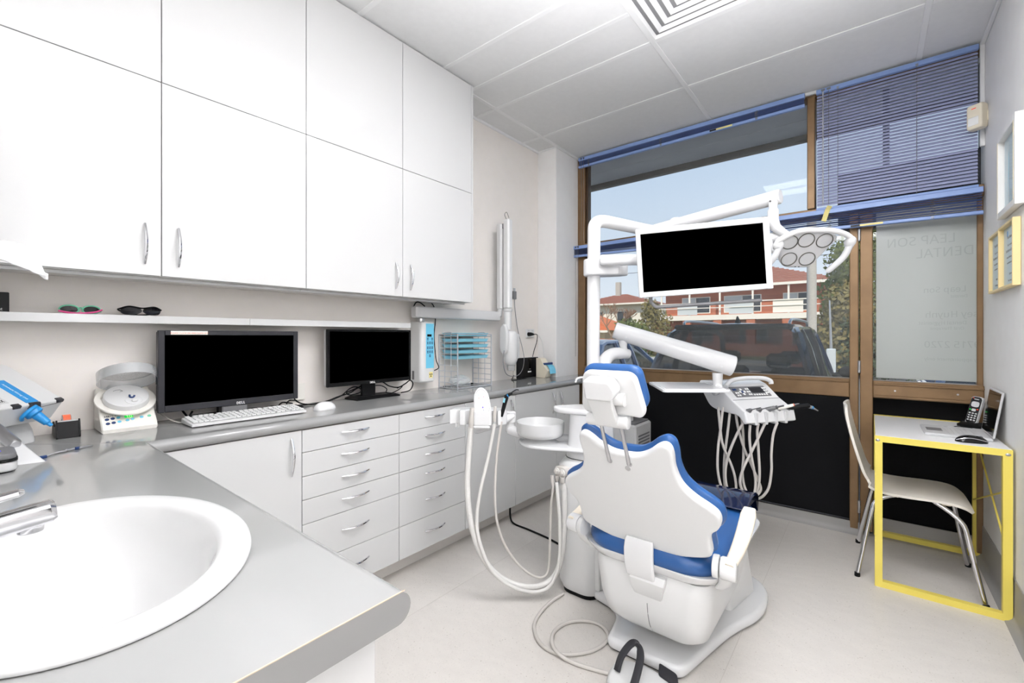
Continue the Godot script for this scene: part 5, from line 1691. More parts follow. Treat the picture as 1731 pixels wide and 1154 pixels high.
	hs.loft([lay(rrect(0, 0, 0.1, 0.02, 0.004, 2), V(CX + 0.012, 0.29, -1.586), Vector3.RIGHT, V(0, 0, -1)), lay(rrect(0, 0, 0.118, 0.03, 0.006, 2), V(CX + 0.012, 0.325, -1.572), Vector3.RIGHT, V(0, 0, -1)), lay(rrect(0, 0, 0.13, 0.05, 0.006, 2), V(CX + 0.016, 0.362, -1.572), Vector3.RIGHT, V(0, 0, -1)), lay(rrect(0, 0, 0.13, 0.05, 0.006, 2), V(CX + 0.018, 0.385, -1.585), Vector3.RIGHT, V(0, 0, -1))])
	wpart(t, "hinge_housing", hs, M.white_plastic, 25)
	wpart(t, "housing_slot", MB.new().bx(V(CX + 0.05, 0.371, -1.562), V(CX + 0.076, 0.376, -1.5585)), M.black_plastic, 0)
	# ---- headrest on two rods
	var hu := V(0, 0.96, 0.28).normalized()
	var hn := V(0, 0.28, -0.96).normalized()
	var h0 := V(-0.653, 1.062, -1.31)
	var ho := rounded([Vector3(-0.09, 0.076, 0.03), Vector3(0.09, 0.076, 0.03), Vector3(0.112, -0.05, 0.03), Vector3(0.1, -0.074, 0.02), Vector3(0.03, -0.07, 0.03), Vector3(-0.03, -0.07, 0.03), Vector3(-0.1, -0.074, 0.02), Vector3(-0.112, -0.05, 0.03)])
	var hsh := MB.new()
	hsh.xf = Transform3D(Basis(Vector3.RIGHT, hu, -hn), h0 + hn * 0.026)
	hsh.prism(ho, 0.0, 0.026, 0.008, 3)
	wpart(t, "headrest_shell", hsh, M.white_plastic, 50)
	var ho2 := rounded([Vector3(-0.098, 0.088, 0.035), Vector3(0.098, 0.088, 0.035), Vector3(0.114, -0.03, 0.03), Vector3(0.096, -0.06, 0.02), Vector3(-0.096, -0.06, 0.02), Vector3(-0.114, -0.03, 0.03)])
	wpart(t, "headrest_cushion", pillow(ccw(ho2), Transform3D(Basis(Vector3.LEFT, hu, hn), h0 + hn * 0.018), 0.05, 0.022, 0.004), M.upholstery_blue, 60)
	var bk := MB.new()
	bk.xf = Transform3D(Basis(Vector3.RIGHT, hu, -hn), h0 - hn * 0.002)
	bk.prism(rounded([Vector3(-0.064, 0.064, 0.012), Vector3(0.026, 0.064, 0.012), Vector3(0.048, 0.03, 0.014), Vector3(0.026, -0.004, 0.012), Vector3(-0.064, -0.004, 0.012)], 3), 0.0, 0.05, 0.007, 3)
	var hb := wpart(t, "headrest_pivot", bk, M.white_gloss, 40)
	var kn := MB.new()
	kn.cyl(h0 - hn * 0.006 + hu * -0.01 + V(0.015, 0, 0), h0 - hn * 0.006 + hu * -0.012 + V(0.055, 0, 0), 0.022)
	wpart(hb, "pivot_boss", kn, M.white_plastic)
	var arm := MB.new()
	var a0 := h0 + hu * 0.005 - hn * 0.036
	var a1 := V(-0.668, 0.962, -1.33)
	arm.loft([lay(rrect(0, 0, 0.085, 0.02, 0.005, 2), a0 + V(-0.02, 0, 0), Vector3.RIGHT, -hn), lay(rrect(0, 0, 0.08, 0.024, 0.005, 2), a0.lerp(a1, 0.5) + V(-0.01, 0, 0), Vector3.RIGHT, -hn), lay(rrect(0, 0, 0.078, 0.026, 0.005, 2), a1, Vector3.RIGHT, -hn)])
	arm.v.reverse()
	wpart(t, "headrest_arm", arm, M.white_plastic, 30)
	wpart(t, "headrest_barrel", MB.new().rcyl(V(-0.745, 0.972, -1.335), V(-0.598, 0.972, -1.335), 0.021, 0.005), M.white_plastic)
	for x in [-0.036, 0.036]:
		var foot := p0 + uv * 0.338 - nf * 0.003 + V(x - 0.022, 0, 0)
		var top := V(-0.663 + x, 0.965, -1.335)
		wpart(t, "headrest_rod", MB.new().cyl(foot, top, 0.0066, -1.0, 14), M.satin_metal)
		var rg := MB.new()
		rg.xf = Transform3D(Basis(Vector3.RIGHT, uv, -nf), p0 + uv * 0.337 + V(x - 0.022, 0, 0))
		rg.prism(circle2(0, 0, 0.0095), -0.002, 0.0015)
		wpart(t, "rod_bush", rg, M.satin_metal)
	# ---- armrests
	for s in [-1.0, 1.0]:
		var ax: float = CX + s * 0.262
		var hub := MB.new()
		hub.rcyl(V(ax, 0.49, -1.565), V(ax + s * 0.05, 0.49, -1.57), 0.036, 0.008)
		var hb2 := wpart(t, "armrest_hub", hub, M.white_gloss)
		var cap := MB.new()
		cap.rcyl(V(ax - s * 0.022, 0.49, -1.563), V(ax - s * 0.002, 0.49, -1.565), 0.037, 0.004)
		wpart(hb2, "hub_collar", cap, M.white_plastic)
		var br := MB.new()
		br.loft([lay(rrect(0, 0, 0.05, 0.07, 0.012, 3), V(ax + s * 0.02, 0.475, -1.59), Vector3.RIGHT, V(0, 0, -1)), lay(rrect(0, 0, 0.04, 0.1, 0.012, 3), V(ax + s * 0.005, 0.42, -1.64), Vector3.RIGHT, V(0, 0, -1)), lay(rrect(0, 0, 0.03, 0.14, 0.012, 3), V(ax - s * 0.02, 0.385, -1.69), Vector3.RIGHT, V(0, 0, -1))])
		br.v.reverse()
		wpart(hb2, "arm_bracket", br, M.white_plastic, 40)
		# the pad runs forward and rises a little
		var pad := MB.new()
		var pads := []
		var c0 := V(ax + s * 0.033, 0.5, -1.545)
		var c1 := V(ax + s * 0.038, 0.6, -1.83)
		var along := (c1 - c0).normalized()
		var nrm := along.cross(Vector3.RIGHT).normalized()
		if nrm.y < 0: nrm = -nrm
		for i in 12:
			var f := i / 11.0
			var w := 0.026 + 0.026 * sin(PI * minf(f * 0.5 + 0.1, 1.0))
			if i == 0 or i == 11: w *= 0.8
			var th := 0.024 if i > 0 and i < 11 else 0.014
			var bow := -0.028 * sin(PI * f)
			pads.append(lay(rrect(0, 0, w, th, th * 0.45, 4), c0.lerp(c1, f) + nrm * (bow + 0.012), Vector3.RIGHT, nrm))
		pad.loft(pads)
		pad.v.reverse()
		wpart(t, "armrest_pad", pad, M.armrest_cream, 50)

func ccw(p: PackedVector2Array) -> PackedVector2Array:
	if Geometry2D.is_polygon_clockwise(p): p.reverse()
	return p

func circle2(x: float, y: float, r: float, n := 20) -> PackedVector2Array:
	var out := PackedVector2Array()
	for k in n: out.append(Vector2(x + cos(TAU * k / n) * r, y + sin(TAU * k / n) * r))
	return out

func smooth_plate(pts: Array) -> PackedVector2Array:
	return rounded(pts, 8)

# a straight ribbed hose is a tube whose radius ripples
func ribbed(pts: Array, r: float, pitch := 0.006) -> MB:
	var curve := Curve3D.new()
	curve.bake_interval = 0.01
	for p in pts: curve.add_point(p)
	var n := int(curve.get_baked_length() / (pitch / 2.0))
	var out := []
	var rr := []
	for i in n + 1:
		out.append(curve.sample_baked(curve.get_baked_length() * i / n))
		rr.append(r if i % 2 == 0 else r * 0.9)
	return MB.new().tube(out, rr, 10)

func spittoon_tower() -> void:
	var t := thing("spittoon_tower", "white dental unit tower with a spittoon bowl and a tall bent pole", "dental unit", V(-1.12, 0, -1.96))
	# lower body: tall rounded column flaring to the floor
	var b := MB.new()
	var rr := []
	for e in [[0.02, -1.205, -0.995, -1.845, -2.17], [0.05, -1.215, -0.992, -1.835, -2.17], [0.3, -1.225, -0.99, -1.845, -2.17], [0.5, -1.232, -0.985, -1.85, -2.17], [0.61, -1.232, -0.985, -1.855, -2.165], [0.635, -1.215, -0.99, -1.87, -2.15], [0.642, -1.19, -1.0, -1.89, -2.13]]:
		rr.append(lay(rrect(0, 0, absf(e[2] - e[1]), absf(e[4] - e[3]), 0.075, 7), V((e[1] + e[2]) / 2, e[0], (e[3] + e[4]) / 2), Vector3.RIGHT, V(0, 0, -1)))
	b.loft(rr)
	wpart(t, "lower_body", b, M.white_plastic, 50)
	wpart(t, "kick_seal", MB.new().slab(rrect(-1.1, -2.0, 0.19, 0.3, 0.06), 0.0, 0.022), M.black_plastic)
	wpart(t, "side_panel", MB.new().bx(V(-1.005, 0.05, -2.03), V(-0.965, 0.42, -1.885), 0.006), M.light_grey_plastic, 0)
	wpart(t, "front_panel", MB.new().bx(V(-1.01, 0.05, -1.905), V(-0.985, 0.44, -1.868), 0.004), M.white_plastic, 0)
	# neck and head
	var nk := MB.new()
	nk.loft([lay(rrect(0, 0, 0.2, 0.22, 0.085, 7), V(-1.118, 0.634, -2.0), Vector3.RIGHT, V(0, 0, -1)), lay(rrect(0, 0, 0.19, 0.21, 0.085, 7), V(-1.118, 0.7, -2.0), Vector3.RIGHT, V(0, 0, -1))])
	wpart(t, "neck", nk, M.white_plastic, 50)
	wpart(t, "neck_joint", MB.new().slab(rrect(-1.118, -2.0, 0.203, 0.223, 0.086, 7), 0.642, 0.645), M.dark_grey_plastic)
	var hd := MB.new()
	hd.loft([lay(rrect(0, 0, 0.21, 0.22, 0.075, 7), V(-1.1, 0.69, -2.0), Vector3.RIGHT, V(0, 0, -1)), lay(rrect(0, 0, 0.2, 0.215, 0.075, 7), V(-1.1, 0.76, -2.0), Vector3.RIGHT, V(0, 0, -1)), lay(rrect(0, 0, 0.19, 0.21, 0.075, 7), V(-1.1, 0.862, -2.0), Vector3.RIGHT, V(0, 0, -1))])
	wpart(t, "head", hd, M.white_gloss, 50)
	# drip ledge below the bowl, joined to the head
	var lg := MB.new()
	var ld := smooth2([Vector2(-1.0, -1.91), Vector2(-1.15, -1.85), Vector2(-1.33, -1.79), Vector2(-1.45, -1.85), Vector2(-1.465, -1.93), Vector2(-1.4, -2.01), Vector2(-1.25, -2.06), Vector2(-1.0, -2.09)])
	lg.slab(ld, 0.683, 0.7, 0.007, 3)
	wpart(t, "ledge", lg, M.white_gloss, 50)
	wpart(t, "ledge_cone", MB.new().lathe(V(-1.345, 0.0, -1.9), [Vector2(0.1, 0.699), Vector2(0.075, 0.712), Vector2(0.06, 0.725)], 32), M.white_gloss)
	# cap with its overhanging beak, and the cup filler
	wpart(t, "cap", MB.new().slab(smooth2([Vector2(-1.0, -1.92), Vector2(-1.12, -1.89), Vector2(-1.22, -1.88), Vector2(-1.278, -1.93), Vector2(-1.24, -2.0), Vector2(-1.15, -2.1), Vector2(-1.02, -2.1)]), 0.862, 0.89, 0.01, 3), M.white_gloss, 50)
	wpart(t, "drip_nozzle", MB.new().cyl(V(-1.22, 0.85, -1.93), V(-1.2, 0.865, -1.94), 0.006), M.satin_metal)
	var fl := MB.new()
	var fp := spline([V(-1.12, 0.885, -2.03), V(-1.12, 0.98, -2.03), V(-1.125, 1.02, -2.022), V(-1.145, 1.038, -2.005), V(-1.172, 1.032, -1.985), V(-1.18, 1.012, -1.98)], 7)
	var fr := []
	for i in fp.size():
		var tg: Vector3 = (fp[mini(i + 1, fp.size() - 1)] - fp[maxi(i - 1, 0)]).normalized()
		var side := V(0.62, 0, 0.78)
		fr.append(lay(rrect(0, 0, 0.024, 0.009, 0.004, 2), fp[i], side, side.cross(tg) * -1.0))
	fl.loft(fr)
	fl.v.reverse()
	wpart(t, "cup_filler", fl, M.white_gloss, 40)
	# the bowl
	var bowl := MB.new()
	bowl.lathe(V(-1.345, 0.722, -1.9), [Vector2(0.055, 0.0), Vector2(0.1, 0.004), Vector2(0.118, 0.014), Vector2(0.124, 0.03), Vector2(0.126, 0.078), Vector2(0.124, 0.082), Vector2(0.121, 0.078), Vector2(0.117, 0.045), Vector2(0.1, 0.02), Vector2(0.05, 0.012), Vector2(0.0, 0.01)], 56)
	wpart(t, "bowl", bowl, M.porcelain, 60)
	# hose connections
	var cn := t
	var fwd := V(-0.2, 0, 1).normalized()
	var so := at_px(948, 797, 2.165)
	var face := facing(so, fwd)
	var pl := MB.new()
	pl.xf = face
	pl.prism(rrect(0.0, 0.0, 0.078, 0.05, 0.024, 6), -0.06, 0.006, 0.003, 2)
	wpart(cn, "socket_plate", pl, M.hose_grey, 40)
	for x in [-0.018, 0.018]:
		var sk := MB.new()
		sk.xf = face
		sk.prism(circle2(x, 0, 0.0165), 0.004, 0.012, 0.002)
		wpart(cn, "socket_ring", sk, M.hose_light, 40)
		var kb := MB.new()
		kb.xf = face
		kb.tube([V(x, 0, 0.012), V(x, 0, 0.022), V(x, 0, 0.024)], [0.011, 0.01, 0.006], 16)
		wpart(cn, "socket_knob", kb, M.hose_grey)
		var nz := MB.new()
		nz.xf = face
		nz.tube([V(x, -0.02, 0.006), V(x, -0.044, 0.006), V(x, -0.05, 0.006)], [0.012, 0.0115, 0.008], 16)
		wpart(cn, "hose_collar", nz, M.hose_grey)
	assistant_console()
	# column with the arms for screen and lamp
	var pole := t
	var top := spline([V(-1.113, 1.79, -2.055), V(-1.112, 1.825, -2.06), V(-1.104, 1.848, -2.085), V(-1.09, 1.857, -2.13)], 6)
	var pts := [V(-1.115, 0.64, -2.05), V(-1.115, 1.2, -2.05)]
	for p in top: pts.append(p)
	pts.append(V(-1.0, 1.856, -2.41))
	pts.append(V(-0.905, 1.856, -2.7))
	wpart(pole, "pole", MB.new().tube(pts, 0.033, 28), M.white_gloss, 60)
	var bkt := MB.new()
	bkt.slab(smooth2([Vector2(-1.165, -2.07), Vector2(-1.145, -2.005), Vector2(-1.09, -1.99), Vector2(-1.01, -2.05), Vector2(-0.97, -2.085), Vector2(-0.965, -2.14), Vector2(-1.02, -2.15), Vector2(-1.11, -2.115)]), 1.56, 1.645, 0.008, 3)
	wpart(pole, "arm_clamp", bkt, M.white_gloss, 50)

# holder with touch keypad, suction handpieces and syringe on the assistant's side
func assistant_console() -> void:
	var t := thing("assistant_console", "white assistant holder with a leaf-shaped keypad on an arm beside the spittoon bowl", "instrument holder", at_px(820, 712, 2.2))
	var rt := V(0.84, 0, -0.54).normalized()
	var fr := Transform3D(Basis(rt, Vector3.UP, rt.cross(Vector3.UP)), at_px(811, 702, 2.18))
	var add := func(parent: Node3D, called: String, mb: MB, m: Material, s := 40.0) -> MeshInstance3D:
		return wpart(parent, called, mb, m, s)
	# holder bar in plan: a shallow bow with notches
	var bar := MB.new()
	bar.xf = fr
	bar.slab(rounded([Vector3(-0.145, -0.06, 0.01), Vector3(-0.06, -0.075, 0.03), Vector3(0.07, -0.075, 0.03), Vector3(0.13, -0.05, 0.012), Vector3(0.135, 0.0, 0.01), Vector3(0.11, 0.035, 0.008), Vector3(0.094, 0.035, 0.004), Vector3(0.088, 0.01, 0.01), Vector3(0.07, 0.01, 0.01), Vector3(0.062, 0.045, 0.008), Vector3(-0.02, 0.05, 0.01), Vector3(-0.032, 0.012, 0.01), Vector3(-0.058, 0.012, 0.01), Vector3(-0.066, 0.046, 0.006), Vector3(-0.092, 0.046, 0.006), Vector3(-0.1, 0.01, 0.01), Vector3(-0.12, 0.008, 0.01), Vector3(-0.145, 0.03, 0.008)], 4), -0.042, 0.03, 0.008, 2)
	add.call(t, "holder", bar, M.white_gloss)
	var lip := MB.new()
	lip.xf = fr
	lip.bx(V(-0.026, -0.058, -0.01), V(0.058, -0.04, 0.05), 0.008)
	add.call(t, "holder_lip", lip, M.white_gloss, 0.0)
	for x in [-0.105, -0.118]:
		var hk := MB.new()
		hk.xf = fr
		hk.tube([V(x, -0.04, 0.005), V(x, -0.058, 0.008)], 0.0035, 8)
		add.call(t, "hook", hk, M.white_plastic)
	# leaf-shaped keypad leaning back
	var kt := fr * Transform3D(Basis(V(1, 0, 0), deg_to_rad(-22.0)) * Basis(V(0, 0, 1), 0.18), V(0.014, 0.072, 0.024)).scaled_local(V(1.18, 1.18, 1.18))
	var leaf := func(k: float) -> PackedVector2Array:
		return smooth2([Vector2(0.0, 0.062 * k), Vector2(0.026 * k, 0.04 * k), Vector2(0.034 * k, -0.01 * k), Vector2(0.03 * k, -0.05 * k), Vector2(0.0, -0.053 * k), Vector2(-0.03 * k, -0.05 * k), Vector2(-0.034 * k, -0.01 * k), Vector2(-0.026 * k, 0.04 * k)])
	var kb := MB.new()
	kb.xf = kt
	kb.prism(leaf.call(1.0), -0.012, 0.0, 0.003, 2)
	var keypad: MeshInstance3D = add.call(t, "keypad", kb, M.white_gloss)
	var kl := MB.new()
	kl.xf = kt
	kl.prism(leaf.call(0.86), 0.0, 0.0006)
	add.call(keypad, "key_border", kl, M.ink_grey)
	var kf := MB.new()
	kf.xf = kt
	kf.prism(leaf.call(0.83), 0.0, 0.0009)
	add.call(keypad, "key_face", kf, M.label_white)
	var mats := [M.film_blue, M.film_blue, M.orange_label, M.pink, M.tray_blue, M.tray_blue, M.led_violet, M.ink_navy]
	var n := 0
	for q in [[-0.01, 0.03], [0.01, 0.03], [-0.01, 0.016], [0.01, 0.018], [-0.01, 0.003], [0.01, 0.004], [0.002, -0.025], [0.004, -0.037]]:
		var d := MB.new()
		d.xf = kt
		d.prism(circle2(q[0], q[1], 0.0035 if n == 6 else 0.0018, 10), 0.0, 0.0013)
		add.call(keypad, "key_symbol", d, mats[n], 0.0)
		n += 1
	# handpieces in the notches
	var o := fr.origin
	var s1 := at_px(797, 711, 2.15)
	wpart(t, "large_suction_handle", MB.new().tube([s1 + V(0, -0.035, 0), s1 + V(0, -0.01, 0), s1 + V(0.0, 0.0, 0), s1 + V(0.002, 0.025, 0), s1 + V(0.004, 0.06, -0.004), s1 + V(0.004, 0.063, -0.004)], [0.013, 0.0135, 0.0155, 0.0125, 0.0125, 0.01], 18), M.hose_grey)
	var s2 := at_px(836, 702, 2.14)
	wpart(t, "small_suction_handle", MB.new().tube([s2 + V(0, -0.03, 0), s2 + V(0, 0.0, 0), s2 + V(0.0, 0.01, 0), s2 + V(0.003, 0.04, -0.003), s2 + V(0.003, 0.043, -0.003)], [0.007, 0.008, 0.0085, 0.0075, 0.005], 14), M.hose_grey)
	var s3 := path_px([[848, 704, 2.14], [850, 694, 2.14], [856, 672, 2.14], [857, 669, 2.14]])
	var sy := thing("air_water_syringe", "black air and water syringe standing in the assistant holder", "syringe", s3[0])
	wpart(sy, "barrel", MB.new().tube(s3, [0.006, 0.0095, 0.0105, 0.008], 14), M.black_plastic)
	wpart(sy, "head", MB.new().tube(path_px([[854, 671, 2.14], [858, 668, 2.14], [866, 664, 2.14]]), [0.009, 0.009, 0.006], 14), M.black_plastic)
	wpart(sy, "ring", MB.new().tube(path_px([[857.5, 668.6, 2.14], [859, 667.8, 2.14]]), 0.0094, 14), M.tip_blue)
	wpart(sy, "nozzle", MB.new().tube(spline(path_px([[862, 665.5, 2.14], [868, 661, 2.14], [873, 658.5, 2.14], [877, 659, 2.14]]), 5), 0.0028, 8), M.black_plastic)
	wpart(sy, "button", MB.new().tube(path_px([[851.5, 680, 2.125], [853, 673, 2.125]]), 0.0045, 8), M.tray_blue)
	# folding arm back to the tower
	var arm := MB.new()
	arm.tube(path_px([[802, 727, 2.24], [806, 726, 2.24], [845, 715, 2.3], [866, 702, 2.35]]), [0.016, 0.021, 0.018, 0.019], 18)
	wpart(t, "fore_arm", arm, M.white_gloss, 50)
	var kn := path_px([[863, 695, 2.36], [863, 714, 2.36]])
	wpart(t, "elbow", MB.new().rcyl(kn[1], kn[0], 0.029, 0.008), M.white_gloss)
	wpart(t, "rear_arm", MB.new().tube(path_px([[857, 724, 2.36], [861, 725, 2.36], [876, 731, 2.34], [905, 740, 2.34], [960, 742, 2.34]]), [0.018, 0.027, 0.026, 0.026, 0.026], 20), M.white_gloss, 50)
	wpart(t, "elbow_foot", MB.new().rcyl(at_px(862, 728, 2.36), at_px(862, 712, 2.36), 0.024, 0.004), M.white_gloss)
	# hoses hang to the floor and return to the tower
	var h1 := path_px([[796, 722, 2.15], [793, 760, 2.15], [790, 810, 2.14], [792, 855, 2.12], [800, 900, 2.1], [818, 945, 2.09], [845, 975, 2.09], [880, 990, 2.1], [912, 990, 2.11], [936, 975, 2.12], [948, 945, 2.13], [953, 900, 2.14], [954, 850, 2.15], [953, 815, 2.155]])
	solo("large_suction_hose", "thick ribbed grey suction hose looping from the assistant holder to the spittoon tower", "hose", ribbed(spline(h1, 8), 0.0145), M.hose_light, h1[0], "suction hoses", 60)
	var h2 := path_px([[836, 716, 2.14], [826, 770, 2.14], [812, 830, 2.12], [806, 880, 2.1], [812, 920, 2.08], [830, 962, 2.07], [860, 988, 2.07], [895, 1000, 2.08], [922, 996, 2.09], [938, 975, 2.1], [946, 940, 2.11], [946, 880, 2.13], [943, 840, 2.14], [941, 815, 2.155]])
	cord("small_suction_hose", "slim pale suction hose looping low from the assistant holder to the spittoon tower", h2, 0.0085, M.hose_light, "hose", "suction hoses", 8, 10)
	var h3 := path_px([[848, 712, 2.14], [840, 770, 2.14], [837, 830, 2.12], [840, 880, 2.11], [853, 920, 2.11], [875, 952, 2.12], [900, 972, 2.13], [920, 974, 2.14], [928, 955, 2.15], [930, 900, 2.155], [932, 850, 2.16], [935, 825, 2.16]])
	cord("syringe_hose", "thin beige hose from the black syringe swinging down to the spittoon tower", h3, 0.0062, M.hose_grey, "hose", "suction hoses", 8, 10)
	wpart(t, "syringe_hose_end", MB.new().tube(path_px([[935, 826, 2.155], [934, 812, 2.16], [933, 803, 2.165]]), [0.005, 0.0085, 0.0085], 12), M.hose_grey)

func delivery_unit() -> void:
	var t := thing("delivery_unit", "white dentist's instrument console with a keypad and five handpieces on a swing arm", "instrument console", at_px(1263, 718, 2.2))
	var rt := V(0.556, 0, -0.831).normalized()
	var out := V(0.831, 0, 0.556).normalized()
	var b0 := at_px(1263, 716, 2.2)
	# profile in (out, up) seen from its right: front lip at the origin
	var X := Transform3D(Basis(out, Vector3.UP, out.cross(Vector3.UP)), b0)   # local z = out x up = -right
	var prof := rounded([Vector3(0.0, 0.0, 0.006), Vector3(-0.012, 0.055, 0.004), Vector3(-0.1, 0.105, 0.004), Vector3(-0.185, 0.172, 0.01), Vector3(-0.24, 0.19, 0.02), Vector3(-0.34, 0.185, 0.02), Vector3(-0.345, 0.16, 0.01), Vector3(-0.26, 0.05, 0.05), Vector3(-0.2, 0.035, 0.03), Vector3(-0.06, 0.03, 0.02), Vector3(-0.02, -0.008, 0.004)], 4)
	var body := MB.new()
	body.xf = X
	body.prism(prof, -0.322, 0.0, 0.008, 3)
	var bd := wpart(t, "housing", body, M.white_gloss, 35)
	# sloping control face
	var fa := V(-0.185, 0.172, 0) - V(-0.1, 0.105, 0)
	var up := (out * fa.x + Vector3.UP * fa.y).normalized()
	var nn := rt.cross(up).normalized()
	if nn.y < 0: nn = -nn
	var fo := b0 + out * -0.1 + Vector3.UP * 0.105 + rt * 0.16
	var F := Transform3D(Basis(rt, up, nn), fo + nn * 0.0006)
	var panel := MB.new()
	panel.xf = F
	panel.prism(rrect(0.002, 0.052, 0.236, 0.076, 0.004, 2), 0.0, 0.0014)
	var cp := wpart(bd, "control_panel", panel, M.grey_plastic, 0)
	var put := func(called: String, x: float, y: float, w: float, h: float, m: Material) -> void:
		var q := MB.new()
		q.xf = F
		q.prism(rrect(x, y, w, h, 0.0015, 1), 0.0012, 0.0026)
		wpart(cp, called, q, m, 0)
	put.call("display", 0.048, 0.06, 0.082, 0.042, M.dark_grey_plastic)
	put.call("display_glass", 0.048, 0.061, 0.076, 0.036, M.ink_navy if false else M.grey_plastic)
	for k in 6: put.call("key", 0.012 + k * 0.0165, 0.026, 0.011, 0.009, M.label_white)
	for r in 3:
		for c in 2:
			put.call("key", -0.016 + c * 0.013 - 0.004 * (2 - r) * 0.5, 0.03 + r * 0.02, 0.0095, 0.011, M.label_white)
			put.call("key", 0.1 + c * 0.0125, 0.038 + r * 0.017, 0.0095, 0.01, M.label_white)
	for r in 2:
		for c in 2: put.call("key", -0.098 + c * 0.014, 0.026 + r * 0.018, 0.01, 0.011, M.label_white)
	put.call("key", -0.1, 0.068, 0.012, 0.013, M.ink_navy)
	put.call("key", -0.086, 0.069, 0.012, 0.013, M.ink_navy)
	for q in [[-0.052, 0.068], [-0.052, 0.034], [-0.066, 0.051], [-0.038, 0.051]]: put.call("key", q[0], q[1], 0.013, 0.013, M.label_white)
	put.call("key", -0.052, 0.051, 0.012, 0.016, M.ink_navy)
	# crease between the faces, top grip
	wpart(bd, "face_seam", MB.new().tube([b0 + out * -0.096 + Vector3.UP * 0.1035 + rt * 0.006, b0 + out * -0.096 + Vector3.UP * 0.1035 + rt * 0.316], 0.0013, 6), M.ink_grey)
	var gp := spline([b0 + out * -0.16 + Vector3.UP * 0.168 + rt * 0.02, b0 + out * -0.165 + Vector3.UP * 0.196 + rt * 0.06, b0 + out * -0.17 + Vector3.UP * 0.206 + rt * 0.15, b0 + out * -0.165 + Vector3.UP * 0.204 + rt * 0.27, b0 + out * -0.155 + Vector3.UP * 0.19 + rt * 0.315, b0 + out * -0.152 + Vector3.UP * 0.172 + rt * 0.32], 8)
	wpart(t, "grip_bar", MB.new().tube(gp, 0.012, 12), M.white_gloss, 60)
	# handpiece cradles: a slot and a lip each
	var hand := [["drill", M.dark_metal], ["drill", M.dark_metal], ["motor", M.grey_plastic], ["scaler", M.cream_plastic], ["syringe", M.black_plastic]]
	var labs := ["slim steel handpiece in the first cradle of the instrument console, beside the tray", "slim steel handpiece in the second cradle of the instrument console", "grey motor handpiece in the middle cradle of the instrument console", "cream scaler handpiece in the fourth cradle of the instrument console", "black angled syringe in the last cradle of the instrument console"]
	for k in 5:
		var x := 0.03 + k * 0.064
		var so := b0 + rt * x + out * -0.024 + Vector3.UP * 0.06
		var sl := MB.new()
		var sn := V(0, 1, 0) * 0.88 + out * 0.48
		sl.xf = Transform3D(Basis(rt, sn.cross(rt).normalized() * -1.0, sn.normalized()), so)
		sl.prism(circle2(0, 0.0, 0.017, 16), -0.004, 0.0016)
		wpart(bd, "cradle_slot", sl, M.grey_plastic, 0)
		if k > 0:
			var gr := MB.new()
			gr.bx(V(-0.009, -0.012, -0.03), V(0.009, 0.05, 0.006), 0.003)
			for i in gr.v.size(): gr.v[i] = b0 + rt * (x - 0.032 + gr.v[i].x) + Vector3.UP * gr.v[i].y + out * (gr.v[i].z - 0.004)
			wpart(bd, "cradle_notch", gr, M.light_grey_plastic, 0)
		var hp := thing("handpiece", labs[k], "handpiece", so, "handpieces in the instrument console")
		var dir := (out * 0.62 + Vector3.UP * 0.3 + rt * 0.55).normalized()
		match hand[k][0]:
			"drill":
				wpart(hp, "coupling", MB.new().tube([so - dir * 0.01, so + dir * 0.012, so + dir * 0.02], [0.009, 0.0085, 0.004], 14), M.dark_metal)
				wpart(hp, "shaft", MB.new().tube([so + dir * 0.018, so + dir * 0.06], [0.0028, 0.002], 10), M.dark_metal)
			"motor":
				wpart(hp, "motor", MB.new().tube([so - dir * 0.01, so + dir * 0.03, so + dir * 0.036], [0.012, 0.0115, 0.008], 16), M.grey_plastic)
				wpart(hp, "coupling", MB.new().tube([so + dir * 0.036, so + dir * 0.046, so + dir * 0.047, so + dir * 0.075], [0.009, 0.009, 0.0045, 0.004], 14), M.dark_metal)
			"scaler":
				wpart(hp, "grip", MB.new().tube([so - dir * 0.005, so + dir * 0.07, so + dir * 0.076], [0.0095, 0.0075, 0.0065], 14), M.ivory_plastic)
				wpart(hp, "ring", MB.new().tube([so + dir * 0.074, so + dir * 0.078], 0.0078, 14), M.orange_label)
				wpart(hp, "tip", MB.new().tube([so + dir * 0.078, so + dir * 0.1], [0.0065, 0.0025], 12), M.dark_metal)
			"syringe":
				var d2 := (dir * 0.85 + rt * 0.4 + Vector3.DOWN * 0.1).normalized()
				var e := so + d2 * 0.105
				wpart(hp, "barrel", MB.new().tube([so - d2 * 0.01, so + d2 * 0.05, so + d2 * 0.1, e], [0.01, 0.012, 0.0115, 0.008], 14), M.black_plastic)
				var d3 := (rt * 0.9 + Vector3.DOWN * 0.45 + out * 0.1).normalized()
				wpart(hp, "head", MB.new().tube([so + d2 * 0.09, so + d2 * 0.1 + d3 * 0.022], [0.009, 0.008], 12), M.satin_metal)
				wpart(hp, "ring", MB.new().tube([so + d2 * 0.1 + d3 * 0.02, so + d2 * 0.1 + d3 * 0.025], 0.0088, 12), M.tip_blue)
				wpart(hp, "nozzle", MB.new().tube([so + d2 * 0.1 + d3 * 0.025, so + d2 * 0.1 + d3 * 0.062], [0.0055, 0.003], 10), M.satin_metal)
	# tray at its left
	var ty := 0.995
	var q := []
	for e in [[1121, 658.5], [1236, 659], [1196, 646], [1096, 645]]:
		var d: float = (CAM_H - ty) * FOCAL / (e[1] - 568.0)
		q.append(at_px(e[0], e[1], d))
	var tray := thing("instrument_shelf", "flat white tray attached to the side of the instrument console", "tray", (q[0] + q[2]) / 2)
	var poly := rounded([Vector3(q[0].x, q[0].z, 0.02), Vector3(q[1].x, q[1].z, 0.02), Vector3(q[2].x, q[2].z, 0.03), Vector3(q[3].x, q[3].z, 0.02)], 4)
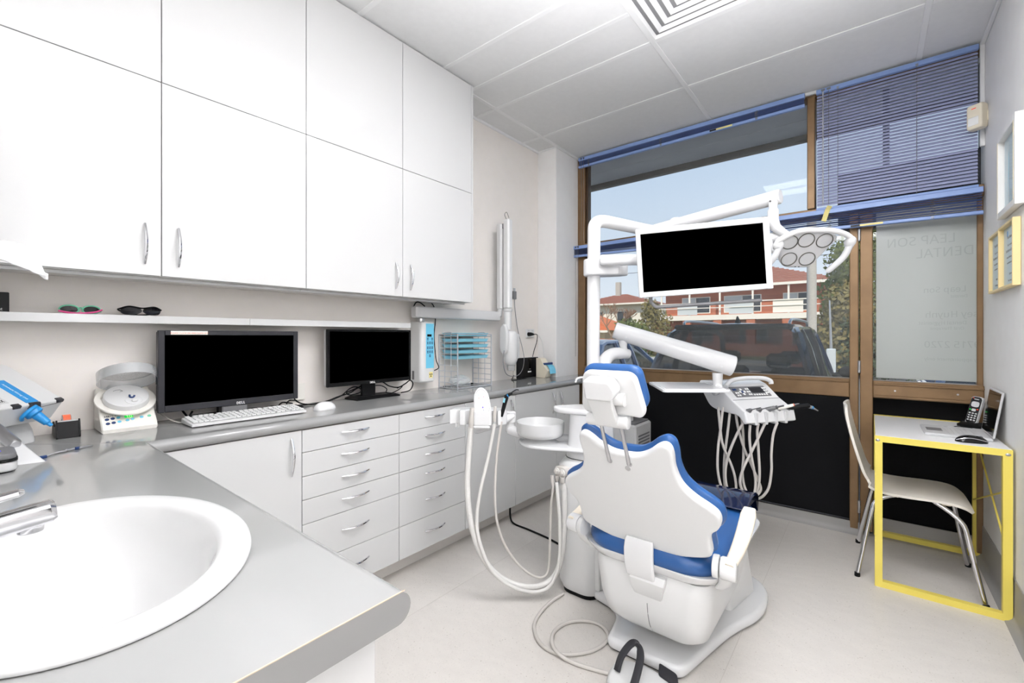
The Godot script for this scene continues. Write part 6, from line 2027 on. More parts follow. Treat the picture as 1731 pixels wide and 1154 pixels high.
	wpart(tray, "plate", MB.new().slab(poly, ty - 0.014, ty, 0.004, 2), M.white_gloss, 40)
	wpart(tray, "recess_rim", MB.new().tube(ring3(MB.inset(ccw(poly.duplicate()), 0.018), ty), 0.0016, 6, false), M.white_plastic)
	wpart(t, "tray_bracket", MB.new().tube([(q[1] + q[2]) / 2 + V(0.0, -0.01, 0), b0 + out * -0.25 + Vector3.UP * 0.12 + rt * 0.03], 0.02, 14), M.white_gloss)
	# hoses: leave the belly, sag towards the floor, come back up into the cradles
	var belly := 0.035
	var hoses := [[[1214, 688, 2.3], [1217, 720, 2.3], [1222, 752, 2.3], [1236, 785, 2.3], [1243, 810, 2.3], [1244, 836, 2.31], [1238, 845, 2.3], [1230, 828, 2.3], [1226, 800, 2.3], [1231, 770, 2.29], [1245, 735, 2.27], [1258, 712, 2.24]],
		[[1222, 688, 2.3], [1218, 725, 2.3], [1214, 755, 2.3], [1213, 790, 2.3], [1217, 815, 2.3], [1224, 834, 2.3], [1228, 842, 2.3], [1234, 836, 2.29]],
		[[1235, 688, 2.32], [1230, 730, 2.32], [1225, 770, 2.32], [1224, 800, 2.32], [1226, 830, 2.32], [1227, 842, 2.31]],
		[[1243, 688, 2.3], [1247, 720, 2.3], [1257, 755, 2.3], [1270, 785, 2.3], [1281, 810, 2.3], [1286, 826, 2.3], [1280, 836, 2.3], [1268, 840, 2.29], [1256, 830, 2.28], [1251, 812, 2.27], [1258, 788, 2.26], [1272, 760, 2.25], [1284, 735, 2.24], [1293, 716, 2.23]],
		[[1252, 692, 2.32], [1256, 730, 2.32], [1257, 770, 2.32], [1255, 800, 2.32], [1259, 824, 2.31], [1268, 838, 2.3], [1275, 834, 2.28], [1277, 810, 2.27], [1270, 770, 2.25], [1267, 740, 2.24], [1268, 718, 2.23]],
		[[1262, 836, 2.33], [1272, 840, 2.31], [1281, 826, 2.28], [1284, 800, 2.26], [1282, 760, 2.25], [1280, 730, 2.24], [1282, 716, 2.23]],
		[[1270, 840, 2.33], [1282, 842, 2.31], [1292, 836, 2.28], [1300, 822, 2.26], [1304, 795, 2.25], [1304, 765, 2.24], [1307, 735, 2.23], [1314, 714, 2.22]]]
	for k in hoses.size():
		cord("handpiece_hose", ["beige handpiece hose rising to the first cradle of the instrument console", "beige hose bowing outward under the tray side of the instrument console", "beige hose hanging almost straight under the tray side of the instrument console", "beige hose crossing in an S up to the fourth cradle of the instrument console", "beige hose looping up to the second cradle of the instrument console", "beige hose looping up to the middle cradle of the instrument console", "beige hose in the widest loop, up to the syringe's cradle of the instrument console"][k], path_px(hoses[k]), 0.0065, M.hose_grey, "hose", "hoses under the instrument console", 8, 8)
	# swing arm
	var arm := t
	var a := at_px(1052, 562, 2.43)
	var b := at_px(1230, 616, 2.3)
	var d := (b - a).normalized()
	wpart(arm, "spring_arm", MB.new().tube([a - d * 0.045, a - d * 0.04, b + d * 0.025, b + d * 0.03], [0.04, 0.046, 0.054, 0.049], 28), M.white_gloss, 50)
	for e in [[a + d * 0.02, 0.046], [b - d * 0.03, 0.053]]:
		var cdir: Vector3 = (V(0, CAM_H, 0) - e[0]).normalized()
		wpart(arm, "pivot_screw", MB.new().cyl(e[0] + cdir * (e[1] - 0.004) + V(0, -0.02, 0), e[0] + cdir * (e[1] - 0.0005) + V(0, -0.02, 0), 0.005, -1.0, 12), M.satin_metal)
	wpart(arm, "console_stem", MB.new().tube([at_px(1213, 630, 2.31), at_px(1213, 655, 2.31)], [0.026, 0.022], 20), M.white_gloss)
	wpart(arm, "elbow_stem", MB.new().tube(path_px([[1053, 575, 2.43], [1054, 586, 2.43], [1055, 600, 2.43]]), [0.026, 0.019, 0.024], 20), M.white_gloss)
	var low := path_px([[1062, 598, 2.44], [1050, 597, 2.42], [1036, 598, 2.4], [1025, 606, 2.37], [1019, 620, 2.34], [1013, 650, 2.3], [1005, 690, 2.28], [992, 715, 2.27]])
	var lr := []
	for i in low.size(): lr.append([0.026, 0.031, 0.033, 0.035, 0.037, 0.04, 0.042, 0.042][i])
	var ls := spline(low, 6)
	var lrr := []
	for i in ls.size(): lrr.append(lerpf(lr[mini(i / 6, 7)], lr[mini(i / 6 + 1, 7)], fmod(i / 6.0, 1.0)))
	wpart(arm, "lower_arm", MB.new().tube(ls, lrr, 20), M.white_gloss, 60)

func ring3(poly: PackedVector2Array, y: float) -> Array:
	var out := []
	for p in poly: out.append(V(p.x, y, p.y))
	out.append(out[0])
	return out

func overhead_screen() -> void:
	var t := thing("patient_monitor", "white-framed patient monitor hanging on an arm in front of the window", "monitor", at_px(1187, 437, 2.0))
	var rt := V(0.877, 0, -0.48).normalized()
	var nn := rt.cross(Vector3.UP).normalized()
	var X := Transform3D(Basis(rt, Vector3.UP, nn), at_px(1187.5, 436.5, 2.0)) * Transform3D(Basis(V(0, 0, 1), deg_to_rad(3.3)), Vector3.ZERO)
	var w := 0.57
	var h := 0.318
	var add := func(parent: Node3D, called: String, mb: MB, m: Material) -> MeshInstance3D:
		return wpart(parent, called, mb, m, 0)
	var body := MB.new()
	body.xf = X
	body.box(V(0, 0, -0.022), V(w - 0.006, h - 0.006, 0.036), 0.006)
	add.call(t, "housing", body, M.white_plastic)
	var bz := MB.new()
	bz.xf = X
	bz.bx(V(-w / 2, -h / 2, -0.012), V(-w / 2 + 0.02, h / 2, 0.005), 0.003)
	bz.bx(V(w / 2 - 0.026, -h / 2, -0.012), V(w / 2, h / 2, 0.005), 0.003)
	bz.bx(V(-w / 2 + 0.02, h / 2 - 0.025, -0.012), V(w / 2 - 0.026, h / 2, 0.005), 0.003)
	bz.bx(V(-w / 2 + 0.02, -h / 2, -0.012), V(w / 2 - 0.026, -h / 2 + 0.024, 0.005), 0.003)
	add.call(t, "bezel", bz, M.white_plastic)
	var sc := MB.new()
	sc.xf = X
	sc.bx(V(-w / 2 + 0.02, -h / 2 + 0.024, -0.01), V(w / 2 - 0.026, h / 2 - 0.025, 0.001))
	add.call(t, "screen", sc, M.screen_black)
	var hb := MB.new()
	hb.xf = X
	hb.tube(spline([V(-w / 2 + 0.055, -h / 2 + 0.01, -0.03), V(-w / 2 + 0.056, -h / 2 - 0.02, -0.03), V(-w / 2 + 0.075, -h / 2 - 0.042, -0.03), V(-w / 2 + 0.11, -h / 2 - 0.046, -0.03), V(0.0, -h / 2 - 0.046, -0.03), V(w / 2 - 0.04, -h / 2 - 0.046, -0.03)], 6), 0.008, 12)
	add.call(t, "grip_rail", hb, M.grey_plastic)
	var arm := t
	var ar := MB.new()
	var a := at_px(1017, 440, 2.2)
	var b := at_px(1125, 438, 2.12)
	var side := (b - a).normalized()
	var flat := side.cross(Vector3.UP).normalized()
	ar.loft([lay(rrect(0, 0, 0.05, 0.04, 0.015, 4), a - side * 0.008, flat, Vector3.UP), lay(rrect(0, 0, 0.066, 0.052, 0.02, 4), a, flat, Vector3.UP), lay(rrect(0, 0, 0.06, 0.05, 0.02, 4), b, flat, Vector3.UP)])
	ar.v.reverse()
	wpart(arm, "support_arm", ar, M.white_gloss, 50)
	wpart(arm, "pivot", MB.new().rcyl(V(-1.03, 1.63, -2.1), V(-1.03, 1.66, -2.1), 0.03, 0.003), M.white_gloss)
	wpart(arm, "mount", MB.new().cyl(b, X * V(-0.1, 0, -0.03), 0.025), M.white_gloss)

func operating_lamp() -> void:
	var t := thing("operating_lamp", "white dental operating lamp with five round reflectors and two handles", "operating lamp", at_px(1370, 420, 2.1))
	# spring arm from the pole's end
	var a := at_px(1128, 383, 2.6)
	var b := at_px(1316, 332.5, 2.15)
	var d := (b - a).normalized()
	wpart(t, "spring_arm", MB.new().tube([a - d * 0.12, a - d * 0.1, b + d * 0.003, b + d * 0.01], [0.028, 0.034, 0.036, 0.032], 28), M.white_gloss, 50)
	wpart(t, "arm_joint", MB.new().rcyl(V(-0.905, 1.86, -2.7), V(-0.92, 1.96, -2.72), 0.034, 0.004), M.white_gloss)
	wpart(t, "arm_screw", MB.new().cyl(at_px(1302, 340, 2.125), at_px(1302, 340, 2.12), 0.005, -1.0, 12), M.dark_metal)
	var stem := path_px([[1307, 338, 2.15], [1307, 352, 2.15], [1307, 356, 2.15], [1307, 372, 2.15], [1311, 384, 2.15], [1322, 393, 2.15], [1334, 400, 2.15]])
	wpart(t, "stem", MB.new().tube(stem, [0.022, 0.018, 0.0245, 0.0245, 0.0235, 0.021, 0.02], 20), M.white_gloss, 60)
	# yoke behind the head
	wpart(t, "yoke", MB.new().tube(spline(path_px([[1330, 398, 2.17], [1312, 398, 2.18], [1302, 402, 2.18], [1300, 412, 2.18], [1307, 422, 2.18], [1322, 427, 2.17]]), 6), 0.018, 14), M.white_gloss, 60)
	wpart(t, "yoke_plate", MB.new().tube(path_px([[1302, 402, 2.185], [1345, 404, 2.16]]), 0.026, 16), M.white_gloss)
	wpart(t, "yoke_joint", MB.new().tube(path_px([[1322, 423, 2.17], [1330, 430, 2.16]]), 0.017, 14), M.light_grey_plastic)
	# the head: looks down towards the chair and the doorway
	var o := at_px(1362, 424, 2.1)
	var rt := V(0.86, -0.02, -0.51).normalized()
	var look := (V(-0.62, 0.95, -1.75) - o)
	look = (look.normalized() * 0.68 + V(0.55, -0.05, 1.0).normalized() * 0.32)
	look = (look - rt * look.dot(rt)).normalized()
	var up := look.cross(rt).normalized()
	var X := Transform3D(Basis(rt, up, look), o)
	var hd := MB.new()
	hd.xf = X
	var outl := rounded([Vector3(-0.13, 0.05, 0.03), Vector3(-0.06, 0.093, 0.05), Vector3(0.05, 0.098, 0.06), Vector3(0.128, 0.07, 0.03), Vector3(0.1, 0.02, 0.02), Vector3(0.045, -0.092, 0.025), Vector3(-0.07, -0.092, 0.025), Vector3(-0.105, -0.05, 0.03)], 5)
	hd.prism(outl, -0.035, 0.0, 0.012, 3)
	var head := wpart(t, "lamp_head", hd, M.light_grey_plastic, 40)
	var vis := MB.new()
	vis.xf = X
	var vp := [V(-0.142, 0.02, 0.012), V(-0.138, 0.06, 0.012), V(-0.07, 0.102, 0.008), V(0.02, 0.108, 0.006), V(0.1, 0.1, 0.006), V(0.165, 0.07, 0.008), V(0.18, 0.03, 0.01)]
	vis.tube(spline(vp, 6), 0.0125, 14)
	wpart(head, "visor_rim", vis, M.white_gloss, 60)
	for q in [[-0.083, 0.045], [-0.014, 0.055], [0.065, 0.052], [-0.062, -0.043], [0.018, -0.042]]:
		var rf := MB.new()
		rf.xf = X * Transform3D(Basis(V(1, 0, 0), PI / 2), V(q[0], q[1], 0.0))
		# a lathe round local y, which now points along look
		rf.lathe(Vector3.ZERO, [Vector2(0.0355, -0.002), Vector2(0.036, 0.0022), Vector2(0.032, 0.0022), Vector2(0.03, -0.006), Vector2(0.022, -0.016), Vector2(0.012, -0.021), Vector2(0.0, -0.023)], 28)
		var re := wpart(head, "reflector", rf, M.reflector_metal, 60)
		for fk in 8:
			var fa := TAU * fk / 8.0
			var fm := MB.new()
			fm.xf = X * Transform3D(Basis(V(0, 0, 1), fa), V(q[0], q[1], 0.0))
			fm.quad(V(0.012, -0.003, -0.018), V(0.026, -0.006, -0.0085), V(0.026, 0.001, -0.0085), V(0.012, 0.001, -0.018))
			wpart(re, "facet", fm, M.reflector_facet, 0)
		var gl := MB.new()
		gl.xf = rf.xf
		gl.lathe(Vector3.ZERO, [Vector2(0.031, 0.0005), Vector2(0.025, 0.006), Vector2(0.013, 0.0095), Vector2(0.0, 0.0105)], 28)
		wpart(re, "lens", gl, M.glass, 60)
		var bb := MB.new()
		bb.xf = X
		bb.ball(V(q[0], q[1], -0.008), Vector3.ONE * 0.007, 12, 8)
		wpart(re, "bulb", bb, M.label_yellow)
	for x in [-0.012, 0.004]:
		var dt := MB.new()
		dt.xf = X
		dt.prism(circle2(x - 0.01, -0.084, 0.0028, 10), 0.0, 0.001)
		wpart(head, "sensor_dot", dt, M.ink_black, 0)
	for s in [[V(-0.13, 0.04, 0.014), V(-0.145, -0.02, 0.03), V(-0.185, -0.105, 0.03)], [V(0.172, 0.045, 0.012), V(0.16, -0.02, 0.024), V(0.115, -0.1, 0.024)]]:
		var hm := MB.new()
		hm.xf = X
		var hp := spline([s[0], s[1], s[2]], 6)
		var hr := []
		for i in hp.size(): hr.append(0.0155 - 0.003 * i / hp.size() if i < hp.size() - 1 else 0.009)
		hm.tube(hp, hr, 14)
		wpart(t, "handle", hm, M.white_gloss, 60)
	for s in [V(-0.134, 0.035, 0.012), V(0.17, 0.05, 0.01)]:
		var sh := MB.new()
		sh.xf = X
		sh.ball(s, V(0.024, 0.028, 0.02), 16, 10)
		wpart(t, "handle_shoulder", sh, M.white_gloss, 60)

func foot_control() -> void:
	var t := thing("foot_control", "grey and white foot control with a black hoop on the floor behind the chair", "foot pedal", V(-0.62, 0, -1.47))
	wpart(t, "housing", MB.new().slab(smooth2([Vector2(-0.735, -1.52), Vector2(-0.7, -1.555), Vector2(-0.62, -1.57), Vector2(-0.5, -1.535), Vector2(-0.47, -1.44), Vector2(-0.53, -1.36), Vector2(-0.64, -1.35), Vector2(-0.72, -1.42)]), 0.006, 0.05, 0.02, 4), M.white_plastic, 50)
	wpart(t, "rubber_base", MB.new().slab(smooth2([Vector2(-0.73, -1.52), Vector2(-0.7, -1.55), Vector2(-0.62, -1.565), Vector2(-0.5, -1.53), Vector2(-0.475, -1.44), Vector2(-0.53, -1.365), Vector2(-0.64, -1.355), Vector2(-0.715, -1.42)]), 0.0, 0.008), M.black_plastic)
	wpart(t, "pedal_plate", MB.new().slab(rounded([Vector3(-0.6, -1.6, 0.012), Vector3(-0.53, -1.585, 0.012), Vector3(-0.5, -1.52, 0.012), Vector3(-0.58, -1.54, 0.012)]), 0.05, 0.056, 0.002), M.dark_grey_plastic)
	var hp := spline([V(-0.705, 0.05, -1.47), V(-0.7, 0.09, -1.5), V(-0.678, 0.125, -1.535), V(-0.652, 0.128, -1.535), V(-0.63, 0.11, -1.5), V(-0.62, 0.07, -1.42), V(-0.625, 0.05, -1.38)], 7)
	var hr := []
	for i in hp.size():
		var tg: Vector3 = (hp[mini(i + 1, hp.size() - 1)] - hp[maxi(i - 1, 0)]).normalized()
		var side := V(0.75, 0.0, 0.66)
		side = (side - tg * side.dot(tg)).normalized()
		hr.append(lay(rrect(0, 0, 0.03, 0.012, 0.005, 3), hp[i], side, tg.cross(side)))
	wpart(t, "hoop", MB.new().loft(hr), M.dark_grey_plastic, 50)
	var pts := []
	for q in [[952, 1003], [930, 1018], [910, 1040], [903, 1060], [912, 1085], [935, 1102], [965, 1106], [1000, 1100], [1022, 1087], [1028, 1072], [1015, 1056], [990, 1049], [960, 1052], [938, 1066], [933, 1084], [942, 1102], [965, 1118], [1000, 1130], [1045, 1142]]:
		var y := 0.008 if pts.size() != 14 and pts.size() != 15 else 0.02
		var d: float = (CAM_H - y) * FOCAL / (q[1] - 568.0)
		pts.append(at_px(q[0], q[1], d))
	wpart(t, "cord", MB.new().tube(spline(pts, 10), 0.0075, 10), M.hose_grey, 60)
	cord("floor_cable", "black cable on the floor in front of the base cupboards", [V(-1.9, 0.095, -2.33), V(-1.88, 0.03, -2.31), V(-1.83, 0.007, -2.29), V(-1.7, 0.006, -2.28), V(-1.5, 0.006, -2.25), V(-1.25, 0.006, -2.17)], 0.006, M.wire_black, "cord")

func corner_heater() -> void:
	var t := thing("air_purifier", "grey upright air purifier with side vents standing by the window wall", "air purifier", V(-1.5, 0, -3.25))
	wpart(t, "case", MB.new().bx(V(-1.72, 0.02, -3.42), V(-1.345, 0.585, -3.12), 0.012), M.light_grey_plastic, 0)
	wpart(t, "top_plate", MB.new().bx(V(-1.7, 0.585, -3.4), V(-1.36, 0.598, -3.14), 0.004), M.grey_plastic, 0)
	for k in 9:
		wpart(t, "vent_slot", MB.new().bx(V(-1.346, 0.3 + k * 0.024, -3.38), V(-1.3435, 0.312 + k * 0.024, -3.17)), M.grey_plastic, 0)
	wpart(t, "foot", MB.new().bx(V(-1.7, 0.0, -3.4), V(-1.36, 0.02, -3.14)), M.black_plastic, 0)
	var gl := thing("glove_box", "pale yellow cardboard box on top of the grey air purifier", "box", V(-1.64, 0.598, -3.2))
	wpart(gl, "carton", MB.new().bx(V(-1.7, 0.598, -3.3), V(-1.58, 0.68, -3.16), 0.002), M.label_yellow, 0)
	wpart(gl, "opening", MB.new().slab(circle2(-1.64, -3.23, 0.03), 0.68, 0.6805), M.paper, 0)
	var ts := thing("tissue_box", "white tissue box with a tissue sticking out, on the grey air purifier", "tissue box", V(-1.47, 0.598, -3.2))
	wpart(ts, "carton", MB.new().bx(V(-1.55, 0.598, -3.25), V(-1.42, 0.64, -3.14), 0.002), M.label_white, 0)
	var rng := RandomNumberGenerator.new()
	rng.seed = 4
	var rings := []
	for i in 6:
		var f := i / 5.0
		var ring := []
		for k in 18:
			var an := -TAU * k / 18.0
			var rad := (0.03 + 0.035 * f) * (0.7 + 0.5 * rng.randf())
			ring.append(V(-1.485 + cos(an) * rad * 1.4, 0.64 + 0.06 * f + 0.012 * rng.randf() * f, -3.195 + sin(an) * rad * 0.7))
		rings.append(ring)
	wpart(ts, "tissue", MB.new().loft(rings), M.paper, 30)

# ---------------------------------------------------------------- small desk, chair and things on the right wall
func desk_corner() -> void:
	var y1 := 0.753
	var x0 := 0.02
	var x1 := 0.486
	var zf := -2.87
	var zb := -3.63
	var w := 0.03
	var t := thing("desk", "small white desk with a bright yellow square-tube frame against the right wall", "desk", V(0.253, 0, -3.25))
	for e in [[zf, "front_frame"], [zb + w, "rear_frame"]]:
		var fr := MB.new()
		var z: float = e[0]
		# one closed frame of square tube with mitred corners
		var outer := [V(x0, 0, z), V(x1, 0, z), V(x1, y1, z), V(x0, y1, z)]
		var inner := [V(x0 + w, w, z), V(x1 - w, w, z), V(x1 - w, y1 - w, z), V(x0 + w, y1 - w, z)]
		for k in 4:
			var a: Vector3 = outer[k]
			var b: Vector3 = outer[(k + 1) % 4]
			var c: Vector3 = inner[(k + 1) % 4]
			var d: Vector3 = inner[k]
			var dz := V(0, 0, -w)
			fr.quad(a, b, c, d)
			fr.quad(d + dz, c + dz, b + dz, a + dz)
			fr.quad(b, a, a + dz, b + dz)
			fr.quad(d, c, c + dz, d + dz)
		wpart(t, e[1], fr, M.desk_yellow, 0)
	for x in [x0, x1 - 0.02]:
		wpart(t, "side_rail", MB.new().bx(V(x, y1 - 0.028, zb + w), V(x + 0.02, y1 - 0.006, zf - w)), M.desk_yellow, 0)
	wpart(t, "desktop", MB.new().bx(V(x0 + 0.003, y1 - 0.006, zb + w), V(x1 - 0.003, y1 + 0.001, zf - w), 0.001), M.desk_white, 0)
	wpart(t, "rear_edge", MB.new().bx(V(x0, y1, zb), V(x1, y1 + 0.003, zb + w)), M.desk_yellow, 0)
	wpart(t, "front_cover", MB.new().bx(V(x0 + 0.002, y1, zf - w - 0.001), V(x1 - 0.002, y1 + 0.001, zf - 0.003)), M.desk_white, 0)
	wpart(t, "brace", MB.new().cyl(V(x1 - 0.02, 0.7, zb + 0.02), V(x1 - 0.02, 0.33, zf - 0.02), 0.004, -1.0, 8), M.desk_yellow)
	wpart(t, "brace", MB.new().cyl(V(x1 - 0.026, 0.32, zb + 0.02), V(x1 - 0.026, 0.56, zf - 0.02), 0.004, -1.0, 8), M.desk_yellow)
	for x in [x0 + 0.012, x1 - 0.014]:
		wpart(t, "bolt", MB.new().ball(V(x, y1 - 0.022, zf), V(0.009, 0.0065, 0.003), 14, 6), M.satin_metal)
	# ---- bentwood chair pushed under the desk, facing the wall
	var c := thing("office_chair", "cream one-piece shell chair with chrome legs pushed under the yellow desk", "chair", V(0.17, 0, -3.17))
	var prof := spline([Vector2(-0.112, 0.872), Vector2(-0.104, 0.8), Vector2(-0.08, 0.69), Vector2(-0.052, 0.585), Vector2(-0.03, 0.515), Vector2(0.0, 0.468), Vector2(0.05, 0.449), Vector2(0.13, 0.445), Vector2(0.24, 0.449), Vector2(0.31, 0.447), Vector2(0.355, 0.436), Vector2(0.385, 0.414)], 6)
	var top := []
	var bot := []
	var n := prof.size()
	var rows := []
	for i in n:
		var f := float(i) / (n - 1)
		var tg: Vector2 = (prof[mini(i + 1, n - 1)] - prof[maxi(i - 1, 0)]).normalized()
		var nr := Vector2(-tg.y, tg.x)
		var half := 0.2
		if f < 0.42: half = 0.195 - 0.035 * pow(absf(f - 0.22) / 0.22, 2.0) * (1.0 if f < 0.22 else 0.55)
		if f > 0.85: half = 0.2 - 0.03 * pow((f - 0.85) / 0.15, 2.0)
		if i == 0: half -= 0.02
		var ring := []
		for k in 9:
			var s := -1.0 + k * 0.25
			var dish := 0.012 * s * s * (1.0 if f < 0.45 else -0.3)
			var q: Vector2 = prof[i] + nr * (0.006 + dish)
			ring.append(V(q.x, q.y, -3.17 - s * half))
		for k in range(8, -1, -1):
			var s := -1.0 + k * 0.25
			var dish := 0.012 * s * s * (1.0 if f < 0.45 else -0.3)
			var q: Vector2 = prof[i] + nr * (-0.006 + dish)
			ring.append(V(q.x, q.y, -3.17 - s * half))
		rows.append(ring)
	var sh := MB.new().loft(rows)
	sh.v.reverse()
	wpart(c, "shell", sh, M.chair_cream, 50)
	var legs := [[V(-0.05, 0.004, -2.925), V(0.02, 0.41, -2.985), V(0.1, 0.432, -3.01)], [V(-0.055, 0.004, -3.4), V(0.02, 0.41, -3.335), V(0.1, 0.432, -3.32)], [V(0.415, 0.004, -2.94), V(0.345, 0.38, -2.985), V(0.25, 0.432, -3.01)], [V(0.415, 0.004, -3.42), V(0.345, 0.38, -3.335), V(0.25, 0.432, -3.32)]]
	for l in legs:
		var pts := [l[0], l[0].lerp(l[1], 0.85)]
		for k in 7:
			var f := k / 6.0
			pts.append((l[0].lerp(l[1], 0.88) as Vector3).lerp(l[1], f).lerp((l[1] as Vector3).lerp(l[2], f), f))
		pts.append(l[2])
		var lg := wpart(c, "leg", MB.new().tube(pts, 0.0105, 14), M.chrome, 60)
		wpart(lg, "foot_cap", MB.new().rcyl(l[0] + V(0, -0.004, 0), l[0] + V(0, 0.018, 0), 0.0125, 0.003, 14), M.black_plastic)
	wpart(c, "seat_bar", MB.new().tube([V(0.1, 0.432, -3.01), V(0.1, 0.432, -3.32)], 0.0095, 12), M.chrome)
	wpart(c, "seat_bar", MB.new().tube([V(0.25, 0.432, -3.01), V(0.25, 0.432, -3.32)], 0.0095, 12), M.chrome)
	for x in [0.1, 0.29]:
		wpart(c, "seat_mount", MB.new().box(V(x, 0.434, -3.0), V(0.035, 0.014, 0.02), 0.004), M.cream_plastic, 0)
	laptop(y1 + 0.001)
	phone(y1 + 0.001)
	var m := thing("black_mouse", "black cordless mouse with a silver line lying on the white desk", "mouse", V(0.37, y1 + 0.001, -2.96), "", 0.25)
	mouse_shape(m, M.black_gloss, M.black_plastic, 0.118, 0.055, 0.03)
	part(m, "silver_line", MB.new().tube(spline([V(-0.058, 0.01, 0.012), V(-0.03, 0.021, 0.0225), V(0.0, 0.022, 0.0255), V(0.04, 0.013, 0.024), V(0.057, 0.007, 0.008)], 5), 0.0013, 6), M.chrome)
	wall_things()

func laptop(y: float) -> void:
	var t := thing("laptop", "silver laptop standing open on the white desk against the wall", "laptop", V(0.345, y, -3.16), "", 0.0)
	var x0 := 0.215
	var x1 := 0.452
	var z0 := -3.31
	var z1 := -3.03
	var b := wpart(t, "base", MB.new().bx(V(x0, y, z0), V(x1, y + 0.014, z1), 0.004), M.satin_metal if false else M.light_grey_plastic, 0)
	wpart(b, "touchpad", MB.new().bx(V(x0 + 0.015, y + 0.014, -3.215), V(x0 + 0.075, y + 0.0145, -3.125)), M.grey_plastic, 0)
	var keys := MB.new()
	for r in 6:
		for k in 15:
			keys.box(V(x0 + 0.1 + r * 0.0185, y + 0.0152, z0 + 0.02 + k * 0.0172), V(0.0165, 0.0016, 0.0155))
	var ks := wpart(b, "keys", keys, M.light_grey_plastic, 0)
	ks.set_meta("kind", "stuff")
	var up := V(0.14, 0.99, 0).normalized()
	var X := Transform3D(Basis(V(0, 0, -1), up, V(0, 0, -1).cross(up)), V(0.449, y + 0.014, (z0 + z1) / 2))
	var lid := MB.new()
	lid.xf = X
	lid.bx(V(-0.14, 0.0, 0.0), V(0.14, 0.222, 0.008), 0.003)
	var ld := wpart(t, "lid", lid, M.light_grey_plastic, 0)
	var sc := MB.new()
	sc.xf = X
	sc.bx(V(-0.13, 0.01, -0.0006), V(0.13, 0.213, 0.0002))
	wpart(ld, "screen", sc, M.black_gloss, 0)
	cord("laptop_lead", "thin black lead curling on the desk behind the laptop", [V(0.44, y + 0.003, -3.33), V(0.39, y + 0.003, -3.36), V(0.36, y + 0.003, -3.38), V(0.37, y + 0.003, -3.41), V(0.43, y + 0.003, -3.4)], 0.002, M.wire_black, "cable")

func phone(y: float) -> void:
	var at := V(0.432, y, -3.46)
	var t := thing("cordless_phone", "black and silver cordless phone standing in its cradle beside the laptop", "phone", at, "", deg_to_rad(-33.0))
	part(t, "cradle", MB.new().loft([lay(smooth2([Vector2(-0.042, 0.03), Vector2(0.042, 0.03), Vector2(0.045, -0.03), Vector2(-0.045, -0.03)]), V(0, 0, 0), Vector3.RIGHT, V(0, 0, -1)), lay(smooth2([Vector2(-0.042, 0.03), Vector2(0.042, 0.03), Vector2(0.045, -0.03), Vector2(-0.045, -0.03)]), V(0, 0.012, 0), Vector3.RIGHT, V(0, 0, -1)), lay(smooth2([Vector2(-0.03, 0.028), Vector2(0.03, 0.028), Vector2(0.032, -0.015), Vector2(-0.032, -0.015)]), V(0, 0.026, 0), Vector3.RIGHT, V(0, 0, -1))]), M.black_plastic, 40)
	var X := Transform3D(Basis(V(1, 0, 0), deg_to_rad(-14.0)) * Basis(V(0, 0, 1), deg_to_rad(-6.0)), V(0, 0.02, 0.012))
	var h := MB.new()
	h.xf = X
	h.prism(rrect(0, 0.075, 0.05, 0.155, 0.014, 4), -0.024, 0.0, 0.005, 2)
	var hs := part(t, "handset", h, M.light_grey_plastic, 40)
	var add := func(called: String, x: float, yy: float, w: float, hh: float, m: Material, z := 0.0016) -> void:
		var k := MB.new()
		k.xf = X
		k.prism(rrect(x, yy, w, hh, minf(w, hh) * 0.3, 2), -0.001, z)
		part(hs, called, k, m, 0)
	add.call("face", 0.0, 0.076, 0.044, 0.146, M.black_gloss, 0.001)
	add.call("display", 0.0, 0.108, 0.033, 0.03, M.light_grey_plastic)
	add.call("earpiece", 0.0, 0.136, 0.02, 0.004, M.light_grey_plastic)
	add.call("indicator", -0.014, 0.141, 0.004, 0.004, M.led_red)
	add.call("navigation_key", 0.0, 0.076, 0.018, 0.014, M.light_grey_plastic)
	add.call("call_key", -0.015, 0.077, 0.007, 0.005, M.led_green)
	add.call("end_key", 0.015, 0.082, 0.007, 0.005, M.led_red)
	for r in 4:
		for c in 3: add.call("key", -0.013 + c * 0.013, 0.058 - r * 0.0125, 0.009, 0.0065, M.light_grey_plastic)

func frame_on_wall(called: String, label: String, cat: String, z0: float, z1: float, y0: float, y1: float, fm: Material, fw: float, depth: float, group := "") -> Node3D:
	var t := thing(called, label, cat, V(XR, y0, (z0 + z1) / 2), group)
	var f := MB.new()
	f.bx(V(XR - depth, y0, z0), V(XR - 0.001, y1, z0 + fw), 0.002)
	f.bx(V(XR - depth, y0, z1 - fw), V(XR - 0.001, y1, z1), 0.002)
	f.bx(V(XR - depth, y0, z0 + fw), V(XR - 0.001, y0 + fw, z1 - fw), 0.002)
	f.bx(V(XR - depth, y1 - fw, z0 + fw), V(XR - 0.001, y1, z1 - fw), 0.002)
	wpart(t, "frame", f, fm, 0)
	wpart(t, "sheet", MB.new().bx(V(XR - 0.008, y0 + fw, z0 + fw), V(XR - 0.002, y1 - fw, z1 - fw)), M.certificate, 0)
	wpart(t, "glazing", MB.new().bx(V(XR - 0.013, y0 + fw, z0 + fw), V(XR - 0.0115, y1 - fw, z1 - fw)), M.glass, 0)
	return t

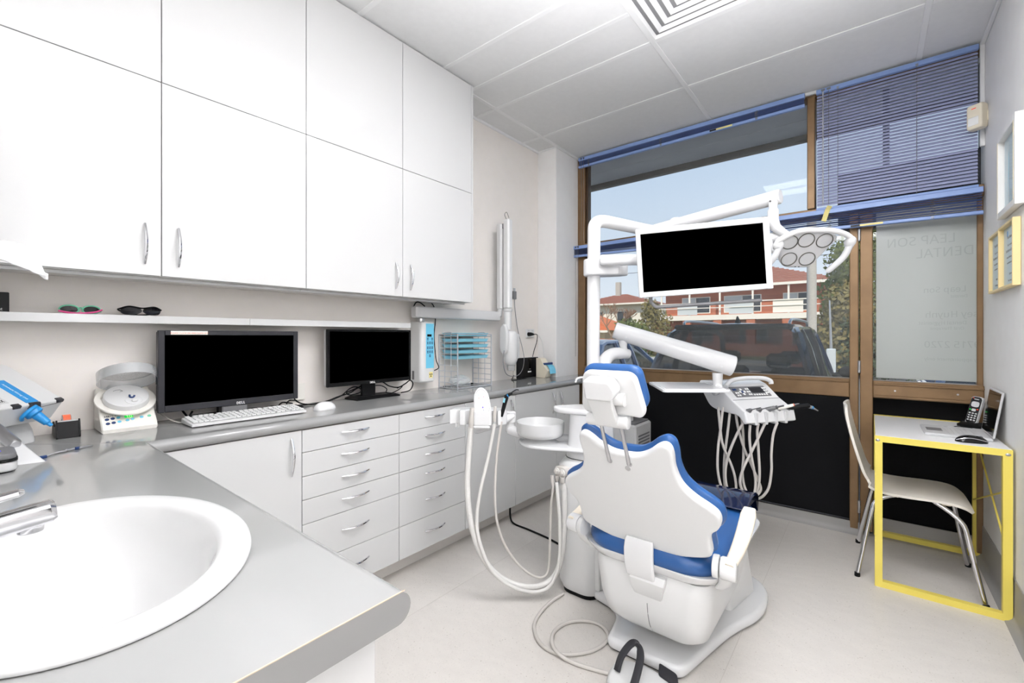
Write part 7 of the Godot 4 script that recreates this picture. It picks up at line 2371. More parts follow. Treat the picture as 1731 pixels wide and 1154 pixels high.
func wall_things() -> void:
	mat("certificate", rgb(205, 222, 228), 0.6)
	var face := Basis(V(0, 0, 1), V(0, 1, 0), V(-1, 0, 0))      # writing on the right wall, read from the room
	var a := frame_on_wall("certificate_frame", "narrow gold-framed certificate on the right wall, beside a wider one", "certificate", -3.3, -3.066, 1.465, 1.754, M.gold_frame, 0.012, 0.022, "gold-framed certificates")
	var b := frame_on_wall("certificate_frame", "wider gold-framed certificate with a blue crest under the white picture frame", "certificate", -3.056, -2.782, 1.465, 1.754, M.gold_frame, 0.012, 0.026, "gold-framed certificates")
	for e in [[a, -3.183], [b, -2.92]]:
		var k := 0
		for row in [["The University", 0.012, 1.695], ["This is to certify that", 0.008, 1.66], ["Bachelor of Dentistry", 0.012, 1.635], ["having fulfilled the conditions", 0.007, 1.605], ["was admitted to the degree", 0.007, 1.58], ["Registrar", 0.008, 1.53], ["Vice-Chancellor", 0.008, 1.5]]:
			var o := letters(e[0], "print", row[0], row[1], M.ink_grey, Transform3D(face, V(XR - 0.0085, row[2], e[1]) - e[0].position), 0.0004, "Droid Serif")
			k += 1
	wpart(b, "crest", MB.new().bx(V(XR - 0.009, 1.7, -2.985), V(XR - 0.008, 1.725, -2.965)), M.tip_blue, 0)
	var p := frame_on_wall("picture_frame", "white-framed picture of a slender figure on the right wall", "picture", -3.06, -2.72, 1.795, 2.175, M.picture_white, 0.028, 0.03)
	# inner gilt lines and the drawn figure
	for z in [-3.036, -2.746]:
		wpart(p, "gilt_line", MB.new().bx(V(XR - 0.0308, 1.82, z - 0.001), V(XR - 0.03, 2.15, z + 0.001)), M.gold_frame, 0)
	var fig := MB.new()
	for s in [[V(0, 2.08, -2.95), V(0, 1.99, -2.955), 0.008, 0.012], [V(0, 1.99, -2.955), V(0, 1.87, -2.985), 0.008, 0.003], [V(0, 1.99, -2.95), V(0, 1.88, -2.93), 0.007, 0.003], [V(0, 2.06, -2.95), V(0, 1.99, -2.925), 0.004, 0.003]]:
		fig.tube([s[0] + V(XR - 0.0085, 0, 0), s[1] + V(XR - 0.0085, 0, 0)], [s[2] * 0.6, s[3] * 0.6], 6)
	for i in fig.v.size(): fig.v[i].x = XR - 0.0085 + (fig.v[i].x - (XR - 0.0085)) * 0.05
	wpart(p, "drawn_figure", fig, M.tray_blue)
	# movement sensor in the corner
	var s := thing("motion_sensor", "cream movement sensor mounted high in the corner beside the blinds", "sensor", V(0.455, 2.375, -3.46), "", deg_to_rad(-38.0))
	part(s, "case", MB.new().loft([lay(rrect(0, 0, 0.062, 0.045, 0.01, 3), V(0, 0.0, 0), Vector3.RIGHT, V(0, 0, -1)), lay(rrect(0, 0, 0.07, 0.052, 0.01, 3), V(0, 0.01, 0), Vector3.RIGHT, V(0, 0, -1)), lay(rrect(0, 0, 0.07, 0.052, 0.01, 3), V(0, 0.122, 0), Vector3.RIGHT, V(0, 0, -1)), lay(rrect(0, 0, 0.064, 0.044, 0.01, 3), V(0, 0.13, 0), Vector3.RIGHT, V(0, 0, -1))]), M.cream_plastic, 30)
	part(s, "lens_window", MB.new().box(V(-0.002, 0.04, 0.0265), V(0.046, 0.045, 0.004), 0.002), M.label_white, 0)
	part(s, "indicator", MB.new().box(V(0.0, 0.108, 0.0265), V(0.02, 0.004, 0.002)), M.led_red, 0)
	part(s, "bracket", MB.new().box(V(0.02, 0.06, -0.03), V(0.05, 0.06, 0.03), 0.004), M.cream_plastic, 0)

# ---------------------------------------------------------------- blue venetian blinds
func blinds() -> void:
	var z := ZW + 0.035
	raised_blind("blue venetian blind drawn right up above the wide transom pane", -2.055, -0.335, 2.862, 2.772, z, 0.0, [-1.95, -1.3, -0.62])
	raised_blind("long blue venetian blind drawn up to the top of the big window and the door", -2.1, 0.482, 2.066, 1.965, z + 0.02, -0.019, [-1.86, -1.1, -0.2, 0.28])
	# lowered blind over the right transom
	var t := thing("venetian_blind", "lowered blue venetian blind with tilted slats over the right transom", "blind", V(0.1, 2.075, z), "blue venetian blinds")
	var x0 := -0.272
	var x1 := 0.468
	wpart(t, "head_rail", MB.new().bx(V(x0, 2.83, z - 0.014), V(x1, 2.858, z + 0.014), 0.002), M.blind_rail, 0)
	var n := 37
	var proto: ArrayMesh = null
	var tilt := deg_to_rad(53.0)
	for k in n:
		var y := 2.812 - k * 0.0196
		var s := MeshInstance3D.new()
		if proto == null:
			var m := MB.new()
			var pts := []
			for i in 5:
				var f := -1.0 + i * 0.5
				pts.append(Vector2(f * 0.0125, 0.0016 * (1.0 - f * f)))
			var ra := []
			var rb := []
			for p in pts:
				ra.append(p + Vector2(0, 0.0002))
			for i in range(4, -1, -1):
				ra.append(pts[i] - Vector2(0, 0.0002))
			var ring0 := []
			var ring1 := []
			for p in ra:
				# outer edge (towards the street, -z) higher
				var q := Vector2(p.x * cos(tilt) - p.y * sin(tilt), p.x * sin(tilt) + p.y * cos(tilt))
				ring0.append(V(x0 + 0.004 - 0.1, q.y, -q.x))
				ring1.append(V(x1 - 0.004 - 0.1, q.y, -q.x))
			m.loft([ring0, ring1])
			proto = m.mesh(30)
		s.mesh = proto
		s.material_override = M.blind_slat_lit
		s.name = "slat"
		t.add_child(s, true)
		s.position = V(0.1, y, z) - t.position
	wpart(t, "bottom_rail", MB.new().bx(V(x0, 2.07, z - 0.012), V(x1, 2.086, z + 0.012), 0.003), M.blind_rail, 0)
	for x in [-0.158, 0.215]:
		for dz in [-0.0135, 0.0135]:
			wpart(t, "ladder_cord", MB.new().cyl(V(x, 2.08, z + dz), V(x, 2.835, z + dz), 0.0011, -1.0, 6), M.ink_grey)
		wpart(t, "rail_clip", MB.new().bx(V(x - 0.006, 2.828, z + 0.013), V(x + 0.006, 2.842, z + 0.018)), M.clear_plastic, 0)
	wpart(t, "tilt_wand", MB.new().cyl(V(-0.235, 2.835, z + 0.018), V(-0.235, 2.1, z + 0.02), 0.0042, -1.0, 8), M.clear_plastic)
	wpart(t, "lift_cord", MB.new().cyl(V(-0.205, 2.835, z + 0.018), V(-0.205, 2.1, z + 0.022), 0.0016, -1.0, 6), M.ink_grey)
	for x in [-0.235, -0.205]:
		wpart(t, "rail_clip", MB.new().bx(V(x - 0.01, 2.84, z + 0.013), V(x + 0.01, 2.85, z + 0.02)), M.grey_plastic, 0)
	# yellow safety tag on the cord
	var g := MB.new()
	g.xf = Transform3D(Basis(V(0, 0, 1), -0.3) * Basis(V(0, 1, 0), 0.5), V(-0.208, 2.06, z + 0.045))
	g.bx(V(-0.014, -0.075, -0.0006), V(0.014, 0.0, 0.0006))
	g.xf = g.xf * Transform3D(Basis(V(1, 0, 0), 0.6), Vector3.ZERO)
	g.bx(V(-0.014, 0.0, -0.0006), V(0.014, 0.025, 0.0006))
	solo("warning_tag", "pale yellow paper tag hanging on the cord of the lowered blind", "tag", g, M.label_yellow, V(-0.208, 2.0, z + 0.045), "", 0)

func raised_blind(label: String, x0: float, x1: float, top: float, bot: float, z: float, slope: float, cords: Array) -> void:
	var t := thing("venetian_blind", label, "blind", V((x0 + x1) / 2, bot, z), "blue venetian blinds")
	wpart(t, "head_rail", MB.new().bx(V(x0, top - 0.03, z - 0.016), V(x1, top, z + 0.016), 0.002), M.blind_rail, 0)
	var n := 9
	for k in n:
		var y0 := top - 0.034 - k * (top - 0.034 - bot - 0.022) / n
		var sag := slope * (k + 1.0) / n
		var m := MB.new()
		var jit := sin(k * 2.3) * 0.002
		var a := V(x0 + 0.004, y0, z)
		var b := V(x1 - 0.004, y0 + sag * (x1 - x0), z)
		var r0 := []
		var r1 := []
		for p in [[-0.0125, -0.0012], [-0.006, 0.0004], [0.0, 0.0012], [0.006, 0.0004], [0.0125, -0.0012], [0.0125, -0.0016], [0.0, 0.0006], [-0.0125, -0.0016]]:
			r0.append(a + V(0, p[1], -p[0] + jit))
			r1.append(b + V(0, p[1] - 0.002 * (k % 3), -p[0] + jit))
		m.loft([r0, r1])
		wpart(t, "slat", m, M.blind_blue, 20)
	var rail := MB.new()
	var a2 := V(x0, bot + 0.01, z)
	var b2 := V(x1, bot + 0.01 + slope * (x1 - x0), z)
	var q0 := []
	var q1 := []
	for p in rrect(0, 0, 0.026, 0.02, 0.005, 3):
		q0.append(a2 + V(0, p.y, -p.x))
		q1.append(b2 + V(0, p.y, -p.x))
	wpart(t, "bottom_rail", rail.loft([q0, q1]), M.blind_rail, 30)
	for x in cords:
		var yb: float = bot + 0.01 + slope * (x - x0)
		# bunched ladder cord with its clips
		var pts := []
		for i in 12: pts.append(V(x + sin(i * 2.1) * 0.012, lerpf(top - 0.03, yb + 0.01, i / 11.0), z + 0.018 + cos(i * 1.7) * 0.004))
		wpart(t, "ladder_cord", MB.new().tube(spline(pts, 3), 0.0012, 6), M.ink_grey)
		wpart(t, "rail_clip", MB.new().box(V(x, yb, z + 0.014), V(0.014, 0.016, 0.004), 0.001), M.clear_plastic, 0)
	var lx: float = lerpf(x0, x1, 0.68 if slope == 0.0 else 0.795)
	var ly: float = bot + 0.01 + slope * (lx - x0)
	wpart(t, "warning_label", MB.new().bx(V(lx, ly - 0.006 + slope * 0.05, z + 0.0132), V(lx + 0.11, ly + 0.006 + slope * 0.05, z + 0.0145)), M.label_yellow, 0)
	wpart(t, "warning_mark", MB.new().bx(V(lx - 0.045, ly - 0.006, z + 0.0132), V(lx, ly + 0.006, z + 0.0145)), M.ink_black, 0)
	# pull cords at the left end
	for e in [[x0 + 0.03, 0.0], [x0 + 0.055, 0.006]]:
		wpart(t, "pull_cord", MB.new().tube([V(e[0], top - 0.02, z + 0.018), V(e[0] + 0.002, top - 0.4, z + 0.012), V(e[0] - 0.006, top - (0.75 if slope == 0.0 else 1.0), z + 0.008)], 0.0014, 6), M.ink_grey)
		wpart(t, "rail_clip", MB.new().box(V(e[0], top - 0.012, z + 0.017), V(0.014, 0.012, 0.004), 0.001), M.dark_grey_plastic, 0)

# ---------------------------------------------------------------- the street
const GND := -0.3

func outside() -> void:
	tex(mat("asphalt", rgb(255, 255, 255), 0.9), noise_tex(0.05, [[0.0, rgb(104, 102, 100)], [1.0, rgb(132, 130, 127)]], 21), 3.0)
	tex(mat("concrete", rgb(255, 255, 255), 0.85), noise_tex(0.04, [[0.0, rgb(176, 172, 165)], [1.0, rgb(196, 192, 185)]], 22), 2.0)
	tex(mat("grass", rgb(255, 255, 255), 0.95), noise_tex(0.06, [[0.0, rgb(98, 108, 62)], [1.0, rgb(140, 140, 92)]], 23), 2.5)
	tex(mat("soffit_grey", rgb(255, 255, 255), 0.7), noise_tex(0.01, [[0.0, rgb(222, 225, 230)], [1.0, rgb(236, 239, 243)]], 24), 2.5)
	mat("brick_red", rgb(184, 110, 80), 0.85)
	mat("brick_dark", rgb(168, 98, 72), 0.85)
	mat("mortar", rgb(190, 160, 140), 0.9)
	tex(mat("tile_brown", rgb(255, 255, 255), 0.85), noise_tex(0.09, [[0.0, rgb(138, 88, 76)], [1.0, rgb(176, 122, 104)]], 25), 3.0)
	tex(mat("tile_orange", rgb(255, 255, 255), 0.85), noise_tex(0.09, [[0.0, rgb(196, 104, 62)], [1.0, rgb(222, 136, 92)]], 26), 3.0)
	mat("render_white", rgb(236, 232, 224), 0.85)
	mat("render_cream", rgb(232, 214, 184), 0.85)
	mat("window_dark", rgb(60, 66, 74), 0.15)
	mat("curtain_pale", rgb(196, 204, 208), 0.6)
	tex(mat("bark", rgb(255, 255, 255), 0.9), noise_tex(0.05, [[0.0, rgb(110, 92, 74)], [1.0, rgb(140, 120, 98)]], 27), 1.0)
	mat("leaf_green", rgb(92, 104, 50), 0.8).backlight_enabled = true
	M.leaf_green.backlight = rgb(70, 80, 30)
	mat("leaf_olive", rgb(122, 112, 62), 0.8)
	mat("leaf_dark", rgb(62, 76, 44), 0.8)
	mat("twig_brown", rgb(140, 108, 84), 0.9)
	var paint := mat("paint_navy", rgb(20, 30, 52), 0.25)
	paint.clearcoat_enabled = true
	paint.clearcoat = 1.0
	paint.clearcoat_roughness = 0.03
	var paint2 := mat("paint_blue", rgb(70, 102, 150), 0.25)
	paint2.clearcoat_enabled = true
	paint2.clearcoat = 1.0
	paint2.clearcoat_roughness = 0.03
	pane("car_glass", rgb(24, 34, 46), 0.62, 0.02)
	mat("rubber", rgb(26, 26, 27), 0.8)
	mat("tail_red", rgb(170, 24, 22), 0.2)
	ground()
	awning()
	car("suv", "dark navy estate car with roof rails parked right outside the window", "car", V(-1.24, GND, -5.15), 0.0, 1.0, M.paint_navy, true)
	car("hatchback", "blue hatchback parked beside the dark estate car outside the window", "car", V(-3.72, GND, -5.3), deg_to_rad(2.0), 0.965, M.paint_blue, false)
	car("hatchback", "blue car parked to the right of the dark estate car, its mirror showing", "car", V(1.35, GND, -6.6), deg_to_rad(-2.0), 0.95, M.paint_blue, false)
	brick_house()
	white_house()
	tiled_cottage()
	street_things()

func ground() -> void:
	struct("road", MB.new().bx(V(-90, GND - 0.3, -26), V(70, GND, -3.66)), M.asphalt)
	struct("footpath", MB.new().bx(V(-90, GND - 0.3, -29.5), V(70, GND + 0.14, -26)), M.concrete)
	struct("lawn", MB.new().bx(V(-120, GND - 0.3, -140), V(100, GND + 0.13, -29.5)), M.grass)
	struct("shop_front_base", MB.new().bx(V(-8, GND - 0.3, -3.66), V(6, 0.0, -3.56)), M.concrete)
	# shop-front walls beside our window, and the wall above it that carries the awning
	var w := MB.new()
	w.bx(V(-8, GND, -3.66), V(XL - 0.16, 4.4, -3.4))
	w.bx(V(XR + 0.16, GND, -3.66), V(6, 4.4, -3.4))
	w.bx(V(XL - 0.16, 3.3, -3.66), V(XR + 0.16, 4.4, -3.4))  # unseen upper wall, made tall to shade the parked cars
	w.bx(V(-2.45, 2.885, -3.66), V(XR + 0.16, 3.3, -3.56))
	struct("wall_street", w, M.render_cream)

func awning() -> void:
	var t := thing("shop_awning", "grey flat awning over the footpath outside the window", "awning", V(-1, 3.15, -4.3))
	wpart(t, "slab", MB.new().bx(V(-8, 3.2, -5.05), V(6, 3.36, -3.665)), M.soffit_grey, 0)
	for k in 4:
		var z := -3.67 - k * 0.345
		wpart(t, "soffit_board", MB.new().bx(V(-7.99, 3.175, z - 0.337), V(5.99, 3.199, z)), M.soffit_grey, 0)
	wpart(t, "fascia", MB.new().bx(V(-8, 3.12, -5.12), V(6, 3.5, -5.06)), M.bronze_dark, 0)
	# sign board hanging under the awning beside the door
	var sg := thing("hanging_sign", "dark sign board hanging under the awning behind the lowered blind", "sign", V(0.6, 2.1, -4.5))
	wpart(sg, "board", MB.new().bx(V(-0.2, 2.1, -4.56), V(2.2, 2.57, -4.46), 0.01), M.dark_grey_plastic, 0)
	for x in [0.1, 0.62, 1.6]:
		wpart(sg, "hanger", MB.new().bx(V(x - 0.02, 2.57, -4.53), V(x + 0.02, 3.174, -4.49)), M.dark_grey_plastic, 0)
	# fluorescent batten, small orange lamp and a dome camera under it
	var f := thing("batten_light", "cream fluorescent batten fixed under the grey awning", "light fitting", V(-2.6, 3.12, -4.2))
	wpart(f, "case", MB.new().bx(V(-3.2, 3.1, -4.26), V(-1.86, 3.175, -4.12), 0.008), M.ivory_plastic, 0)
	wpart(f, "end_cap", MB.new().bx(V(-1.9, 3.09, -4.27), V(-1.85, 3.175, -4.11), 0.006), M.cream_plastic, 0)
	var o := thing("awning_lamp", "small orange-brown lamp under the grey awning", "light fitting", V(-1.25, 3.1, -4.05))
	wpart(o, "body", MB.new().loft([lay(rrect(0, 0, 0.12, 0.08, 0.01, 2), V(-1.25, 3.105, -4.1), Vector3.RIGHT, V(0, 0, -1)), lay(rrect(0, 0, 0.2, 0.12, 0.01, 2), V(-1.25, 3.175, -4.1), Vector3.RIGHT, V(0, 0, -1))]), M.render_cream, 0)
	wpart(o, "rim", MB.new().bx(V(-1.36, 3.165, -4.17), V(-1.14, 3.176, -4.03)), M.brick_red, 0)
	var c := thing("security_camera", "black dome security camera under the grey awning", "security camera", V(-0.47, 3.12, -4.05))
	wpart(c, "collar", MB.new().rcyl(V(-0.47, 3.14, -4.05), V(-0.47, 3.175, -4.05), 0.062, 0.006), M.light_grey_plastic)
	wpart(c, "dome", MB.new().ball(V(-0.47, 3.14, -4.05), V(0.052, 0.05, 0.052), 20, 10), M.black_gloss)

# ---------------------------------------------------------------- cars, tail towards us
func car(called: String, label: String, cat: String, at: Vector3, turn: float, k: float, paint: Material, tall: bool) -> void:
	var t := thing(called, label, cat, at, "parked cars outside the window", turn)
	var L := 4.55 * k
	var H := (1.7 if tall else 1.5)
	var belt := 1.0 if tall else 0.93
	# stations along the length: [z from tail, half width at sill, half width at belt, roof height (0 = bonnet), half width at roof, belt height]
	var lower := []
	for e in [[0.0, 0.62, 0.7, 0.42, 0.86], [0.06, 0.74, 0.82, 0.36, 0.95], [0.2, 0.82, 0.9, 0.3, belt], [0.8, 0.86, 0.925, 0.26, belt], [2.0, 0.87, 0.925, 0.24, belt - 0.02], [3.0, 0.87, 0.92, 0.24, belt - 0.06], [3.6, 0.86, 0.9, 0.26, belt - 0.1], [4.2, 0.8, 0.84, 0.3, belt - 0.17], [4.45, 0.68, 0.72, 0.36, belt - 0.26], [4.55, 0.55, 0.58, 0.42, belt - 0.34]]:
		var z: float = -e[0] * k
		var prof := [Vector2(-e[1], e[3]), Vector2(e[1], e[3]), Vector2(e[2] + 0.015, e[3] + (e[4] - e[3]) * 0.45), Vector2(e[2], e[3] + (e[4] - e[3]) * 0.75), Vector2(e[2] - 0.035, e[4]), Vector2(0.0, e[4] + 0.03), Vector2(-e[2] + 0.035, e[4]), Vector2(-e[2], e[3] + (e[4] - e[3]) * 0.75), Vector2(-e[2] - 0.015, e[3] + (e[4] - e[3]) * 0.45)]
		var ring := []
		for p in prof: ring.append(V(p.x, p.y, z))
		lower.append(ring)
	var lb := MB.new().loft(lower)
	lb.v.reverse()
	part(t, "body", flip(lb), paint, 45)
	# cabin: tail glass, roof, windscreen
	var st := []
	var cab := [[0.06, 0.79, 0.83, belt - 0.02, 0.04], [0.14, 0.8, 0.76, belt - 0.01, 0.3], [0.34, 0.8, 0.66, belt, (H - belt) * 0.9], [0.46, 0.8, 0.63, belt, H - belt - 0.015], [0.8, 0.81, 0.62, belt, H - belt], [1.6, 0.81, 0.63, belt, H - belt + 0.01], [2.3, 0.8, 0.62, belt - 0.02, H - belt], [2.6, 0.8, 0.63, belt - 0.03, H - belt - 0.05], [3.2, 0.79, 0.74, belt - 0.08, 0.22], [3.5, 0.78, 0.77, belt - 0.1, 0.05]]
	if not tall: cab = [[0.15, 0.77, 0.78, belt - 0.02, 0.04], [0.4, 0.78, 0.7, belt - 0.01, 0.28], [0.75, 0.78, 0.6, belt, (H - belt) * 0.9], [0.95, 0.78, 0.57, belt, H - belt - 0.01], [1.3, 0.79, 0.57, belt, H - belt], [1.8, 0.79, 0.57, belt, H - belt], [2.2, 0.78, 0.57, belt - 0.02, H - belt - 0.04], [2.9, 0.77, 0.7, belt - 0.08, 0.2], [3.25, 0.76, 0.74, belt - 0.1, 0.05]]
	for e in cab:
		var z: float = -e[0] * k
		var b: float = e[3]
		var h: float = e[4]
		var ring := []
		for p in [Vector2(-e[1], b), Vector2(e[1], b), Vector2(lerpf(e[1], e[2], 0.55), b + h * 0.6), Vector2(e[2], b + h * 0.9), Vector2(e[2] * 0.86, b + h * 0.985), Vector2(0, b + h * 1.02), Vector2(-e[2] * 0.86, b + h * 0.985), Vector2(-e[2], b + h * 0.9), Vector2(-lerpf(e[1], e[2], 0.55), b + h * 0.6)]: ring.append(V(p.x, p.y, z))
		st.append(ring)
	# roof skin over the middle stations; the rest of the cabin is tinted glass between painted pillars
	var r0 := 3
	var r1 := 6
	var skin := MB.new()
	var glass := MB.new()
	for i in st.size() - 1:
		for q in 9:
			var q2 := (q + 1) % 9
			var roof := q >= 3 and q <= 6 and i >= r0 - 1 and i < r1
			if q == 0: continue
			(skin if roof else glass).quad(st[i][q], st[i + 1][q], st[i + 1][q2], st[i][q2])
	part(t, "roof", skin, paint, 40)
	part(t, "cabin_glass", glass, M.car_glass, 40)
	var bars := MB.new()
	for q in [3, 7]:
		var rear := []
		var front := []
		for i in r0: rear.append(st[i][q])
		for i in range(r1, st.size()): front.append(st[i][q])
		bars.tube(rear, 0.045, 6)
		bars.tube(front, 0.04, 6)
		var m := 1 if q == 3 else 0
		bars.tube([st[4][m], st[4][2 if q == 3 else 8], st[4][q]], 0.04, 6)
		bars.tube([st[5][m], st[5][2 if q == 3 else 8], st[5][q]], 0.04, 6)
		var gut := []
		for i in range(r0 - 1, r1 + 1): gut.append(st[i][q])
		bars.tube(gut, 0.035, 6)
	part(t, "pillars", bars, paint)
	# seats inside
	for row in [[-1.0, 0.42], [-2.05, 0.42]]:
		for x in [-0.38, 0.38]:
			part(t, "seat", MB.new().bx(V(x - 0.24, 0.5, row[0] * k - 0.14), V(x + 0.24, belt + 0.12, row[0] * k), 0.06), M.rubber, 0)
			part(t, "headrest", MB.new().bx(V(x - 0.13, belt + 0.16, row[0] * k - 0.1), V(x + 0.13, belt + 0.34, row[0] * k - 0.01), 0.04), M.rubber, 0)
	var strip := func(name2: String, pts: Array, m: Material) -> void:
		var g := MB.new()
		g.quad(pts[0], pts[1], pts[2], pts[3])
		g.quad(pts[3] , pts[2], pts[1], pts[0])
		part(t, name2, g, m, 0)
	if tall:
		part(t, "rear_spoiler", MB.new().bx(V(-0.6, H - 0.075, -0.5 * k), V(0.6, H - 0.015, -0.24 * k), 0.02), M.rubber, 0)
		part(t, "rear_wiper", MB.new().tube([V(0.0, belt + 0.09, -0.115 * k + 0.03), V(-0.4, belt + 0.12, -0.125 * k + 0.03)], 0.01, 6), M.rubber)
	for s in [-1.0, 1.0]:
		var mr := MB.new()
		mr.ball(V(s * 1.0, belt + 0.04, -2.72 * k), V(0.11, 0.085, 0.07), 16, 10)
		mr.tube([V(s * 0.82, belt - 0.01, -2.74 * k), V(s * 0.95, belt + 0.02, -2.73 * k)], 0.03, 8)
		part(t, "door_mirror", mr, M.rubber if tall else paint)
		strip.call("tail_lamp", [V(s * 0.62, belt - 0.22, 0.004), V(s * 0.8, belt - 0.2, -0.05), V(s * 0.78, belt + 0.02, -0.06), V(s * 0.66, belt + 0.02, -0.03)], M.tail_red)
		if tall: part(t, "roof_rail", MB.new().tube(spline([V(s * 0.56, H - 0.02, -0.5 * k), V(s * 0.57, H + 0.035, -0.62 * k), V(s * 0.58, H + 0.045, -1.4 * k), V(s * 0.57, H + 0.035, -2.1 * k), V(s * 0.56, H - 0.02, -2.25 * k)], 6), 0.016, 8), M.satin_metal)
		for z in [-0.85, -3.6]:
			var wh := part(t, "wheel", MB.new().rcyl(V(s * 0.68, 0.34, z * k), V(s * 0.91, 0.34, z * k), 0.34, 0.04, 28), M.rubber)
			part(wh, "hub", MB.new().cyl(V(s * 0.9, 0.34, z * k), V(s * 0.915, 0.34, z * k), 0.21), M.satin_metal)
	if tall: part(t, "aerial_fin", MB.new().loft([lay(rrect(0, 0, 0.05, 0.16, 0.02, 2), V(0, H + 0.005, -0.75 * k), Vector3.RIGHT, V(0, 0, -1)), lay(rrect(0, 0.03, 0.01, 0.03, 0.004, 2), V(0, H + 0.09, -0.68 * k), Vector3.RIGHT, V(0, 0, -1))]), M.rubber)

# ---------------------------------------------------------------- houses over the road
func hip_roof(parent: Node3D, x0: float, x1: float, z0: float, z1: float, y0: float, h: float, over: float, m: Material) -> void:
	var r := MB.new()
	var a := V(x0 - over, y0, z1 + over)
	var b := V(x1 + over, y0, z1 + over)
	var c := V(x1 + over, y0, z0 - over)
	var d := V(x0 - over, y0, z0 - over)
	var dep := (z1 - z0) / 2 + over
	var e := V(x0 - over + dep, y0 + h, (z0 + z1) / 2)
	var f := V(x1 + over - dep, y0 + h, (z0 + z1) / 2)
	r.quad(a, b, f, e)
	r.tri(b, c, f)
	r.quad(c, d, e, f)
	r.tri(d, a, e)
	r.quad(d, c, b, a)
	var rf := wpart(parent, "roof", r, m, 0)
	wpart(rf, "gutter", MB.new().bx(V(x0 - over, y0 - 0.2, z1 + over - 0.05), V(x1 + over, y0 - 0.01, z1 + over + 0.1)), M.render_white, 0)
	# rows of tiles as low steps
	var n := 14
	for k in n:
		var f0 := k / float(n)
		var pa: Vector3 = a.lerp(e, f0)
		var pb: Vector3 = b.lerp(f, f0)
		wpart(rf, "tile_course", MB.new().tube([pa + V(0, 0.02, 0), pb + V(0, 0.02, 0)], 0.05, 5), m)

func win(parent: Node3D, x: float, y: float, w: float, h: float, z: float, curtain := false) -> void:
	var f := wpart(parent, "window", MB.new().bx(V(x - w / 2 - 0.07, y - 0.07, z - 0.05), V(x + w / 2 + 0.07, y + h + 0.07, z + 0.04)), M.render_white, 0)
	wpart(f, "pane", MB.new().bx(V(x - w / 2, y, z + 0.02), V(x - 0.03, y + h, z + 0.05)), M.curtain_pale if curtain else M.window_dark, 0)
	wpart(f, "pane", MB.new().bx(V(x + 0.03, y, z + 0.02), V(x + w / 2, y + h, z + 0.05)), M.window_dark, 0)

func brick_house() -> void:
	var z := -39.5
	var x0 := -14.2
	var x1 := -2.6
	var t := thing("brick_house", "two-storey red brick house with a white balcony and brown tiled roof across the road", "house", V(-8.4, GND, -44))
	wpart(t, "wall", MB.new().bx(V(x0, GND, z - 9), V(x1, 5.3, z)), M.brick_red, 0)
	# courses of brick standing proud, as far as they can be told apart
	for k in 12:
		var y := GND + 0.2 + k * 0.42
		wpart(t, "brick_course", MB.new().bx(V(x0, y, z), V(x1, y + 0.36, z + 0.02)), M.brick_red if k % 2 else M.brick_dark, 0)
	hip_roof(t, x0, x1, z - 9, z, 5.3, 2.1, 1.1, M.tile_brown)
	wpart(t, "balcony_slab", MB.new().bx(V(x0, 2.55, z), V(x1 + 0.6, 2.95, z + 1.9)), M.render_white, 0)
	for k in 6:
		var x := lerpf(x0, x1 + 0.3, k / 5.0)
		wpart(t, "balcony_post", MB.new().bx(V(x - 0.06, 2.95, z + 0.96), V(x + 0.06, 5.15, z + 1.08)), M.render_white, 0)
		wpart(t, "brick_pier", MB.new().bx(V(x - 0.3, GND, z + 1.3), V(x + 0.3, 2.55, z + 1.85)), M.brick_red, 0)
	wpart(t, "balcony_rail", MB.new().bx(V(x0, 3.9, z + 1.72), V(x1 + 0.5, 3.98, z + 1.8)), M.render_white, 0)
	wpart(t, "balcony_rail", MB.new().bx(V(x0, 3.5, z + 1.72), V(x1 + 0.5, 3.56, z + 1.8)), M.render_white, 0)
	for e in [[-12.6, 1.6], [-8.6, 1.7], [-5.6, 1.9]]:
		wpart(t, "balcony_panel", MB.new().bx(V(e[0], 3.0, z + 1.7), V(e[0] + e[1], 3.9, z + 1.72)), M.render_white if e[0] > -7 else M.curtain_pale, 0)
	win(t, -11.6, 3.25, 2.2, 1.25, z, true)
	win(t, -8.0, 3.25, 2.6, 1.25, z, true)
	win(t, -4.2, 3.25, 1.8, 1.25, z, true)
	win(t, -11.2, 0.9, 1.9, 1.2, z)
	win(t, -7.2, 0.9, 1.9, 1.2, z)
	wpart(t, "door", MB.new().bx(V(-5.3, GND, z), V(-4.3, 1.9, z + 0.06)), M.window_dark, 0)
	wpart(t, "garden_wall", MB.new().bx(V(x0, GND, z + 4.0), V(x1 + 1.0, 0.65, z + 4.3)), M.brick_red, 0)

func white_house() -> void:
	var t := thing("white_house", "white rendered two-storey house behind the bare tree", "house", V(-24, GND, -52))
	wpart(t, "wall", MB.new().bx(V(-29.5, GND, -58), V(-20.5, 5.2, -50)), M.render_white, 0)
	hip_roof(t, -29.5, -20.5, -58, -50, 5.2, 1.5, 0.9, M.tile_brown)
	win(t, -26.8, 2.6, 1.8, 1.6, -50.0)
	win(t, -23.0, 2.6, 1.8, 1.6, -50.0)
	wpart(t, "chimney", MB.new().bx(V(-25.6, 5.5, -53.5), V(-25.0, 8.2, -53)), M.concrete, 0)

func tiled_cottage() -> void:
	var t := thing("tiled_cottage", "single-storey cream cottage with an orange tiled roof over the road", "house", V(-19, GND, -36))
	wpart(t, "wall", MB.new().bx(V(-26, GND, -40), V(-17.4, 1.75, -34)), M.render_cream, 0)
	hip_roof(t, -26, -17.4, -40, -34, 1.75, 1.75, 0.6, M.tile_orange)
	win(t, -19.5, 0.4, 1.6, 1.0, -34.0)

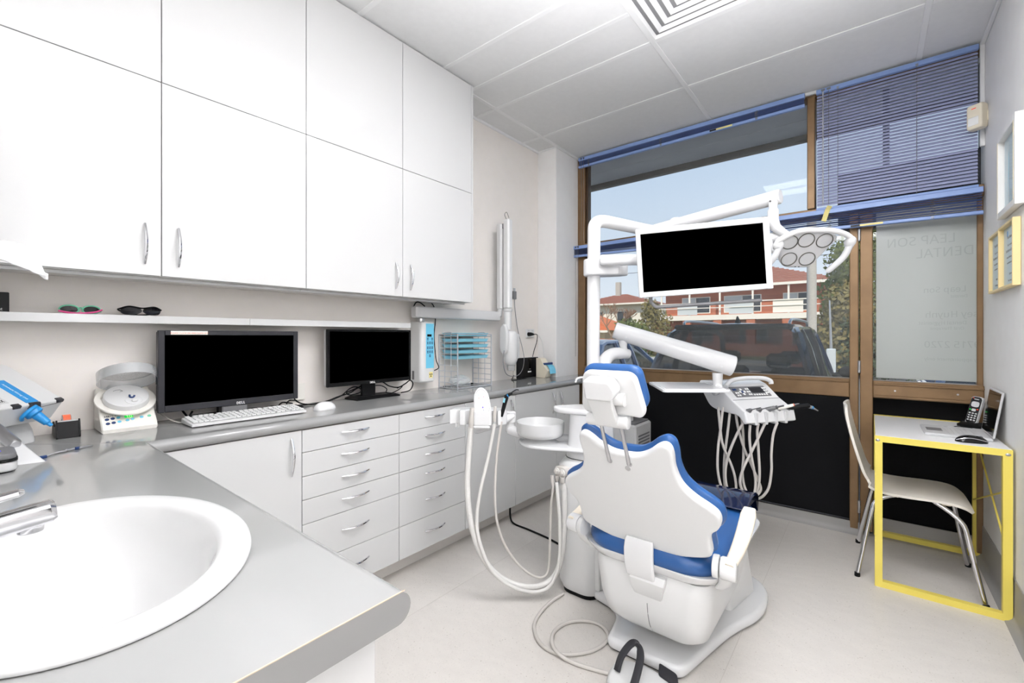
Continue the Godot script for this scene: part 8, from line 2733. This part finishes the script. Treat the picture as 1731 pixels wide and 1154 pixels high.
# ---------------------------------------------------------------- pole, trees and bushes
func leaf_cloud(mb: MB, rng: RandomNumberGenerator, c: Vector3, r: Vector3, n: int, s: float) -> void:
	for i in n:
		var d := V(rng.randfn(), rng.randfn(), rng.randfn()).normalized()
		var p := c + d * r * pow(rng.randf(), 0.4)
		var a := V(rng.randfn(), rng.randfn(), rng.randfn()).normalized() * s * rng.randf_range(0.6, 1.2)
		var b := a.cross(d + V(0.3, 0.2, 0.1)).normalized() * s * 0.55
		mb.tri(p - a, p + b, p + a)
		mb.tri(p - a, p + a, p - b)

func shrub(called: String, label: String, at: Vector3, h: float, r: float, n: int, m: Material, sd: int, trunk := 0.0, size := 0.14) -> void:
	var t := thing(called, label, "tree" if trunk > 0.0 else "bush", at, "trees and bushes across the road")
	var rng := RandomNumberGenerator.new()
	rng.seed = sd
	var mb := MB.new()
	for k in 7:
		var f := k / 6.0
		leaf_cloud(mb, rng, V(rng.randf_range(-0.4, 0.4) * r, trunk + (h - trunk) * (0.15 + 0.7 * f), rng.randf_range(-0.4, 0.4) * r), V(r * (1.0 - 0.45 * f), (h - trunk) * 0.24, r * (1.0 - 0.45 * f)), n / 7, size)
	part(t, "foliage", mb, m, 0)
	var st := MB.new()
	st.tube([Vector3.ZERO, V(0.05, h * 0.4, 0), V(0.0, h * 0.75, 0.05)], [0.14 * h / 5, 0.09 * h / 5, 0.03], 8)
	for k in 5:
		var an := k * 1.3
		st.tube([V(0.03, h * (0.3 + 0.07 * k), 0), V(cos(an) * r * 0.5, h * (0.5 + 0.08 * k), sin(an) * r * 0.5)], [0.05 * h / 5, 0.015], 6)
	part(t, "trunk", st, M.bark)

func bare_tree(at: Vector3, h: float) -> void:
	var t := thing("bare_tree", "leafless brown tree in front of the white house", "tree", at, "trees and bushes across the road")
	var rng := RandomNumberGenerator.new()
	rng.seed = 12
	var st := MB.new()
	var tips := [[Vector3.ZERO, V(0, 1, 0), h * 0.3, 0.16, 0]]
	var twigs := MB.new()
	while tips.size():
		var e = tips.pop_back()
		var q: Vector3 = e[0] + e[1] * e[2]
		(st if e[4] < 2 else twigs).tube([e[0], q], [e[3], e[3] * 0.65], 5 if e[4] > 1 else 7)
		if e[4] >= 5: continue
		for k in 3:
			var d: Vector3 = (e[1] + V(rng.randf_range(-0.75, 0.75), rng.randf_range(-0.1, 0.5), rng.randf_range(-0.75, 0.75))).normalized()
			tips.append([q, d, e[2] * rng.randf_range(0.55, 0.8), maxf(e[3] * 0.55, 0.018), e[4] + 1])
	part(t, "trunk", st, M.bark)
	part(t, "twigs", twigs, M.twig_brown, 0)

func street_things() -> void:
	var p := thing("street_pole", "pale concrete street pole on the far footpath behind the operating lamp", "pole", V(-1.63, GND, -19.25))
	wpart(p, "shaft", MB.new().tube([V(-1.63, GND, -19.25), V(-1.63, 5.4, -19.25)], [0.16, 0.145], 20), M.concrete)
	wpart(p, "top_cap", MB.new().rcyl(V(-1.63, 5.4, -19.25), V(-1.63, 5.5, -19.25), 0.155, 0.03), M.concrete)
	shrub("leafy_tree", "tall leafy green tree beside the brick house, seen past the street pole", V(-0.55, GND + 0.1, -25.0), 6.1, 1.5, 5200, M.leaf_green, 3, 1.0)
	shrub("olive_bush", "dense olive-coloured bush under the tall leafy tree", V(-1.0, GND + 0.1, -22.0), 3.4, 1.5, 4200, M.leaf_olive, 5, 0.0, 0.12)
	shrub("dark_bush", "dark green bush at the kerb beside the white meter box", V(0.2, GND + 0.1, -21.0), 2.2, 1.2, 2600, M.leaf_dark, 6, 0.0, 0.1)
	bare_tree(V(-14.9, GND, -30.2), 5.0)
	shrub("green_bush", "round green bush in front of the orange tiled cottage", V(-13.6, GND + 0.1, -31.5), 2.6, 1.7, 3600, M.leaf_green, 8, 0.0, 0.13)
	shrub("brown_shrub", "tall brownish shrub next to the white balcony", V(-12.3, GND + 0.1, -32.0), 4.0, 1.3, 3000, M.leaf_olive, 9, 0.0, 0.12)
	var b := thing("meter_box", "small white meter box with a thin mast by the far kerb", "box", V(-0.85, GND, -17.5))
	wpart(b, "box", MB.new().bx(V(-1.08, GND, -17.6), V(-0.84, 0.85, -17.3), 0.02), M.curtain_pale, 0)
	wpart(b, "mast", MB.new().tube([V(-0.96, 0.83, -17.45), V(-1.0, 2.4, -17.45)], [0.04, 0.02], 8), M.satin_metal)
	var k := thing("brick_stack", "low orange brick stack beside the white meter box", "bricks", V(-1.9, GND, -17.2))
	wpart(k, "block", MB.new().bx(V(-2.1, GND, -17.4), V(-1.65, 0.2, -17.0), 0.01), M.brick_red, 0)
	wpart(k, "block", MB.new().bx(V(-2.0, 0.2, -17.35), V(-1.7, 0.42, -17.05), 0.01), M.brick_dark, 0)
	# overhead wires
	for e in [[6.4, 5.9], [5.5, 5.2]]:
		var pts := []
		for i in 13:
			var f := i / 12.0
			pts.append(V(lerpf(-40, 20, f), lerpf(e[0], e[1], f) - 0.5 * sin(PI * f), -24.0))
		solo("overhead_wire", "upper of two thin overhead wires crossing the sky over the road" if e[0] > 6.0 else "lower of two thin overhead wires crossing the sky over the road", "wire", MB.new().tube(pts, 0.012, 5), M.wire_black, pts[0], "overhead wires", 0)
